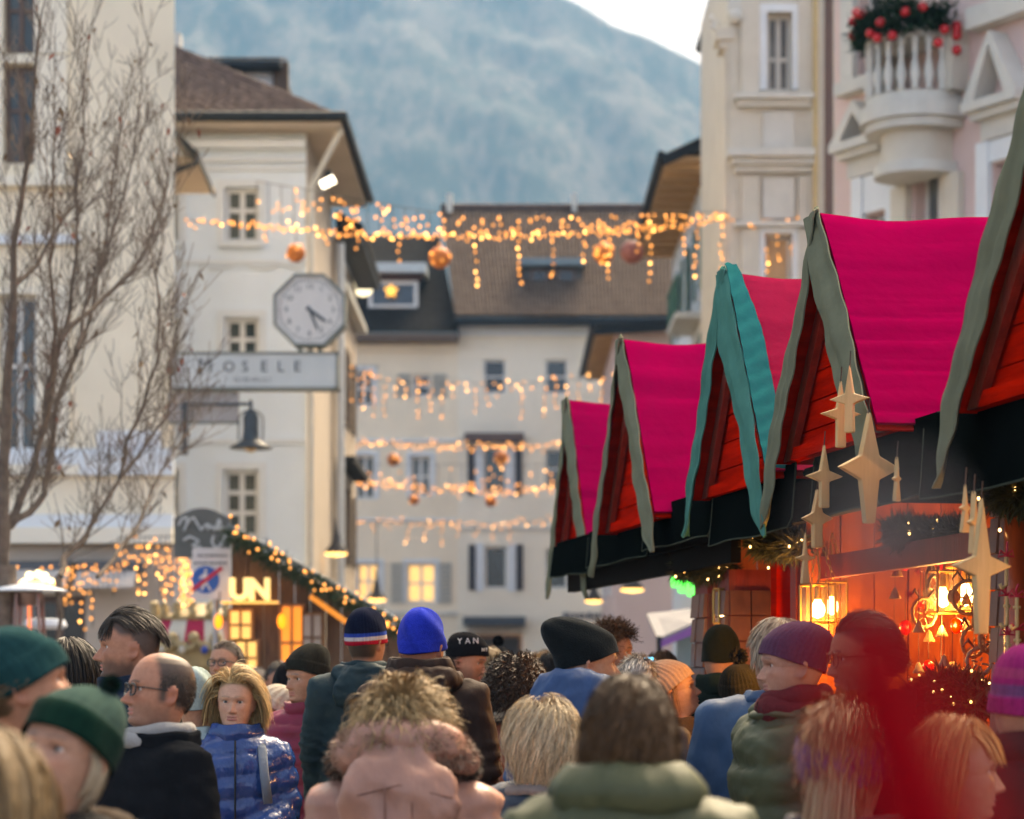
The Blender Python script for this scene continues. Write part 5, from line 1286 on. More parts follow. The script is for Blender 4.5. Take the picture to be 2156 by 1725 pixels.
# lanterns
def at_row(px, py, s):
    k = (px-CX)/FZ; X0 = ROW0[0]+ROWR[0]*s; Y0 = ROW0[1]+ROWR[1]*s
    t = (k*Y0-X0)/(ROWE[0]-k*ROWE[1]); p = S(s, t, 0); p[2] = CAM_H+(HY-py)/FZ*p[1]; return p
lantern('glowing glass lantern hung on chains left of the red blur', at_row(1722, 1312, 1.15), .115, .165, 2.2, 9.)
lantern('second glass lantern right behind the chained lantern', at_row(1752, 1305, 1.35), .10, .165, 2.2, 6.)
lantern('glass lantern with bright bulb left of the large hanging star', at_row(1985, 1290, .6), .10, .17, 2.2, 9.)
lantern('glass lantern partly behind the large hanging star', at_row(2033, 1288, .75), .12, .19, 2.2, 9.)
lantern('small glass lantern in the niche beside the shingled post', at_row(1523, 1312, 2.85), .075, .17, 2.1, 3.5, chains=False)
lantern('glass lantern hidden deep in the stall at the right edge', S(-2.2, .7, 1.75), .12, .19, 2.2, 12.)
lantern('glass lantern in the farther stall behind the black hats', S(2.5, .8, 1.7), .12, .19, 2.1, 8.)

# wooden stars
star('small wooden star high under the large gable', 1770, 872, 9.32, .155, .022, .25, .22, 1.55, .05)
star('second small wooden star close right of the high one', 1789, 840, 9.36, .15, .02, -.5, .22, 1.6, .05)
star('small star below the large gable, right above the long one', 1735, 1003, 9.28, .15, .022, .35, .24, 1.55, .05)
star('long varnished star with a knot below the pale small one', 1720, 1092, 9.36, .125, .03, .3, .3, 1.75, .05, M('spruce_warm', (.58, .30, .09), .5, .15, 3., stretch=(9, 9, 1), bump=.15, hue=(.66, .38, .14)))
star('slim pale star lowest in the hanging cluster', 1695, 1175, 9.30, .085, .02, .3, .22, 2.3, .05)
star('large pale star half behind the sage cloth tail', 1829, 985, 8.6, .24, .03, .4, .3, 1.6, .05)
star('tiny narrow star right of the sage cloth tail', 1888, 1008, 8.3, .05, .016, .9, .3, 3., .05)
star('largest pale wooden star hanging at the right edge', 2066, 1192, 7.55, .20, .026, .35, .26, 2.05, .05)
star('narrow upright star behind the largest one', 2050, 1100, 8.0, .06, .02, .8, .3, 3.2, .05)
star('small star tip left of the largest star', 2032, 1070, 8.6, .05, .016, .5, .3, 3., .05)

# pine garlands with fairy lights under the valances
def lit_garland(label, pts, r, n, nb, seed, dy=0.):
    G = thing('pine_garland', label, 'garland', pts[0], group='lit pine garlands on the stalls')
    garland(G, pts, r, n, seed, 'needles', .075, M('garland_needles', (.05, .045, .012), .7, .4, 30., hue=(.10, .09, .02)))
    r_ = random.Random(seed); o0 = np.array(G.location)
    for _ in range(nb):
        k = r_.randint(0, len(pts)-2); p = np.array(pts[k])*(1-(u := r_.random()))+np.array(pts[k+1])*u + np.array([r_.gauss(0, r*.6), -abs(r_.gauss(0, r*.5)), r_.gauss(0, r*.55)])
        link('bulb', bulb_mesh(.0055, r_.choice((1, 2, 2)), [BULB[1], BULB[2], GLOWB]), G, p-o0)
GLOWB = EM('garland_bulb', (1., .58, .25), .8)
lit_garland('lit pine garland above the lantern niche, by the green sign', [at_row(1432, 1196, 3.5), at_row(1482, 1200, 3.2), at_row(1530, 1192, 2.8)], .075, 3800, 22, 1)
lit_garland('lit pine garland hanging from the cloth left of the stars', [at_row(1592, 1140, 2.), at_row(1640, 1150, 1.8), at_row(1690, 1146, 1.4)], .085, 3800, 24, 2)
lit_garland('lit pine garland along the beam inside the near stall', [at_row(1880, 1120, .3), at_row(1950, 1128, .2), at_row(2040, 1128, 0.)], .07, 4500, 30, 3)
lit_garland('lit pine garland end at the right edge', [at_row(2080, 1036, -1.0), at_row(2160, 1042, -1.3)], .07, 2500, 14, 4)
lit_garland('lit pine branches lying on the near stall counter', [at_row(1920, 1500, .2), at_row(1990, 1450, .2), at_row(2066, 1478, .0)], .12, 4500, 22, 6)

# wreath rings and straw ornaments hung for sale
STRAW = M('straw', (.40, .22, .09), .7, .25, 20., bump=.4, bscale=60); STRG = M('straw_grey', (.33, .25, .17), .7, .2, 20.)
def ring(label, px, py, s, r, yaw, mat=STRAW, hang=.25):
    p = at_row(px, py, s); T = thing('straw_ring', label, 'wreath', p, group='straw rings for sale')
    u = np.array([math.cos(yaw), math.sin(yaw), 0]); a = np.linspace(0, 2*math.pi, 33)
    MB().tube([p+u*r*math.cos(k)+np.array([0, 0, r*math.sin(k)]) for k in a], .008+.002*np.sin(np.arange(33)*2.1), 7, caps=False).build('ring', mat, T, smooth=True)
    q = MB()
    for k in range(3):
        b = p+np.array([0, 0, r*.98])+u*(k-1)*.02; q.tube([b, b+u*(k-1)*.03+np.array([0, -.01, .035]), b+u*(k-1)*.05+np.array([0, 0, .005])], [.004, .008, .003], 5)
    q.build('bow', M('ribbon_dark', (.10, .045, .02), .6), T); MB().tube([p+[0, 0, r], p+[0, 0, r+hang]], .002, 4).build('thread', M('thread_dark', (.06, .03, .02), .8), T)
    q = MB(); 
    for k in range(5): a_ = k*1.26; q.tube([p+u*.2*r*math.cos(a_)+np.array([0, 0, -.2*r+.2*r*math.sin(a_)]), p+u*.75*r*math.cos(a_)+np.array([0, 0, -.3*r+.6*r*math.sin(a_)])], .004, 4)
    q.build('straw_figure', mat, T)
ring('straw ring before the right lantern pair', 2040, 1258, .35, .068, .1); ring('thin straw ring seen edge on, upper of the right chain', 2062, 1290, .2, .07, 1.2, STRG)
ring('straw ring in the middle of the right chain', 2048, 1352, .3, .06, .6); ring('straw ring with red inset, lowest of the right chain', 2062, 1392, .2, .052, .2, STRG); ring('broad straw ring right of the middle one', 2075, 1345, .15, .05, .9)
ring('faint straw ring inside the stall left of the lanterns', 1945, 1290, .6, .06, .5); ring('tall faint straw ring beside the left one', 1965, 1240, .65, .055, 1.0, STRG); ring('straw ring at the stall edge near the man with glasses', 1745, 1370, .9, .05, .2)
# small straw stars, hearts and bells hung in rows for sale
def trinket(label, px, py, s_, k):
    p = at_row(px, py, s_); T = thing('hanging_trinket', label, 'ornament', p, group='trinkets hung in the near stall'); m = (STRAW, STRG, PALEW, M('bauble_red', (.55, .012, .02), .25, .1))[k % 4]
    q = MB(); r_ = .022+.006*(k % 3)
    if k % 3 == 0: 
        for a in np.arange(8)*math.pi/4: q.tube([p, p+np.array([math.cos(a)*r_, 0, math.sin(a)*r_])], [.004, .001], 4)
    elif k % 3 == 1: q.lathe([(.002, r_), (r_*.35, r_*.7), (r_*.6, 0), (r_*.95, -r_*.7), (r_*.9, -r_*.75)], p, 12)
    else: q.sphere(p, (r_*.8, r_*.8, r_), 10, 8)
    q.build('body', m, T, smooth=k % 3 > 0); MB().tube([p+[0, 0, r_*.8], p+[0, 0, .16]], .0018, 4).build('thread', M('thread_dark', (.06, .03, .02), .8), T)
_tr = random.Random(6); _wh = ('far left', 'left', 'second from the left', 'middle', 'second from the right', 'right', 'far right')
for row_, (y_, nm) in enumerate(((1195, 'top'), (1262, 'second'), (1330, 'third'), (1402, 'lowest'))):
    for c_, x_ in enumerate((1885, 1910, 1934, 1958, 1984, 2008, 2030)):
        trinket('small hanging trinket, %s of the %s row in the near stall' % (_wh[c_], nm), x_+_tr.uniform(-6, 6), y_+_tr.uniform(-14, 14), .7+_tr.uniform(-.3, .4), _tr.randint(0, 11))
# red ribbons with little wooden figures on the right post
def ribbon(label, px, y0, y1, s, seed):
    a, b = at_row(px, y0, s), at_row(px+4, y1, s); T = thing('ornament_string', label, 'ornament', b, group='strings of small ornaments'); r_ = random.Random(seed)
    RB = M('ribbon_red', (.50, .01, .03), .5); n = 16
    MB().tube([a+(b-a)*k/n+np.array([r_.gauss(0, .003), 0, 0]) for k in range(n+1)], .0045, 4).build('ribbon', RB, T)
    for k, f in enumerate((.12, .45, .78)):
        c = a+(b-a)*f; q = MB()
        for sg in (-1, 1): q.tube([c, c+[sg*.02, -.004, .018], c+[sg*.026, 0, -.004], c], .004, 5)
        q.build('bow', RB, T)
        q = MB(); e = c-[0, .004, .05]; q.tube([e+[.0, 0, .045], e, e-[0, 0, .05], e+[-.016, 0, -.06], e+[-.022, 0, -.045]], .007, 6); q.tube([e+[-.012, 0, .012], e+[.012, 0, .012]], .006, 5); q.build('figure', PALEW, T, smooth=True)
ribbon('red ribbon with small pale wooden figures on the right post', 2118, 1140, 1390, -1.25, 1); ribbon('second red ribbon of ornaments farther right', 2140, 1230, 1440, -1.4, 2)

# purple-white market tent and shop fronts up the street
T = thing('market_tent', 'pale market tent with violet edge beyond the farthest stall', 'tent', P(1430, 1423, 24))
a, b = P(1385, 1345, 24), P(1475, 1305, 24)
MB().add([a, b, b+[.3, 2, .2], a+[0, 2, .3], a-[0, 0, .03], b-[0, 0, .03], b+[.3, 2, .17], a+[0, 2, .27]], [(0,1,2,3),(7,6,5,4),(0,4,5,1),(1,5,6,2),(2,6,7,3),(3,7,4,0)]).build('roof', M('tent_white', (.26, .24, .23), .7), T)
MB().add([a-[0, .02, .03], b-[0, .02, .03], b-[0, .02, .12], a-[0, .02, .1]], [(0, 1, 2, 3)]).build('edge', M('tent_violet', (.22, .08, .28), .7), T)
q = MB(); q.box2(P(1425, 1410, 24.5), P(1462, 1330, 24.5)+[0, .1, 0]); q.build('screen', M('tent_screen', (.2, .26, .25), .5), T)
for x in (1388, 1470): MB().tube([P(x, 1340, 24), (P(x, 0, 24)[0], 24, 0)], .03, 6).build('pole', METAL_D, T)
# ================================================================ people: builders
_HP = np.array([  # z, front, back, half width  (head centre = eye level)
 [.119,.002,.002,.002],[.1165,.022,.028,.022],[.110,.042,.052,.041],[.100,.058,.072,.054],[.085,.073,.088,.066],[.065,.085,.098,.0735],[.045,.092,.103,.0765],[.030,.0955,.1045,.0780],[.018,.0965,.1045,.0780],
 [.008,.0935,.1035,.0775],[-.002,.0900,.1020,.0765],[-.015,.0900,.0985,.0755],[-.030,.0905,.0925,.0740],[-.045,.0905,.0855,.0715],[-.058,.0915,.0785,.0680],[-.070,.0905,.0725,.0640],[-.082,.0880,.0680,.0600],[-.095,.0895,.0655,.0560],[-.105,.0865,.0640,.0520],
 [-.113,.0770,.0632,.0500],[-.119,.0580,.0630,.0505],[-.126,.0400,.0630,.0515],[-.140,.0345,.0630,.0530],[-.160,.0350,.0640,.0545],[-.185,.0400,.0680,.0600],[-.205,.0480,.0720,.0720],
 [-.235,.062,.085,.120],[-.265,.080,.098,.160],[-.32,.10,.110,.172],[-.42,.112,.112,.165],[-.55,.108,.100,.150],[-.65,.100,.100,.150],[-.78,.105,.118,.165],[-.86,.095,.112,.158],[-.90,.07,.085,.12],[-.91,.01,.012,.02]])

def head_loft(hi, rs, seed, skin, brow=(.1, .06, .04), beard=0., beard_col=(.08, .06, .05), lips=(.48, .17, .15), scalp=None, scalp_fn=None, age=0., female=False, nose=1., rosy=1., mouth_open=0.):
    """head, neck and trunk as one ring loft; returns verts, faces, colours"""
    st = .0029 if hi else .012
    zh = np.arange(.119, -.128, -st); zb = np.concatenate([np.arange(-.128, -.21, -.010), np.linspace(-.21, -.91, 22)])
    z = np.concatenate([zh, zb]); nphi = 124 if hi else 40
    dense = np.arange(.119, -.912, -.001); tab = [np.interp(-dense, -_HP[:, 0], _HP[:, k]) for k in (1, 2, 3)]
    k = np.exp(-.5*(np.arange(-9, 10)/3.2)**2); k /= k.sum(); tabs = []
    for t in tab:
        p = np.concatenate([np.full(9, t[0]), t, np.full(9, t[-1])]); tabs.append(np.convolve(p, k, 'valid'))
    F, B, W = (np.interp(-z, -dense, t) for t in tabs)
    F[0] = B[0] = W[0] = .001
    if female: W = W*np.where((z < 0) & (z > -.125), .955, .985); F = F*np.where((z < -.08) & (z > -.12), .985, 1.)
    # azimuth samples, denser over the face (phi = 0 is the front, -Y)
    u = np.linspace(0, 1, nphi, endpoint=False); phi = 2*math.pi*(u - .105*np.sin(2*math.pi*u)*1.0) if hi else 2*math.pi*u
    PH, Z = np.meshgrid(phi, z); c, s = np.cos(PH), np.sin(PH)
    n = np.where(Z > -.2, 2.25, 2.0); e = 2/n
    X = W[:, None]*np.sign(s)*np.abs(s)**e
    Y = -np.where(c > 0, F[:, None], B[:, None])*np.sign(c)*np.abs(c)**e
    col = np.tile(np.array(skin), Z.shape+(1,)).astype(float)
    front = c > .12
    if hi:
        g = lambda x0, z0, sx, sz: np.exp(-((np.abs(X)-x0)/sx)**2 - ((Z-z0)/sz)**2)
        g1 = lambda z0, sx, sz: np.exp(-(X/sx)**2 - ((Z-z0)/sz)**2)
        d = np.zeros_like(Z)
        rs_ = np.random.default_rng(seed)
        hgt = np.interp(-Z, [-.012, 0., .012, .024, .036, .0415, .047, .051, .056], [0, .0025, .0095, .0165, .0245, .0255, .0185, .005, 0])*nose
        sig = np.interp(-Z, [-.012, .0, .02, .038, .05], [.008, .0075, .0085, .0115, .0125]); d += hgt*np.exp(-(X/sig)**2)
        d += .0075*nose*g(.0135, -.0435, .0060, .0065) - .003*g(.0085, -.0495, .004, .0028)
        d += .0040*g(.028, .0195, .020, .0065) + .0022*g1(.019, .012, .008)
        d += -.0105*g(.0315, -.0015, .0165, .0105) - .003*g(.016, -.004, .007, .010)
        d += .0042*g(.047, -.024, .018, .015) - .003*g(.040, -.066, .014, .018)
        d += -.0016*(1+.9*age)*np.exp(-((np.abs(X)-(.017+.42*(-.047-Z)))/.0038)**2)*((Z < -.043) & (Z > -.078))
        if age: d += -.0016*age*g(.030, -.0165, .015, .0035) + .0011*age*np.sin(Z*820)*np.exp(-((Z-.055)/.02)**2)*(np.abs(X) < .045)
        wm = .0235
        lipx = np.clip(1-(X/wm)**2, 0, 1)
        d += .0042*np.exp(-((Z+.0635)/.0036)**2)*lipx + .0050*np.exp(-((Z+.0755)/.0042)**2)*lipx - (.0048+mouth_open)*np.exp(-((Z+.0693)/.0017)**2)*lipx**.5
        d += -.0035*g1(-.084, .018, .005) + .0030*g1(-.098, .015, .009) - .0022*np.exp(-(X/.0042)**2-((Z+.0565)/.005)**2)
        Y = np.where(front, Y - d, Y)
        # eyelids round a ball, with the almond opening
        er, ex_, ez_ = .0128, .0315, 0.
        yc = -(np.interp(.002, [0, 1], [0, 1])*0 + .0660)
        dx, dz = np.abs(X)-ex_, Z-ez_; q = np.clip(er**2 - dx**2 - dz**2, 0, None)
        lid = yc - np.sqrt(q); inl = (dx**2 + dz**2 < (er*.93)**2) & front
        Y = np.where(inl, np.minimum(Y, lid), Y)
        alm = (np.abs(dx) < .0135) & (dz < .0054*(1-(dx/.0135)**2)+.0003) & (dz > -.0042*(1-(dx/.0135)**2)) & front
        Y = np.where(alm, yc + .002, Y)
        near = np.exp(-(dx/.014)**2-((dz-.005)/.0022)**2)*front
        # ears
        ey, ez2 = Y-.012, Z+.012-.25*(Y-.012); er2 = (ey/.0185)**2 + ((ez2+.0)/.0315)**2; side = np.abs(s) > .8
        ear = np.clip(1.08-er2, 0, 1)**.45*side*(Z > -.06)*(Z < .045)
        con = np.exp(-((ey+.003)/.0085)**2-((ez2+.002)/.014)**2)
        X = X + np.sign(X)*ear*(.0145+.006*np.clip(ey/.018, -1, 1) - .012*con); Y = Y + ear*.006
        # colours: lips, brows, flush, stubble
        mix = lambda a, b, w: a*(1-w[..., None]) + np.array(b)*w[..., None]
        flush = np.clip((.55*g(.040, -.030, .020, .018) + .7*g1(-.038, .014, .012) + .6*(ear > .25)*1. + .25*g1(-.098, .02, .012))*rosy, 0, 1)*.5
        col = mix(col, np.array(skin)*np.array([1.02, .62, .58]), flush)
        lm = np.clip((np.exp(-((Z+.0640)/.0034)**4) + np.exp(-((Z+.0752)/.0045)**4))*(lipx > .12), 0, 1)*front; col = mix(col, lips, lm*.8)
        arch = .0205+.0035*np.cos((np.abs(X)-.030)/.016*1.3); bm = np.exp(-((Z-arch)/.0034)**4)*((np.abs(X) > .011) & (np.abs(X) < .049))*front; col = mix(col, brow, bm*(.55 if female else .8))
        col = mix(col, (.06, .035, .03), near*.7); col = mix(col, np.array(skin)*.75, np.clip(g(.0315, -.011, .013, .004), 0, 1)*.5*front)
        if beard:
            bz = np.clip((-.028-Z-.45*np.clip(.050-np.abs(X), 0, 1)+.006*np.sin(X*160)+.004*np.sin(Y*210))/.034, 0, 1)**.8*np.clip((Z+.155)/.03, 0, 1)*np.clip((.030-Y)/.02, 0, 1) + .9*np.exp(-((Z+.0555)/.006)**2-(X/.028)**2)
            bz = np.clip(bz, 0, 1)*(1-lm); col = mix(col, beard_col, bz*beard)
    else:
        ear = np.zeros_like(Z); mix = lambda a, b, w: a*(1-w[..., None]) + np.array(b)*w[..., None]
    if scalp is not None:
        fn = scalp_fn or (lambda X, Y, Z: np.clip((Z-.030-np.clip(-Y-.03, 0, 1)*.75+np.clip(Y, 0, .1)*1.35)/.02, 0, 1))
        w = np.clip(fn(X, Y, Z), 0, 1)*(Z > -.125)*(ear < .1); col = mix(col, scalp, w*.96)
    rows, cols = Z.shape
    V = np.stack([X, Y, Z], 2)
    if not hi: pass
    f = []
    for i in range(rows-1):
        a = i*cols
        f += [(a+j, a+(j+1) % cols, a+cols+(j+1) % cols, a+cols+j) for j in range(cols)]
    f = [q[::-1] for q in f] + [tuple(range(cols)), tuple((rows-1)*cols+j for j in range(cols))[::-1]]
    return V.reshape(-1, 3), f, col.reshape(-1, 3)

def rot3(yaw, pitch, roll): return np.array((Matrix.Rotation(yaw, 3, 'Z') @ Matrix.Rotation(pitch, 3, 'X') @ Matrix.Rotation(roll, 3, 'Y')))

def eval_mods(mb, mods):
    """apply modifiers to collected geometry, return verts, faces"""
    me = mb.mesh('tmp'); o = bpy.data.objects.new('tmp', me)
    for t, kw in mods:
        m = o.modifiers.new(t, t)
        for k, v in kw.items(): setattr(m, k, v)
    ev = tmp_eval(o)
    v = np.zeros(len(ev.vertices)*3); ev.vertices.foreach_get('co', v)
    ls = np.zeros(len(ev.loops), int); ev.loops.foreach_get('vertex_index', ls)
    st = np.zeros(len(ev.polygons), int); ev.polygons.foreach_get('loop_start', st)
    tt = np.zeros(len(ev.polygons), int); ev.polygons.foreach_get('loop_total', tt)
    f = [tuple(ls[a:a+b]) for a, b in zip(st, tt)]
    nr = np.zeros(len(ev.vertices)*3); ev.vertex_normals.foreach_get('vector', nr)
    bpy.data.objects.remove(o); bpy.data.meshes.remove(me); bpy.data.meshes.remove(ev)
    return v.reshape(-1, 3), f, nr.reshape(-1, 3)

def loft(mb, rows, n=28, cap=True):
    """rows: (cx, cy, z, halfwidth, front, back)"""
    a = np.arange(n)/n*2*math.pi; V = []
    for cx, cy_, z, w, f, b in rows:
        c, s = np.cos(a), np.sin(a); V.append(np.stack([cx+w*np.sign(s)*np.abs(s)**.85, cy_-np.where(c > 0, f, b)*np.sign(c)*np.abs(c)**.9, np.full(n, z)], 1))
    k = len(V); f = [(i*n+j, (i+1)*n+j, (i+1)*n+(j+1) % n, i*n+(j+1) % n) for i in range(k-1) for j in range(n)]
    if cap: f += [tuple(range(n)), tuple((k-1)*n+j for j in range(n))[::-1]]
    return mb.add(np.concatenate(V), f)

_hand = None
def hand_mesh():
    """relaxed left hand, wrist at origin, fingers towards -Z, palm facing +X side"""
    global _hand
    if _hand is None:
        q = MB()
        loft(q, [(0, 0, .01, .016, .024, .024), (0, 0, -.02, .015, .028, .028), (0, 0, -.055, .014, .040, .040), (0, 0, -.088, .012, .040, .038), (0, 0, -.096, .008, .036, .034)][::-1], 14)
        for y, L, b in ((-.030, .072, .5), (-.010, .082, .55), (.010, .076, .6), (.029, .060, .65)):
            p = [np.array([0, y, -.085])]; a = 0.
            for sgm in (.45, .32, .23):
                a += b*.55; p.append(p[-1]+np.array([math.sin(a)*L*sgm, y*.06, -math.cos(a)*L*sgm]))
            q.tube(p, [.0095, .0088, .0078, .0062], 8)
        q.tube([np.array([.0, -.022, -.018]), np.array([.012, -.045, -.042]), np.array([.022, -.056, -.070]), np.array([.030, -.058, -.090])], [.012, .012, .0098, .0072], 8)
        v, f, _ = eval_mods(q, [('REMESH', dict(mode='VOXEL', voxel_size=.0085)), ('SMOOTH', dict(factor=.5, iterations=3))])
        _hand = (v, f)
    return _hand

def orient(v, d, palm):
    """take mesh with axis -Z to direction d, +X towards palm"""
    d = d/np.linalg.norm(d); x = palm - d*np.dot(palm, d); x /= np.linalg.norm(x); zc = -d; y = np.cross(zc, x)
    return v @ np.stack([x, y, zc])

ARMS = {'down': lambda s: [(s*.158, .015, -.282), (s*.222, .03, -.56), (s*.205, -.06, -.80)],
        'front': lambda s: [(s*.156, .01, -.282), (s*.225, -.02, -.55), (s*.06, -.235, -.64)],
        'pocket': lambda s: [(s*.158, .015, -.282), (s*.232, .05, -.55), (s*.19, -.08, -.76)],
        'up': lambda s: [(s*.158, .0, -.282), (s*.20, -.12, -.50), (s*.10, -.30, -.36)]}

SKINM = M('skin', (.97, .92, .90), .5, .14, 70., hue=(1.06, 1.04, 1.03), bump=.25, bscale=320., attr='Col', spec=.35, bdist=.002)
EYEM = M('eye', (1, 1, 1), .12, .0, 5., attr='Col', spec=.6)
HAIRM = M('hair', (1, 1, 1), .5, .12, 90., attr='Col', spec=.2)
KNIT = {}
def knit(col, name, rough=.95, sheen=.15):
    return M(name, col, rough, .28, 90., bump=.8, bscale=200., sheen=sheen*.3, attr='Col', bdist=.003, spec=0.)
def cloth(col, name, rough=.75, spec=.05, bump=.6, bscale=35., sheen=.05, var=.12, coat=0., stretch=(1, 1, .6)):
    return M(name, col, rough, var, 9., bump=bump, bscale=bscale, sheen=0., spec=spec, bdist=.012, coat=coat, stretch=stretch)

_ell_c, _ell_r = np.array([0, .005, .012]), np.array([.0785, .1005, .107])
def strands(n, rootfn, length, comb, lift=.25, grav=.35, layer=.006, spread=.05, K=9, seed=0, curl=0., curl_f=9., w=.0042, col=(.2, .12, .07), cvar=.25, tipcol=None, wisps=.03, nrm_pull=.0, taper=.35):
    """ribbon hair combed over the skull: returns verts, faces, colours in head space"""
    r = np.random.default_rng(seed); d = np.zeros((0, 3))
    while len(d) < n:
        c = r.normal(size=(n*3, 3)); c /= np.linalg.norm(c, axis=1)[:, None]; d = np.concatenate([d, c[rootfn(c, r)]])
    d = d[:n]; p = _ell_c + d*_ell_r*1.005
    L = length(d, r) if callable(length) else length*r.uniform(.75, 1.08, n)
    lay = layer*(.35+1.0*r.random(n))
    nn = d/_ell_r; nn /= np.linalg.norm(nn, axis=1)[:, None]
    v = comb(d, r); v = v - nn*np.sum(v*nn, 1)[:, None]; v /= np.linalg.norm(v, axis=1)[:, None]+1e-9
    v = v + nn*lift + r.normal(size=(n, 3))*spread; v /= np.linalg.norm(v, axis=1)[:, None]
    pts = [p]; ws = []
    side = np.cross(v, nn); ph = r.uniform(0, 6.28, n); cur = p.copy()
    wisp = (r.random(n) < wisps)[:, None]
    for k in range(1, K):
        v = v + np.array([0, 0, -grav])/K*3 + r.normal(size=(n, 3))*spread*.5; v /= np.linalg.norm(v, axis=1)[:, None]
        if nrm_pull:
            hz_ = cur-_ell_c; hz_[:, 2] = 0; hz_ /= np.linalg.norm(hz_, axis=1)[:, None]+1e-9; v = v - hz_*nrm_pull*(k/K)**2; v /= np.linalg.norm(v, axis=1)[:, None]
        cur = cur + v*(L/(K-1))[:, None]
        q = (cur-_ell_c)/(_ell_r+lay[:, None]+wisp*.012); m = np.linalg.norm(q, axis=1); ins = (m < 1) & (cur[:, 2] > -.10)
        cur = np.where(ins[:, None], _ell_c + q/m[:, None]*(_ell_r+lay[:, None]), cur)
        nk = cur-_ell_c; nk[:, 2] *= .6; nk /= np.linalg.norm(nk, axis=1)[:, None]
        v = np.where(ins[:, None], v - nk*np.minimum(np.sum(v*nk, 1), 0)[:, None]*1.0, v)
        off = 0
        if curl:
            a = ph + curl_f*k/K*2*math.pi/3.; off = curl*(np.cos(a)[:, None]*nk + np.sin(a)[:, None]*np.cross(v, nk))*min(1, k/2.)
        pts.append(cur+off)
    Pn = np.stack(pts, 1)
    t = np.gradient(Pn, axis=1); t /= np.linalg.norm(t, axis=2)[..., None]+1e-9
    nk = Pn-_ell_c; nk /= np.linalg.norm(nk, axis=2)[..., None]; sd = np.cross(t, nk) + r.normal(size=(n, 1, 3))*.35; sd /= np.linalg.norm(sd, axis=2)[..., None]+1e-9
    wd = w*r.uniform(.6, 1.3, n)[:, None]*np.interp(np.arange(K)/(K-1), [0, .25, .7, 1], [.7, 1, .9, taper])[None]
    A, B = Pn - sd*wd[..., None]*.5, Pn + sd*wd[..., None]*.5
    V = np.stack([A, B], 2).reshape(-1, 3)
    f = []
    for i in range(n):
        b = i*K*2; f += [(b+2*k, b+2*k+1, b+2*k+3, b+2*k+2) for k in range(K-1)]
    cc = np.array(col)[None]*(1+r.normal(size=(n, 1))*cvar).clip(.35, 1.9)
    C = np.repeat(cc[:, None], K, 1)
    if tipcol is not None:
        tm = np.linspace(0, 1, K)[None, :, None]; C = C*(1-tm) + np.array(tipcol)[None, None]*(1+r.normal(size=(n, 1, 1))*cvar*.6).clip(.4, 1.7)*tm
    C = np.repeat(C, 2, 1).reshape(-1, 3) if False else np.stack([C, C], 2).reshape(-1, 3)
    return V, f, C

def cap_shell(rootfn, off, col, n=44, m=26, seed=0, amp=.004):
    """closed-looking under-layer of hair over the skull"""
    th = np.linspace(.02, math.pi*.80, m); ph = np.linspace(0, 2*math.pi, n, endpoint=False)
    TH, PHI = np.meshgrid(th, ph, indexing='ij'); d = np.stack([np.sin(TH)*np.sin(PHI), -np.sin(TH)*np.cos(PHI), np.cos(TH)], 2)
    ok = rootfn(d.reshape(-1, 3), np.random.default_rng(1)).reshape(m, n)
    V = _ell_c + d*(_ell_r+off+amp*np.sin(PHI*23+TH*3)[..., None]*.5)
    f = [(i*n+j, i*n+(j+1) % n, (i+1)*n+(j+1) % n, (i+1)*n+j) for i in range(m-1) for j in range(n) if ok[i, j] and ok[i, (j+1) % n] and ok[i+1, j] and ok[i+1, (j+1) % n]]
    return V.reshape(-1, 3), f, np.tile(np.array(col)*.8, (m*n, 1))

# scalp regions and combing directions
def R_full(d, r): return ~((d[:, 1] < -.30) & (d[:, 2] < .50 + .18*np.abs(d[:, 0]))) & ~((np.abs(d[:, 0]) > .5) & (d[:, 2] < -.02) & (d[:, 1] < .25)) & (d[:, 2] > -.62)
def R_top(d, r): return (d[:, 2] > .45) & ~((d[:, 1] < -.62) & (d[:, 2] < .62))
def R_back(d, r): return (d[:, 1] > -.15) & (d[:, 2] > -.6) & (d[:, 2] < .75)
def R_hat(d, r): return R_full(d, r) & (d[:, 2] < .12)
def R_low(d, r): return (d[:, 1] > -.05) & (d[:, 2] < .05) & (d[:, 2] > -.72)
def C_down(d, r): return np.stack([d[:, 0]*.9, d[:, 1]*.9+.10, -np.ones(len(d))*(.35+.8*np.abs(d[:, 2]))], 1) + np.stack([np.sign(d[:, 0])*.6*(d[:, 2] > .6), 0*d[:, 0], 0*d[:, 0]], 1)
def C_bob(p0=.15, back=.5):
    return lambda d, r: np.stack([np.where(d[:, 1] < .15, np.where(d[:, 0] > p0, 1., -1.)*(.55+.6*(d[:, 2] > .5)), d[:, 0]*.8), back*(d[:, 1] < .25)*1. + d[:, 1]*.6, -.55-.3*np.abs(d[:, 0])], 1)
def C_back(d, r): return np.stack([d[:, 0]*.25, np.ones(len(d)), -.15*np.ones(len(d))], 1)
def C_side(d, r): return np.stack([np.ones(len(d))*.9, .3*np.ones(len(d)), -.25*np.ones(len(d))], 1)

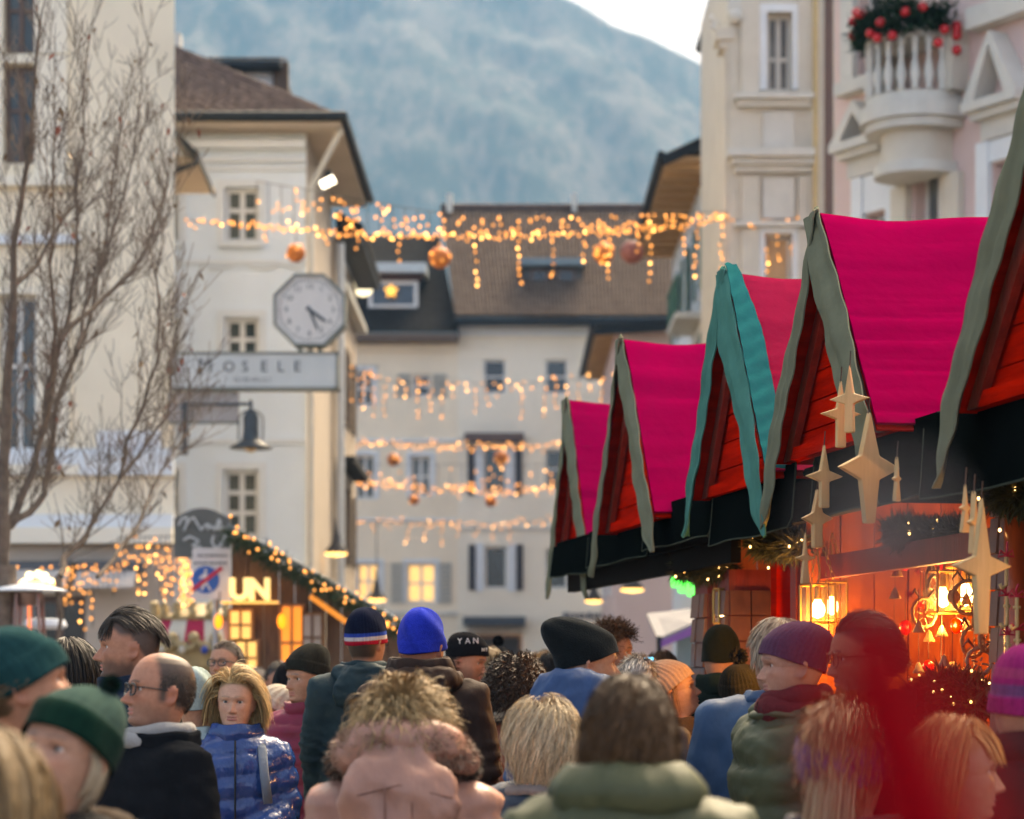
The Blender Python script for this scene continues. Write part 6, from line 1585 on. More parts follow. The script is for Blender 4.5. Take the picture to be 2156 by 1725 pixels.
def beanie(h, rows=40, nphi=110):
    """knitted hat: returns verts, faces, colours in head space"""
    zt, brim, rib, nr, pt, sl, up = h.get('top', .145), h.get('brim', .055), h.get('rib', .0022), h.get('ribs', 44), h.get('point', 2.3), h.get('slouch', .02), h.get('z0', .012)
    rx, rf, rb = h.get('size', (.087, .104, .113)); ph = np.arange(nphi)/nphi*2*math.pi; V = []; C = []
    col = np.array(h['col']); stripes = h.get('stripes')
    zs = list(np.linspace(0, brim, 9)) + list(brim + (zt-up-brim)*(1-np.cos(np.linspace(.08, math.pi/2, rows-9)))**.9) if brim else list((zt-up)*np.linspace(0, 1, rows))
    zs = np.array(zs); Ht = zt-up
    rs_ = np.random.default_rng(h.get('seed', 3)); lump = rs_.uniform(0, 6.28, 3)
    inner = [(0, .80), (0, .93)]
    for i, zz in enumerate(zs):
        u = zz/Ht; k = (1-np.clip((u-.20)/.80, 0, 1)**pt)**(1/2.1); k = max(k, .012)
        out = h.get('fold', .005) if (brim and zz < brim*.985) else 0.
        rbd = rib*np.abs(np.sin(ph*nr/2))**.7*min(1, k*1.4) + .0016*np.sin(3*ph+lump[0]+u*3) + h.get('lump', .002)*np.sin(5*ph+lump[1]+u*7)
        c, s = np.cos(ph), np.sin(ph); n_ = out+rbd
        yo = sl*max(0, u-.3)**1.3*1.6; xo = h.get('lean', 0.)*max(0, u-.3)**1.3
        V.append(np.stack([(rx*k+n_)*s+xo, -(np.where(c > 0, rf, rb)*k+n_)*c+yo, np.full(nphi, up+zz)+.002*np.sin(4*ph+lump[2])*(1 if i == 0 else 0)], 1))
        cc = col
        if stripes:
            for a, b, sc in stripes:
                if a <= zz < b: cc = np.array(sc)
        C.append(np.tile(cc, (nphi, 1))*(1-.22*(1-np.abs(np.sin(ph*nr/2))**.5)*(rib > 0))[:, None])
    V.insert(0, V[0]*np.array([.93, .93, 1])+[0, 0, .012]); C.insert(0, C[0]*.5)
    k = len(V); f = [(i*nphi+j, i*nphi+(j+1) % nphi, (i+1)*nphi+(j+1) % nphi, (i+1)*nphi+j) for i in range(k-1) for j in range(nphi)] + [tuple((k-1)*nphi+j for j in range(nphi))]
    V = np.concatenate(V); C = np.concatenate(C)
    t = h.get('tilt', -.16); Rm = np.array(Matrix.Rotation(t, 3, 'X') @ Matrix.Rotation(h.get('roll', 0.), 3, 'Y'))
    return (V-[0, .01, .02]) @ Rm.T + [0, .01, .02], f, C

def pompom(c, r, col, n=500, seed=1):
    g_ = np.random.default_rng(seed); d = g_.normal(size=(n, 3)); d /= np.linalg.norm(d, axis=1)[:, None]
    L = r*g_.uniform(.75, 1.08, n)[:, None]; s = np.cross(d, g_.normal(size=(n, 3))); s *= (r*.11/np.linalg.norm(s, axis=1))[:, None]
    V = np.stack([c+d*L*.2-s, c+d*L*.2+s, c+d*L+s*.7, c+d*L-s*.7], 1).reshape(-1, 3)
    return V, [(4*i, 4*i+1, 4*i+2, 4*i+3) for i in range(n)], np.repeat(np.array(col)[None]*g_.uniform(.6, 1.3, (n, 1)), 4, 0)

def fur(path, r, n, ln, col, seed, dark=None, w=.006, out=None):
    """fur tufts round a path; dark: function of path fraction -> bool for dark patches"""
    g_ = np.random.default_rng(seed); path = np.asarray(path, float); seg = np.linalg.norm(np.diff(path, axis=0), axis=1); cum = np.concatenate([[0], np.cumsum(seg)])
    t = g_.uniform(0, cum[-1], n); c = np.stack([np.interp(t, cum, path[:, k]) for k in range(3)], 1)
    d = g_.normal(size=(n, 3)); d /= np.linalg.norm(d, axis=1)[:, None]; rr_ = np.interp(t/cum[-1], np.linspace(0, 1, len(np.atleast_1d(r))), np.atleast_1d(r)) if np.ndim(r) else np.full(n, r)
    a = c + d*rr_[:, None]*.78; e = d + g_.normal(size=(n, 3))*.35 + np.array([0, 0, -.25]); e /= np.linalg.norm(e, axis=1)[:, None]; e *= (ln*g_.uniform(.5, 1.2, n))[:, None]
    s = np.cross(e, d+g_.normal(size=(n, 3))*.4); s *= (w*.5/(np.linalg.norm(s, axis=1)+1e-9))[:, None]
    V = np.stack([a-s, a+s, a+e*.6+s*.7, a+e, a+e*.6-s*.7], 1).reshape(-1, 3)
    C = np.array(col)[None]*g_.uniform(.7, 1.25, (n, 1))
    if dark is not None: m = dark(t/cum[-1], d, g_); C = np.where(m[:, None], np.array([.05, .035, .025])[None]*g_.uniform(.6, 1.6, (n, 1)), C)
    return V, [(5*i, 5*i+1, 5*i+2, 5*i+3, 5*i+4) for i in range(n)], np.repeat(C, 5, 0)

_low = {}
def person(label, zx, zy, d, yaw, jacket, skin=(.50, .29, .20), hat=None, hair=None, pitch=0., roll=0., tyaw=None, size=1., hi=True, eyes=True, glasses=None, face=None, collar=None, hood=None, scarf=None, arms='down', extra=None, name='person', seed=None, up=.066, trousers=(.03, .035, .045), group='people in the crowd'):
    seed = seed or int(zx*7+zy) % 1000; tyaw = yaw if tyaw is None else tyaw
    hc = P(zx, zy, d); hz = hc[2]
    root = thing(name, label, 'person', (hc[0], hc[1], 0), R(tyaw), group)
    Rm = rot3(R(yaw-tyaw), R(-pitch), R(roll)); piv = np.array([0, .012, -.135]); sh = -(piv + Rm @ (-piv)); z0 = np.array([0, 0, hz])
    Th = lambda v: ((np.asarray(v)-piv) @ Rm.T + piv + sh)*size + z0
    Tb = lambda v: (np.asarray(v) + sh + np.array([0, 0, up]))*size + z0
    fc = dict(face or {})
    V, F, C = head_loft(hi, None, seed, skin, **fc)
    w = np.clip((V[:, 2]+.205)/.085, 0, 1); w = (w*w*(3-2*w))[:, None]
    V = Th(V)*w + Tb(V)*(1-w)
    bw = jacket.get('wide', 1.)
    aj = {s: [np.array(p)*np.array([bw, 1, 1]) for p in ARMS[arms](s)] for s in (-1, 1)}
    # ---- body: trunk with head, plus arms, hands and legs fused into one surface
    hv, hf = hand_mesh(); zfl = -hz/size - sh[2] - up
    limbs = MB()
    for s in (-1, 1):
        a, e, wr = (np.array(p) for p in aj[s]); limbs_pts = [a*np.array([.8, 1, 1]), a, (a+e)/2, e, (e+wr)/2, wr]
        q = MB().tube(Tb(limbs_pts), np.array([.05, .048, .042, .036, .032, .024])*size, 10); limbs.add(np.concatenate(q.v), q.f)
        hvv = hv*np.array([1 if s > 0 else 1, 1, 1]); dv = wr-e; pal = np.array([-s*1., -.2, 0]) if arms in ('down', 'pocket') else np.array([-s*.3, .9, -.1])
        X = orient(hvv, dv, pal); ff = hf
        if s < 0:
            m = hv*np.array([1, -1, 1]); X = orient(m, dv, pal); ff = [q_[::-1] for q_ in hf]
        limbs.add(Tb(X+wr-dv/np.linalg.norm(dv)*.01), ff)
        hip = np.array([s*.085, .0, -.80]); kn = np.array([s*.10, -.02, (-.80+zfl)*.5+.0]); an = np.array([s*.105, .015, zfl+.08])
        q = MB().tube(Tb([hip+[0, 0, .06], hip, (hip+kn)/2, kn, (kn+an)/2, an, an-[0, 0, .04]]), np.array([.07, .082, .07, .055, .05, .038, .04])*size, 10); limbs.add(np.concatenate(q.v), q.f)
        q = MB().tube(Tb([an+[0, .05, -.045], an+[0, 0, -.04], an+[0, -.08, -.055], an+[0, -.15, -.06]]), np.array([.03, .04, .038, .02])*size, 8); limbs.add(np.concatenate(q.v), q.f)
    bm = MB().add(V, F, C)
    allv = MB().add(V, F, C); lv = np.concatenate(limbs.v); allv.add(lv, limbs.f, np.tile(np.array(skin), (len(lv), 1)))
    me = None
    try:
        o1 = bpy.data.objects.new('tmp_a', bm.mesh('a')); o2 = bpy.data.objects.new('tmp_b', limbs.mesh('b'))
        md = o1.modifiers.new('u', 'BOOLEAN'); md.operation = 'UNION'; md.object = o2; md.solver = 'MANIFOLD' if hi or True else 'EXACT'
        ca = o2.data.color_attributes.new('Col', 'FLOAT_COLOR', 'POINT'); ca.data.foreach_set('color', np.tile(np.array([*skin, 1.]), len(lv)))
        me = tmp_eval(o1, (o2,))
        if len(me.vertices) < len(V)*.8: me = None
    except Exception: me = None
    for o in (o1, o2): bpy.data.objects.remove(o)
    if me is None: me = allv.mesh('body')
    me.name = 'body'; me.materials.clear(); me.materials.append(SKINM); me.polygons.foreach_set('use_smooth', [True]*len(me.polygons))
    body = link('body', me, root)
    if eyes and hi:
        for s in (-1, 1):
            q = MB().sphere((0, 0, 0), .0122, 16, 12); v = q.v[0]; ang = np.degrees(np.arccos(np.clip(-v[:, 1]/.0122 + 0, -1, 1)))
            c = np.where((ang < 14)[:, None], [.01, .008, .006], np.where((ang < 31)[:, None], fc.get('iris', (.06, .035, .02)) if False else [.055, .035, .022], [.62, .57, .53])); q.c = [c]
            q.v = [Th(v + np.array([s*.0315, -.0665, 0.]))]; q.build('eye', EYEM, root, smooth=True, local=True)
    # ---- jacket: trunk and sleeves fused and smoothed, quilted or creased
    J = jacket; q = MB(); bk = J.get('bulk', 0.); ln = J.get('len', .95)
    rowsz = [(-.195, .072, .060, .078), (-.215, .088, .070, .090), (-.24, .122, .088, .108), (-.265, .158, .105, .125), (-.30, .176, .122, .138), (-.40, .188, .145, .150), (-.55, .186, .150, .145), (-.70, .198, .148, .152), (-.85, .215, .150, .162), (-ln, .205, .145, .155)]
    bl = J.get('belly', 0.)
    loft(q, [(0, .0, z, (w_+bk)*bw, f_+bk+bl*math.exp(-((z+.6)/.2)**2), b_+bk) for z, w_, f_, b_ in rowsz if z >= -ln-.001][::-1], 30)
    rsl = .058+bk*.9
    for s in (-1, 1):
        a, e, wr = aj[s]; q.tube([a*np.array([.75, 1, 1])+[0, 0, .0], a+[s*.012, 0, 0], (a+e)/2+[s*.008, 0, 0], e, (e+wr)/2, wr-(wr-e)*.02], [rsl*1.12, rsl*1.22, rsl*1.08, rsl*.98, rsl*.88, rsl*.72], 14)
    vx = J.get('voxel', .0145 if hi else .024)
    v, f, nr = eval_mods(q, [('REMESH', dict(mode='VOXEL', voxel_size=vx)), ('SMOOTH', dict(factor=.6, iterations=6))])
    # limb parameters for quilting
    best = np.full(len(v), 9.); par = v[:, 2].copy(); isarm = np.zeros(len(v), bool)
    for s in (-1, 1):
        a, e, wr = (np.array(p) for p in aj[s]); acc = 0.
        for p0, p1 in ((a, e), (e, wr)):
            L = np.linalg.norm(p1-p0); t = np.clip((v-p0) @ (p1-p0)/L**2, 0, 1); dd = np.linalg.norm(v-(p0+t[:, None]*(p1-p0)), axis=1)
            m = (dd < best) & (dd < rsl*1.45) & (np.abs(v[:, 0]) > .13*bw) ; best = np.where(m, dd, best); par = np.where(m, -.285-(acc+t*L), par); isarm |= m; acc += L
    kind = J.get('kind', 'coat'); disp = np.zeros(len(v))
    if kind == 'puffer':
        per, am = J.get('per', .085), J.get('amp', .018)
        ph = np.abs(np.sin(math.pi*(par+.01*fbm(v, 6., 2, seed))/per)); disp += am*(ph**.55-.55)
        disp += .006*fbm(v*np.array([1, 1, 1.6]), 22., 3, seed+1) + .003*np.sin(v[:, 0]*90+4*fbm(v, 9, 2, seed))*(1-ph)
    else:
        disp += J.get('crease', .010)*fbm(v*np.array([1, 1, .7]), 8., 4, seed+2) + .0045*fbm(v*np.array([1, 1, 1.8]), 24., 3, seed+3)
        fold = np.exp(-((par+.56)/.07)**2)*isarm; disp += .010*fold*np.sin(par*150+4*fbm(v, 7, 2, seed))
    disp *= np.clip((best if False else 1), 0, 1)
    v = v + nr*disp[:, None]
    jm = J['mat']
    jo = MB().add(Tb(v), f).build('jacket', jm, root, smooth=True, local=True)
    if J.get('zip'):
        MB().tube(Tb([(0.0, -(.150+bk+.008+(.0 if z < -.35 else -.035*(z+.35)/.12)), z) for z in np.linspace(-.23, -ln+.02, 14)]), .0045*size, 5).build('zip', J['zip'], jo, local=True)
    if J.get('straps'):
        for sx in (1,):
            pth = [(sx*.095, .06, -.232), (sx*.10, -.02, -.222), (sx*.115, -.11, -.27), (sx*.125, -.165, -.38), (sx*.14, -.17, -.50)]
            MB().tube(Tb(np.array(pth)*np.array([bw, 1.06, 1])), .020*size, 8, flat=.3).build('bag_strap', J['straps'], root, smooth=True, local=True)
    # ---- trousers and shoes
    tq = MB()
    for s in (-1, 1):
        hip = np.array([s*.085, 0, -.78]); an = np.array([s*.105, .015, zfl+.06]); t_ = MB().tube(Tb([hip+[0, 0, .08], hip, (hip*2+an)/3, (hip+an*2)/3, an]), np.array([.10, .105, .088, .07, .062])*size, 12); tq.add(np.concatenate(t_.v), t_.f)
    loft(tq, [(0, 0, z, w_, .10, .12) for z, w_ in ((-.92, .10), (-.86, .16), (-.75, .175), (-.66, .165))], 16); tq.v[-1] = Tb(tq.v[-1])
    tv, tf, _ = eval_mods(tq, [('REMESH', dict(mode='VOXEL', voxel_size=.038*size)), ('SMOOTH', dict(factor=.5, iterations=4))])
    MB().add(tv, tf).build('trousers', cloth(trousers, 'denim_%02d_%02d' % (int(trousers[0]*100), int(trousers[2]*100))), root, smooth=True, local=True)
    for s in (-1, 1):
        an = np.array([s*.105, .015, zfl+.08])
        MB().tube(Tb([an+[0, .065, -.03], an+[0, .02, -.02], an+[0, -.06, -.038], an+[0, -.14, -.045], an+[0, -.17, -.05]]), np.array([.045, .056, .05, .043, .02])*size, 10, flat=.75).build('shoe', M('shoe_leather', (.03, .025, .02), .4), root, smooth=True, local=True)
    # ---- collar
    cl = collar if collar is not None else {}
    if cl is not False:
        top, r0, r1, th, dy = cl.get('top', -.15)-.025, cl.get('r0', .098), cl.get('r1', .086), cl.get('th', .012), cl.get('lean', .0)
        n = 44; ph = np.linspace(0, 2*math.pi, n, endpoint=False); rowsV = []
        g_ = np.random.default_rng(seed+9); wv = .005*np.sin(3*ph+g_.uniform(0, 6))+.004*np.sin(7*ph+g_.uniform(0, 6))+cl.get('puff', 0.)*.22*np.sin(15*ph+g_.uniform(0, 6))
        prof = [(0, r0-th), (.5, (r0+r1)/2-th), (.97, r1-th), (1.03, r1-th*.5), (.97, r1), (.75, r1*.4+r0*.6*1.02), (.5, (r0+r1)/2+cl.get('puff', .0)), (.25, r0+cl.get('puff', .0)*.6), (0, r0)]
        zb = -.232
        for t, r in prof:
            c, s = np.cos(ph), np.sin(ph); zz = zb + (top-zb)*t*(1+.10*c*cl.get('fronth', -1.)) 
            rowsV.append(np.stack([(r+wv)*s*1.0*bw**.5, -(r+wv)*c*1.0+.012+dy*t, zz+.15*0*c], 1))
        vv = np.concatenate(rowsV); vv[:, 2] += .004*np.sin(np.tile(ph, len(prof))*5)
        k = len(prof); ff = [(i*n+j, i*n+(j+1) % n, (i+1)*n+(j+1) % n, (i+1)*n+j) for i in range(k-1) for j in range(n)]
        ww = np.clip((vv[:, 2]+.22)/.16, 0, 1)[:, None]*.55
        MB().add(Th(vv)*ww+Tb(vv)*(1-ww), ff).build('collar', cl.get('mat', jm), root, smooth=True, local=True)
    if hood:
        a = np.linspace(-hood.get('arc', 118), hood.get('arc', 118), 25)*math.pi/180; R_, dr = hood.get('r', .115), hood.get('drop', .05); rad = hood.get('rad', .045)
        path = np.stack([R_*np.sin(a), R_*np.cos(a)*1.05+.01, hood.get('z', -.185)-hood.get('front', .05)*(1-np.cos(a))*.5-dr*np.clip(np.cos(a), 0, 1)**1.5], 1)
        q = MB(); rr_ = rad*(.55+.45*np.clip(np.cos(a)*.7+.4, 0, 1))
        q.tube(path, rr_, 14)
        if hood.get('pouch', 1):
            g_ = hood.get('pouch', 1); q.sphere((0, R_*1.05+hood.get('py', .015), hood.get('z', -.185)-hood.get('pz', .085)-dr*.5), (.13*g_, .055*g_, .12*g_), 18, 12)
        v, f, nr = eval_mods(q, [('REMESH', dict(mode='VOXEL', voxel_size=.011)), ('SMOOTH', dict(factor=.6, iterations=6))])
        v = v + nr*(.010*fbm(v*np.array([1, 1, 1.7]), 12., 3, seed+5)+.005*(1-2*np.abs(fbm(v*np.array([1, 1, 1.5]), 16., 2, seed+6))))[:, None]
        ho = MB().add(Tb(v), f).build('hood', hood.get('mat', jm), root, smooth=True, local=True)
        if hood.get('seams'):
            cc = np.array([0, R_*1.05+hood.get('py', .015), hood.get('z', -.185)-hood.get('pz', .085)-dr*.5]); rad_ = np.array([.13, .055, .12])*hood.get('pouch', 1)
            def on(x, z): k_ = 1-(x/rad_[0])**2-(z/rad_[2])**2; return cc+np.array([x, rad_[1]*math.sqrt(max(k_, .02))+.0015, z])
            ls = [[on(x, rad_[2]*.35-.25*abs(x)) for x in np.linspace(-.95, .95, 17)*rad_[0]*.9], [on(.035, z) for z in np.linspace(-.8, .3, 9)*rad_[2]], [on(-.035, z) for z in np.linspace(-.8, .3, 9)*rad_[2]]]
            for l_ in ls: MB().tube(Tb(l_), .0028, 5).build('seam', hood['seams'], ho, smooth=True, local=True)
        if hood.get('fur'):
            V_, F_, C_ = fur(path, rr_*1.05, hood.get('n', 2600), hood.get('fl', .04), hood['fur'], seed, hood.get('dark'), w=hood.get('fw', .006))
            MB().add(Tb(V_), F_, C_).build('fur_trim', HAIRM, ho, local=True)['kind'] = 'stuff'
    if scarf:
        a = np.linspace(0, 2*math.pi, 40); q = MB()
        for k, (rz, rr_, th) in enumerate(scarf.get('rolls', [(-.185, .082, .026), (-.155, .076, .022)])):
            pth = np.stack([rr_*np.sin(a), -rr_*np.cos(a)*1.05+.008, rz+.018*np.cos(a+k)*(-1 if k else 1)], 1); q.tube(pth, th*(1+.12*np.sin(a*5+k)), 12, caps=False, flat=1.25)
        vv = q.v; q.v = [Th(x)*.45+Tb(x)*.55 for x in vv]; q.build('scarf', scarf['mat'], root, smooth=True, local=True)
    # ---- hat, hair, glasses
    if hat:
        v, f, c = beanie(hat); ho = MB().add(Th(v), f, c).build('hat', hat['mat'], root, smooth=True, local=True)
        if hat.get('pom'):
            pc = hat.get('pomcol', hat['col']); V_, F_, C_ = pompom(np.array(hat['pom'][:3]), hat['pom'][3], pc)
            MB().add(Th(V_), F_, C_).build('pompom', hat['mat'], ho, local=True)
        if hat.get('text'):
            for tx, ang, zz, sz in hat['text']:
                for i_, ch in enumerate(tx):
                    a = R(ang) + (i_-(len(tx)-1)/2)*sz*.95/.108; base = np.array([math.sin(a)*.0955, -math.cos(a)*.1155, zz]); nrm = np.array([math.sin(a), -math.cos(a), 0]); tg = np.array([math.cos(a), math.sin(a), 0])
                    t = text_mesh(ch, sz, .0012, M('embroidery_white', (.62, .62, .60), .8), 'lettering', (0, 0, 0), (0, 0, 0), ho)
                    vv = np.zeros(len(t.data.vertices)*3); t.data.vertices.foreach_get('co', vv); vv = vv.reshape(-1, 3); vv = base + vv[:, :1]*tg + vv[:, 1:2]*np.array([0, 0, 1.]) + vv[:, 2:]*nrm
                    tl = hat.get('tilt', -.16); R2 = np.array(Matrix.Rotation(tl, 3, 'X')); vv = (vv-[0, .01, .02]) @ R2.T + [0, .01, .02]; t.data.vertices.foreach_set('co', Th(vv).ravel()); t.data.update(); t.location = (0, 0, 0)
    if hair:
        q = MB()
        for hs in (hair if isinstance(hair, list) else [hair]):
            hs = dict(hs); cp = hs.pop('cap', None)
            if 'raw' in hs: V_, F_, C_ = hs['raw']
            else: V_, F_, C_ = strands(**hs)
            q.add(Th(V_), F_, C_)
            if cp is not None:
                V_, F_, C_ = cap_shell(hs['rootfn'], cp, hs['col']); q.add(Th(V_), F_, C_)
        q.build('hair', HAIRM, root, local=True)
    if glasses:
        q = MB(); gm = glasses['mat']; a = np.linspace(0, 2*math.pi, 25); yf, rw, rh = -.1005, glasses.get('w', .0235), glasses.get('h', .0175)
        for s in (-1, 1):
            q.tube(Th([(s*.0335+rw*math.copysign(abs(math.cos(k))**.7, math.cos(k)), yf+.006*abs(math.cos(k)), -.003+rh*math.copysign(abs(math.sin(k))**.75, math.sin(k))) for k in a]), glasses.get('t', .0021), 6, caps=False)
            q.tube(Th([(s*.056, yf+.008, .005), (s*.072, yf+.03, .006), (s*.0805, -.02, .004), (s*.0805, .012, .002), (s*.079, .03, -.016)]), .0021, 6)
        q.tube(Th([(-.0105, yf+.002, .002), (0, yf-.002, .005), (.0105, yf+.002, .002)]), .002, 6)
        go = q.build('glasses', gm, root, smooth=True, local=True)
        for s in (-1, 1):
            MB().add(Th([(s*.0335+rw*.96*math.copysign(abs(math.cos(k))**.7, math.cos(k)), yf+.004, -.003+rh*.96*math.copysign(abs(math.sin(k))**.75, math.sin(k))) for k in a[:-1]]), [tuple(range(24))]).build('lens', CLEAR, go, local=True)
    if extra: extra(root, Th, Tb, jo)
    return root
# ================================================================ the crowd
KN = knit((1., 1., 1.), 'knit_wool')
BLKW = cloth((.010, .011, .013), 'wool_black', .9, 0., .3, 60.); NAVY = cloth((.010, .018, .035), 'cloth_navy', .7, .1); DKT = cloth((.012, .030, .036), 'parka_dark_teal', .6, .15, .5, 22.)
BRN = cloth((.035, .020, .015), 'parka_brown', .7, .1, .45, 24.); ROSE = cloth((.40, .20, .145), 'puffer_rose', .38, .35, 1., 14.); REDP = cloth((.19, .007, .034), 'puffer_crimson', .5, .35, .4, 22.)
BLUE = cloth((.022, .06, .15), 'jacket_blue', .6, .3, .45, 22.); SHINY = cloth((.010, .048, .19), 'puffer_blue_shiny', .2, .6, .7, 30., var=.15); OLIV = cloth((.060, .066, .030), 'puffer_olive', .55, .3, .4, 20.)
DGRN = cloth((.012, .022, .018), 'coat_dark_green', .85, .05, .3, 40.); RUST = cloth((.25, .055, .015), 'leather_rust', .4, .4, .3, 30.); NVP = cloth((.022, .035, .055), 'puffer_slate', .5, .35, .5, 24.); GRYC = cloth((.075, .075, .08), 'coat_grey', .8, .2)
BRNH = cloth((.06, .035, .02), 'coat_brown_wool', .85, .2); AQUA = cloth((.34, .42, .40), 'jacket_aqua', .6, .3); BLUP = cloth((.028, .07, .14), 'puffer_steel_blue', .55, .3, .35, 20.)
FR_BLK = M('glasses_black', (.012, .012, .014), .3, .05)
SK1, SK2, SK3 = (.47, .235, .145), (.45, .205, .125), (.49, .265, .18)
short = lambda col, L=.05, n=2600, seed=1, comb=C_back, rf=R_full, lift=.25, **k: dict(n=n, rootfn=rf, length=L, comb=comb, lift=lift, grav=.1, layer=.010, spread=.05, K=6, seed=seed, w=.0034, col=col, **k)
bob = lambda col, tip, L=.24, p0=.2, n=3800, seed=3, layer=.022, **k: dict(dict(n=n, rootfn=R_full, length=L, comb=C_bob(p0), lift=.14, grav=1.1, layer=layer, wisps=.08, spread=.04, nrm_pull=.5, seed=seed, K=9, w=.0034, col=col, tipcol=tip, cap=.007), **k)
def R_sides(d, r): return R_full(d, r) & (d[:, 2] < .62) & (d[:, 1] > -.35)
def R_fadetop(d, r): return (d[:, 2] > .60) & (np.abs(d[:, 0]) < .62) & (d[:, 1] > -.72)
def R_fringe(d, r): return (d[:, 2] > .55) & (d[:, 1] < .1) & (d[:, 1] > -.75)

# --- left group
person('man in a teal knitted hat turned right at the left edge, out of focus', 50, 1446, 5.5, 105, dict(mat=NAVY), SK2, hat=dict(col=(.013, .055, .058), mat=KN, top=.150, brim=.07, rib=.0012, z0=-.002, tilt=-.30, slouch=.03), hair=short((.14, .08, .04), .03, 700, rf=R_hat), pitch=12, face=dict(beard=.2, scalp=(.12, .07, .04)))
person('woman in a dark green hat and black hooded coat, looking down at left', 138, 1590, 5.0, -24, dict(mat=cloth((.014, .014, .014), 'parka_black'), wide=1.12, bulk=.02), SK3, hat=dict(col=(.045, .085, .07), mat=KN, top=.170, brim=.075, rib=.001, tilt=-.30, z0=.006, slouch=.05, fold=.008, stripes=[(0, .075, (.005, .028, .019))], pom=(0.03, .05, .168, .022), pomcol=(.006, .028, .018)),
       hair=[bob((.5, .40, .28), (.6, .48, .34), .12, n=1500, rootfn=R_hat, layer=.004)], pitch=14, roll=8, tyaw=40, hood=dict(mat=cloth((.05, .035, .025), 'lining_brown'), r=.135, rad=.06, drop=.03, front=.08), face=dict(female=True, brow=(.1, .06, .04)))
person('woman with long brown blonde hair, blurred at the bottom left corner', -48, 1672, 4.2, 160, dict(mat=NAVY), SK1, hair=bob((.20, .13, .07), (.34, .23, .12), .34, n=2400, w=.006, layer=.010), hi=False, eyes=False, face=dict(scalp=(.16, .1, .06)))
person('person with straight black hair between the teal hat and the man with shaved sides', 140, 1412, 9.0, 172, dict(mat=BLKW), SK1, hair=bob((.016, .012, .010), (.022, .017, .014), .36, n=3000, layer=.014), hi=False, eyes=False, face=dict(scalp=(.015, .012, .01)))
person('bearded man with swept back hair and shaved sides in left profile', 271, 1364, 8.2, -78, dict(mat=NAVY, bulk=.012, wide=1.08), SK2, pitch=2,
       hair=[dict(n=2600, rootfn=R_fadetop, length=.10, comb=lambda d, r: np.stack([.25+.2*d[:, 0], np.ones(len(d)), -.1*np.ones(len(d))], 1), lift=.10, grav=.35, layer=.012, spread=.04, seed=8, w=.0034, col=(.055, .042, .034), cvar=.5, cap=.004),
             dict(n=160, rootfn=lambda d, r: (d[:, 2] > .62) & (d[:, 1] < -.5), length=.075, comb=lambda d, r: np.stack([.2+0*d[:, 0], -.3+0*d[:, 0], -.9+0*d[:, 0]], 1), lift=.1, grav=.6, layer=.012, seed=9, w=.004, col=(.05, .038, .03))],
       face=dict(beard=.75, beard_col=(.055, .042, .036), brow=(.03, .02, .016), scalp=(.085, .055, .042), nose=1.15), collar=dict(top=-.12, r0=.108, r1=.112, th=.014))
person('balding man with black glasses and grey scarf in a black coat, in left profile', 338, 1456, 7.4, -66, dict(mat=BLKW, bulk=.018, wide=1.12, belly=.05, crease=.009), SK2, pitch=6, tyaw=-58,
       hair=dict(n=2600, rootfn=R_sides, length=.011, comb=C_down, lift=.45, grav=.1, layer=.003, spread=.1, K=4, seed=5, w=.0022, col=(.05, .038, .030)), glasses=dict(mat=FR_BLK, t=.003, w=.026, h=.018), scarf=dict(mat=cloth((.28, .27, .26), 'scarf_grey', .9, .2, .5, 60.), rolls=[(-.205, .100, .020), (-.165, .094, .017)]),
       face=dict(beard=.42, beard_col=(.12, .09, .075), brow=(.05, .035, .025), nose=1.25, rosy=1.4, scalp=(.07, .05, .04), scalp_fn=lambda X, Y, Z: np.clip((Y+.035+.25*np.clip(Z-.04, 0, 1))/.02, 0, 1)*np.clip((Z+.045)/.02+.6*(Y > .03), 0, 1)*np.clip((.116-Z)/.03+.35, 0, 1)), collar=dict(top=-.155, r0=.125, r1=.122, th=.016))
person('smiling man with dark framed glasses behind the blonde woman', 475, 1401, 13., -24, dict(mat=NAVY), SK1, pitch=10, hair=short((.085, .055, .038), .035, 2200, 6), glasses=dict(mat=FR_BLK, t=.0028), face=dict(beard=.3, beard_col=(.14, .1, .08), age=.5, scalp=(.08, .055, .04), mouth_open=.001), collar=dict(top=-.13, r0=.11, r1=.12))
def hold_cup(root, Th, Tb, jo): pass
person('blonde woman in a shiny blue puffer jacket facing the camera', 497, 1478, 10.5, -4, dict(mat=SHINY, kind='puffer', bulk=.014, per=.095, amp=.019, len=.9, zip=METAL_D, straps=cloth((.16, .19, .23), 'strap_grey')), (.60, .345, .235), roll=2, tyaw=6,
       hair=[bob((.50, .33, .15), (.70, .50, .25), .165, 0., n=5200, layer=.036, seed=12, lift=.30, cvar=.4, w=.0028, rootfn=lambda d, r: R_full(d, r) & ~((d[:, 1] < -.15) & (d[:, 2] < .60)), nrm_pull=0., spread=.08, grav=.85,
              comb=lambda d, r: np.stack([np.where(d[:, 0] > -.25, 1., -1.)*.75, np.where(d[:, 1] < .2, 1.3, .3), .15-.9*(d[:, 1] > .2)], 1)),
             dict(n=500, rootfn=lambda d, r: (np.abs(d[:, 0]) > .55) & (d[:, 2] > .1) & (d[:, 2] < .5) & (d[:, 1] < .2) & (d[:, 1] > -.3), length=.15, comb=lambda d, r: np.stack([np.sign(d[:, 0]), .2+0*d[:, 0], -.6+0*d[:, 0]], 1), lift=.5, grav=.7, layer=.03, spread=.10, seed=14, col=(.58, .40, .19), w=.003, cvar=.35)],
       face=dict(female=True, age=1.0, brow=(.22, .14, .08), scalp=(.3, .19, .09), lips=(.45, .15, .14)), arms='front', collar=dict(top=-.118, r0=.112, r1=.108, puff=.012, fronth=-.4))
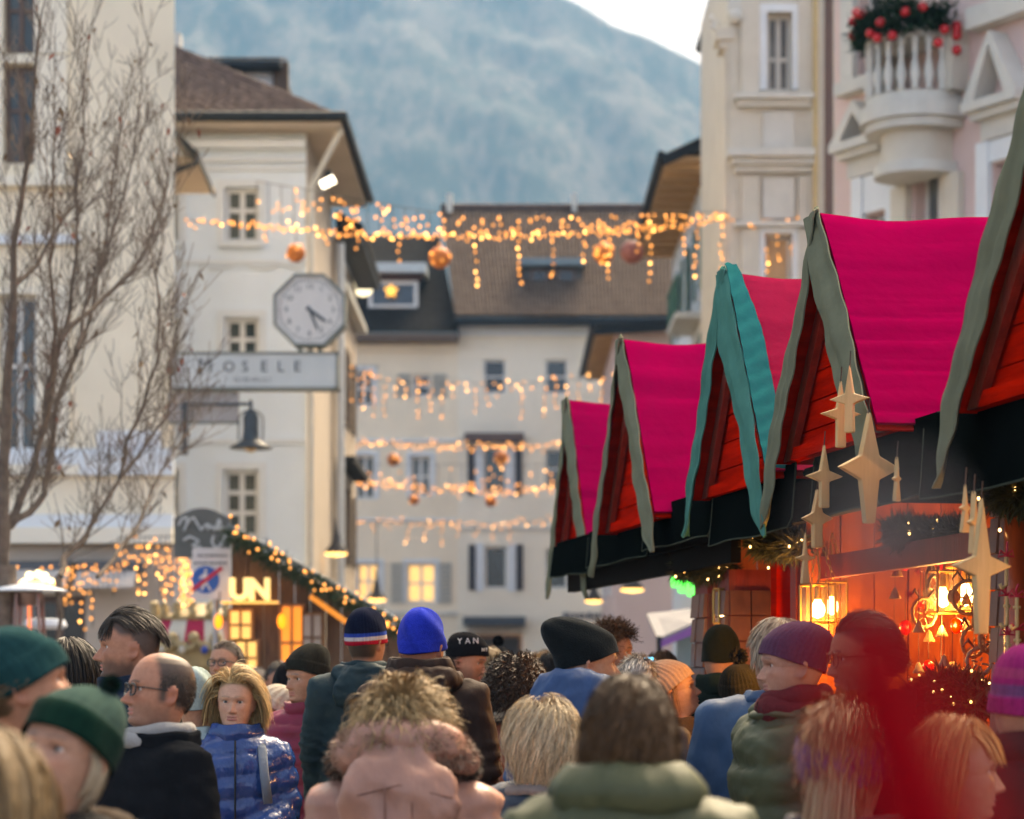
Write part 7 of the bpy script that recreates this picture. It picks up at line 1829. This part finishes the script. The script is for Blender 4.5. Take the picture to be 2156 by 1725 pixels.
person('woman in a cream cable knit hat just right of the blonde woman', 571, 1506, 11.8, -62, dict(mat=AQUA), SK3, pitch=16, hat=dict(col=(.50, .44, .36), mat=KN, top=.165, brim=.05, rib=.006, ribs=18, lump=.004, slouch=.03, tilt=-.25), hair=bob((.25, .15, .08), (.3, .19, .1), .16, n=900, rootfn=R_hat, layer=.004), face=dict(female=True))
person('older man in a black ribbed hat and crimson puffer jacket looking left', 645, 1430, 11.5, -48, dict(mat=REDP, kind='puffer', per=.07, amp=.017, bulk=.012, wide=1.05), SK1, hat=dict(col=(.022, .022, .018), mat=KN, top=.178, brim=.06, rib=.004, ribs=60, tilt=-.22, z0=.018, point=2.0, slouch=.03), tyaw=-20, face=dict(age=1.3, nose=1.2, brow=(.2, .17, .15), beard=.12), collar=dict(top=-.135, r0=.11, r1=.118, puff=.006))
# --- centre
RWB = [(0, .018, (.42, .012, .03)), (.018, .038, (.55, .53, .52)), (.038, .055, (.02, .06, .35))]
person('man in a navy hat banded blue, white and red, seen from behind', 772, 1352, 11., 152, dict(mat=DKT, bulk=.016, wide=1.08), SK1, hat=dict(col=(.008, .012, .03), mat=KN, top=.160, brim=0, rib=.004, ribs=40, tilt=-.10, z0=-.008, slouch=.01, stripes=RWB), tyaw=188, face=dict(scalp=(.04, .028, .02), scalp_fn=lambda X, Y, Z: np.clip((Y-.02)/.02, 0, 1)*np.clip((Z+.085)/.02, 0, 1)), glasses=dict(mat=FR_BLK), collar=dict(top=-.118, r0=.112, r1=.108), hood=dict(mat=DKT, r=.12, rad=.05, drop=.05, pouch=1.15))
person('tall man in a bright blue hat and brown parka with his back turned', 890, 1364, 9.3, 160, dict(mat=BRN, bulk=.022, wide=1.03, crease=.012), SK2, hat=dict(col=(.012, .035, .42), mat=knit((1., 1., 1.), 'knit_fleece', .95, .3), top=.158, brim=.05, fold=.002, rib=0., tilt=-.14, z0=-.012, slouch=.015, lump=.004), tyaw=180, up=.085, collar=dict(top=-.062, r0=.128, r1=.118, th=.014, lean=.02, fronth=.5, puff=.012), hood=dict(mat=BRN, r=.125, rad=.05, drop=.02, pouch=.9))
person('man in a black lettered hat gazing up to the right', 984, 1392, 12.4, 70, dict(mat=BLKW), SK1, pitch=-10, hat=dict(col=(.010, .010, .012), mat=KN, top=.150, brim=.065, rib=.0015, ribs=60, tilt=-.20, z0=.020, text=[('YAN', -72, .098, .042), ('NY', -22, .052, .026)]), hair=short((.03, .02, .015), .03, 500, 4, rf=R_low), face=dict(beard=.45, beard_col=(.07, .05, .04), brow=(.03, .02, .015)), collar=dict(top=-.13, r0=.11, r1=.115))
person('person with dark curly hair and rust leather coat with fleece collar', 1086, 1440, 10.9, 180, dict(mat=RUST, wide=1.02), SK1, hair=dict(n=2600, rootfn=R_full, length=.19, comb=C_down, lift=.5, grav=.9, layer=.028, spread=.14, seed=21, K=13, curl=.011, curl_f=16., w=.0045, col=(.050, .030, .020), cvar=.45, cap=.012), hi=False, eyes=False, face=dict(scalp=(.04, .025, .018)), collar=dict(mat=cloth((.50, .40, .28), 'fleece_cream', .95, .1, .8, 70.), top=-.13, r0=.13, r1=.12, th=.03, puff=.02))
person('woman in a rose puffer coat with broad fur trimmed hood, seen from behind', 848, 1556, 6.5, 180, dict(mat=ROSE, kind='puffer', bulk=.030, per=.16, amp=.024, wide=1.02, len=1.0), SK3, pitch=20, up=.09,
       hair=[dict(n=3600, rootfn=R_full, length=.10, comb=lambda d, r: np.array([[0, .055, .115]])*1. - d*.09, lift=.10, grav=-.15, layer=.014, spread=.05, seed=31, w=.0034, col=(.10, .058, .03), tipcol=(.30, .19, .09), cvar=.4, cap=.010),
             dict(n=1500, rootfn=lambda d, r: (d[:, 2] > .30) & (d[:, 1] > -.5), length=.12, comb=lambda d, r: np.stack([-d[:, 1]+.3*r.normal(size=len(d)), d[:, 0], .5+0*d[:, 0]], 1), lift=.6, grav=.7, layer=.034, spread=.10, K=13, curl=.010, curl_f=5., seed=33, w=.0036, col=(.22, .135, .06), tipcol=(.38, .26, .13), cvar=.4)],
       hi=False, eyes=False, face=dict(scalp=(.2, .13, .08), female=True), hood=dict(z=-.105, r=.165, rad=.056, drop=-.02, front=.13, pz=.165, py=.045, pouch=1.25, arc=112, seams=cloth((.26, .13, .10), 'seam_rose'), fur=(.36, .235, .165), n=14000, fl=.024, fw=.0036, dark=lambda t, d, g: ((np.abs(t-.5) < .045) | (np.abs(t-.14) < .07) | (np.abs(t-.86) < .07)) & (g.random(len(t)) < .85)),
       extra=lambda root, Th, Tb, jo: MB().tube(Tb([(.02, .215, -.42), (-.05, .222, -.50), (-.11, .222, -.60), (-.18, .2, -.72)]), .024, 8, flat=.3).build('bag_strap', BRNH, root, smooth=True, local=True))
person('woman with a pale blonde bob in a slate quilted jacket, back turned', 1140, 1570, 7.3, -158, dict(mat=NVP, kind='puffer', bulk=.018, per=.09, amp=.016, wide=1.0), SK3, pitch=8, tyaw=178, hair=bob((.40, .29, .17), (.68, .55, .37), .145, .1, n=5200, layer=.034, cvar=.42, seed=41, spread=.07, curl=.006, curl_f=4., w=.0026, wisps=.2), face=dict(female=True, scalp=(.5, .4, .27)), up=.085, collar=dict(mat=cloth((.22, .18, .16), 'collar_taupe'), top=-.165, r0=.125, r1=.115, th=.014, puff=.01))
person('man in a tall pointed black hat and blue hooded jacket facing right', 1238, 1398, 8.2, 104, dict(mat=BLUE, bulk=.02, wide=1.06), SK1, pitch=0, hat=dict(col=(.010, .013, .014), mat=knit((1., 1., 1.), 'knit_fleece', .95, .3), top=.185, brim=0, rib=0., point=1.75, slouch=.085, tilt=-.30, z0=.008, size=(.090, .106, .120)), tyaw=150, up=.095, face=dict(brow=(.06, .035, .02), nose=1.2), collar=dict(top=-.12, r0=.12, r1=.118, puff=.014), hood=dict(mat=BLUE, z=-.165, r=.125, rad=.058, drop=.0, front=.06, pouch=1.1))
person('young man with tousled curly quiff peeping out behind the pointed hat', 1290, 1374, 12., 78, dict(mat=GRYC), SK1, hair=dict(n=1800, rootfn=R_full, length=.075, comb=lambda d, r: r.normal(size=(len(d), 3))+np.array([0, -.6, .4]), lift=.9, grav=.1, layer=.02, spread=.3, K=9, curl=.008, curl_f=9., seed=51, w=.0042, col=(.10, .05, .025), cvar=.4, cap=.010), face=dict(brow=(.06, .03, .02), scalp=(.08, .04, .02)))
person('woman with loose dark brown hair in an olive puffer, blurred in front', 1325, 1550, 4.8, 178, dict(mat=OLIV, kind='puffer', bulk=.032, per=.14, amp=.024, wide=.98), SK1, hair=bob((.042, .021, .009), (.085, .042, .017), .13, 0., n=3800, layer=.007, w=.0045, spread=.09, wisps=.3, nrm_pull=0., grav=.9, curl=.006, curl_f=5.), hi=False, eyes=False, face=dict(scalp=(.04, .03, .02)), up=.095, collar=dict(top=-.095, r0=.15, r1=.125, th=.018, puff=.02))
# --- right
person('woman in a beige ribbed hat, face half hidden behind the dark green coat', 1420, 1456, 11., 82, dict(mat=BRNH), SK1, pitch=18, hat=dict(col=(.48, .30, .20), mat=KN, top=.170, brim=0, rib=.007, ribs=30, tilt=-.32, z0=.010, slouch=.05), hair=bob((.22, .10, .05), (.26, .13, .07), .15, n=900, rootfn=R_hat, layer=.004), face=dict(female=True))
person('man in a black hat and long dark green coat before the shingled post', 1517, 1386, 11.3, 184, dict(mat=DGRN, bulk=.02, wide=1.12, crease=.008), SK1, hat=dict(col=(.016, .017, .010), mat=KN, top=.160, brim=.0, rib=.003, ribs=56, tilt=-.05, z0=-.016, slouch=.03), collar=dict(top=-.10, r0=.115, r1=.108), eyes=False, hi=False)
person('woman in a black bobble hat with fur hood, low beside the dark green coat', 1562, 1464, 10.9, 148, dict(mat=DGRN, bulk=.01), SK1, hat=dict(col=(.020, .018, .012), mat=KN, top=.145, brim=.055, rib=.006, ribs=34, tilt=-.2, pom=(0, .03, .175, .042), pomcol=(.025, .02, .015)), hood=dict(mat=BRNH, r=.14, rad=.05, fur=(.42, .30, .20), n=2600, fl=.035, pouch=.9), hi=False, eyes=False)
person('person with grey blonde hair in a steel blue jacket, head behind the purple hat', 1640, 1382, 8.3, -150, dict(mat=BLUP, bulk=.034, wide=1.16, crease=.009), SK1, hair=dict(n=3600, rootfn=R_full, length=.07, comb=C_down, lift=.25, grav=.3, layer=.014, seed=61, w=.0038, col=(.40, .30, .21), cap=.009), tyaw=172, hi=False, eyes=False, face=dict(scalp=(.3, .22, .15)), collar=dict(top=-.15, r0=.12, r1=.115, puff=.012))
person('woman in a ribbed purple hat and olive puffer in left profile', 1668, 1402, 7.7, -84, dict(mat=OLIV, kind='puffer', bulk=.028, per=.125, amp=.022, wide=1.03), SK3, hat=dict(col=(.085, .045, .085), mat=KN, top=.150, brim=0, rib=.0035, ribs=34, tilt=-.30, z0=.004, slouch=.035), tyaw=-60, scarf=dict(mat=cloth((.10, .018, .022), 'scarf_maroon', .9, .15, .5, 60.), rolls=[(-.19, .098, .034), (-.145, .092, .028)]), face=dict(female=True, age=.6), collar=dict(top=-.17, r0=.135, r1=.12, puff=.014), hood=dict(mat=OLIV, r=.135, rad=.055, drop=.03, pouch=1.1))
person('man with thin glasses in a dark coat in left profile behind the red blur', 1818, 1384, 7.0, -82, dict(mat=BLKW, bulk=.02, wide=1.15), SK2, hair=short((.05, .03, .02), .05, 2600, 7), glasses=dict(mat=M('glasses_bronze', (.12, .06, .03), .3, metal=.5), t=.0018, w=.025, h=.021), tyaw=-100, pitch=-4, face=dict(age=.6, beard=.3, beard_col=(.14, .08, .05), scalp=(.05, .03, .02)), collar=dict(top=-.13, r0=.125, r1=.13))
HB = dict(col=(.13, .09, .20), mat=KN, top=.16, brim=0, rib=.0025, ribs=40)
def headband(root, Th, Tb, jo):
    a = np.linspace(0, 2*math.pi, 73); q = MB(); V = []
    for t, o in ((0, .004), (.02, .012), (.035, .011), (.05, .013), (.07, .011), (.088, .004)):
        V.append(np.stack([(.097+o+.002*np.abs(np.sin(a*22)))*np.sin(a), -(.116+o)*np.cos(a)+.008, -.028+t+.055*0*a+.030*np.cos(a)], 1))
    V = np.array(V); q.grid(Th(V.reshape(-1, 3)).reshape(V.shape)[:, ::-1]); q.c = [np.tile([.16, .11, .26], (len(q.v[0]), 1))*rng.uniform(.6, 1.4, (len(q.v[0]), 1))]; q.build('headband', KN, root, smooth=True, local=True)
person('woman with a purple knitted headband and ponytail, blurred at lower right', 1782, 1602, 5.2, 160, dict(mat=cloth((.055, .075, .085), 'jacket_petrol'), bulk=.02, wide=1.05), SK1, hair=[dict(n=2600, rootfn=R_full, length=.10, comb=lambda d, r: np.stack([-d[:, 0], .8-d[:, 1], -.5-d[:, 2]*.5], 1), lift=.08, grav=.2, layer=.012, seed=71, w=.004, col=(.36, .20, .10), cap=.008), dict(n=900, rootfn=lambda d, r: (d[:, 1] > .85) & (d[:, 2] < .1) & (d[:, 2] > -.4), length=.24, comb=lambda d, r: np.stack([.3+0*d[:, 0], .5+0*d[:, 0], -1.+0*d[:, 0]], 1), lift=.5, grav=.9, layer=.02, seed=72, w=.004, col=(.46, .33, .20))], hi=False, eyes=False, face=dict(scalp=(.28, .16, .08)), extra=headband, collar=dict(mat=GRYC, top=-.15, r0=.13, r1=.125, th=.02, puff=.01))
person('woman with straight copper blonde hair and fringe in right profile', 2012, 1624, 5.6, 86, dict(mat=BRNH, bulk=.015), SK1, hair=[bob((.42, .20, .075), (.58, .32, .13), .27, 0., n=3600, layer=.020, seed=81, cvar=.3, rootfn=lambda d, r: R_full(d, r) & (d[:, 1] > -.42), comb=lambda d, r: np.stack([np.sign(d[:, 0])*.5, .8*(d[:, 1] < .1)+.2*d[:, 1], -.8+0*d[:, 0]], 1)), dict(n=500, rootfn=lambda d, r: (d[:, 2] > .62) & (d[:, 1] < -.25) & (d[:, 1] > -.7), length=.085, comb=lambda d, r: np.stack([d[:, 0]*.3, -1.+0*d[:, 0], -.2+0*d[:, 0]], 1), lift=.08, grav=.6, layer=.014, spread=.03, seed=82, w=.004, col=(.50, .26, .10), cvar=.25)], face=dict(female=True, brow=(.25, .14, .07), scalp=(.4, .2, .08), age=.3))
person('person in a magenta striped wool hat and black coat at the right edge', 2160, 1492, 6.1, 178, dict(mat=cloth((.012, .012, .012), 'parka_black'), bulk=.03, wide=1.15), SK1, hat=dict(col=(.32, .02, .13), mat=KN, top=.165, brim=.05, rib=.003, tilt=-.08, z0=-.01, stripes=[(.05, .075, (.16, .06, .16)), (.095, .115, (.40, .05, .14))]), hi=False, eyes=False, up=.10, collar=dict(top=-.11, r0=.13, r1=.118, puff=.015))
# --- half hidden and far heads
F_ = dict(hi=False, eyes=False)
person('person in a pale aqua hood behind the balding man', 412, 1474, 10.6, 175, dict(mat=AQUA, bulk=.03), SK1, hat=dict(col=(.34, .42, .40), mat=KN, top=.150, brim=0, rib=0., z0=-.03, lump=.005), **F_)
person('grey haired person far off before the hut', 544, 1438, 20., 150, dict(mat=REDP), SK1, hair=short((.22, .19, .17), .05, 900), face=dict(scalp=(.2, .17, .15)), **F_)
person('dark haired person with ruddy face far off before the hut', 588, 1436, 16., 20, dict(mat=BLKW), SK2, hair=short((.02, .015, .012), .06, 900), face=dict(scalp=(.02, .015, .01)))
person('person in a black hood right behind the crimson jacket', 612, 1452, 12.8, 160, dict(mat=BLKW, bulk=.02), SK1, hat=dict(col=(.012, .012, .014), mat=KN, top=.150, brim=0, rib=0., z0=-.04, lump=.006), **F_)
person('person in a small black bobble hat far behind the curly hair', 1050, 1412, 14.5, 170, dict(mat=NAVY), SK1, hat=dict(col=(.012, .012, .014), mat=KN, top=.150, brim=.05, pom=(0, .01, .178, .035)), **F_)
person('person with a blonde fur hood behind the lettered hat', 1026, 1416, 12.9, 185, dict(mat=DGRN), SK1, hair=bob((.3, .2, .1), (.4, .27, .14), .12, n=900), hood=dict(r=.125, rad=.05, fur=(.50, .36, .20), n=2200, fl=.05, drop=-.06, pouch=.8), face=dict(scalp=(.3, .2, .1)), **F_)
person('ginger haired person far behind the tall black hat', 1142, 1416, 15., 190, dict(mat=BRNH), SK1, hair=bob((.34, .17, .05), (.45, .24, .08), .10, n=1200), face=dict(scalp=(.3, .15, .05)), **F_)
person('black haired person squeezed left of the tall black hat', 1168, 1420, 13.6, 178, dict(mat=BLKW), SK1, hair=bob((.014, .012, .01), (.02, .016, .014), .12, n=1200), face=dict(scalp=(.014, .012, .01)), **F_)
person('white haired person low between the pointed hat and the beige hat', 1342, 1446, 10.2, 170, dict(mat=GRYC), SK1, hair=short((.52, .47, .42), .06, 1600), face=dict(scalp=(.4, .36, .32)), **F_)
def phone(root, Th, Tb, jo): pass
person('brown haired person holding up a lit phone beyond the beige hat', 1392, 1422, 13.4, 178, dict(mat=BRN), SK1, hair=bob((.14, .07, .035), (.18, .10, .05), .12, n=1600), face=dict(scalp=(.12, .06, .03)), arms='up', **F_)
ph = thing('phone', 'phone with bright blue screen held above the far heads', 'phone', P(1361, 1400, 13.1))
MB().box(P(1361, 1393, 13.1), (.085, .009, .05), rz=.1).build('case', FR_BLK, ph); q = MB()
for sx in (-1, 1): q.box(P(1361+sx*7.5, 1393, 13.1)-[0, .006, 0], (.034, .002, .042), rz=.1)
q.build('screen', EM('screen_cyan', (.03, .45, .9), .55), ph)
cr = random.Random(4); used = []
FCOL = [BLKW, NAVY, GRYC, BRNH, DGRN, REDP, BLUE]
far = [(420, 21, 'in grey near the footpath sign'), (700, 18, 'far off left of the striped hat'), (832, 22, 'far off between the striped and blue hats'), (1000, 26, 'far off under the dark awning'), (1110, 24, 'far off beyond the curly hair'), (1205, 21, 'far off beyond the pointed hat'), (1350, 19, 'far off near the market tent'), (1376, 24, 'farthest off beside the market tent'), (1455, 17, 'far off beside the reddish post'), (530, 26, 'far off before the hut door'), (250, 15, 'hidden low behind the bearded man'), (960, 17, 'low behind the blue hat')]
for i, (x, dd, tx) in enumerate(far):
    hc_ = cr.choice([(.03, .02, .015), (.12, .07, .04), (.25, .17, .09), (.3, .28, .26)]); zz = cr.uniform(1.60, 1.74)
    y = HY - (zz-.12-CAM_H)*FZ/dd
    person('small figure %s' % tx, x, y, dd, cr.choice((170, 180, 200, 20)), dict(mat=cr.choice(FCOL)), SK1, hair=None if i % 3 == 0 else short(hc_, .06, 600, i+2), hat=dict(col=cr.choice([(.02, .02, .02), (.2, .03, .05), (.3, .25, .2)]), mat=KN, top=.15) if i % 3 == 0 else None, face=dict(scalp=hc_), seed=i+5, **F_)

# --- child in a red bobble hat right in front of the lens
def near_hat():
    d = .50
    person('child in a pointed red hat with pale bobble, hugely blurred in front of the lens', 2330, 5300, d, 175, dict(mat=cloth((.20, .012, .02), 'coat_red', .8, .1)), SK1, size=.86, hi=False, eyes=False, face=dict(scalp=(.1, .06, .04)), extra=lambda root, Th, Tb, jo: red_hat(root, d))
def red_hat(root, d):
    """soft stocking cap: wide on the head, its slim tail standing up with a bobble"""
    pts = [((2330, 4900), .100), ((2320, 4400), .092), ((2290, 3800), .074), ((2230, 3100), .048), ((2120, 2500), .027), ((2030, 2080), .0182), ((1960, 1800), .0162), ((1900, 1600), .0152), ((1852, 1440), .0140), ((1822, 1320), .0112), ((1815, 1230), .006)]
    tt = np.linspace(0, 1, 40); k = np.linspace(0, 1, len(pts)); C = np.array([P(*p, d) for p, _ in pts]); c = np.stack([np.interp(tt, k, C[:, i]) for i in range(3)], 1); r = np.interp(tt, k, [x for _, x in pts])
    W = np.linalg.inv(np.array(root.matrix_basis)); f = lambda v: (np.c_[v, np.ones(len(v))] @ W.T)[:, :3]
    q = MB().tube(c, r*(1+.05*np.sin(tt*60)), 36); v = f(np.concatenate(q.v))
    ho = MB().add(v, q.f, np.tile([.27, .002, .007], (len(v), 1))).build('hat', KN, root, smooth=True, local=True)
    V_, F2, C_ = pompom(P(1862, 1120, d), .0105, (.42, .40, .40), 700); MB().add(f(V_), F2, C_).build('pompom', KN, ho, local=True)
    V_, F2, C_ = fur([P(2330, 4900, d)+np.array([.105*math.cos(t), .105*math.sin(t), 0]) for t in np.linspace(0, 2*math.pi, 30)], .022, 1500, .02, (.5, .48, .48), 3); MB().add(f(V_), F2, C_).build('brim', KN, ho, local=True)
bpy.context.view_layer.update()
near_hat()
bpy.data.scenes.remove(TMP)
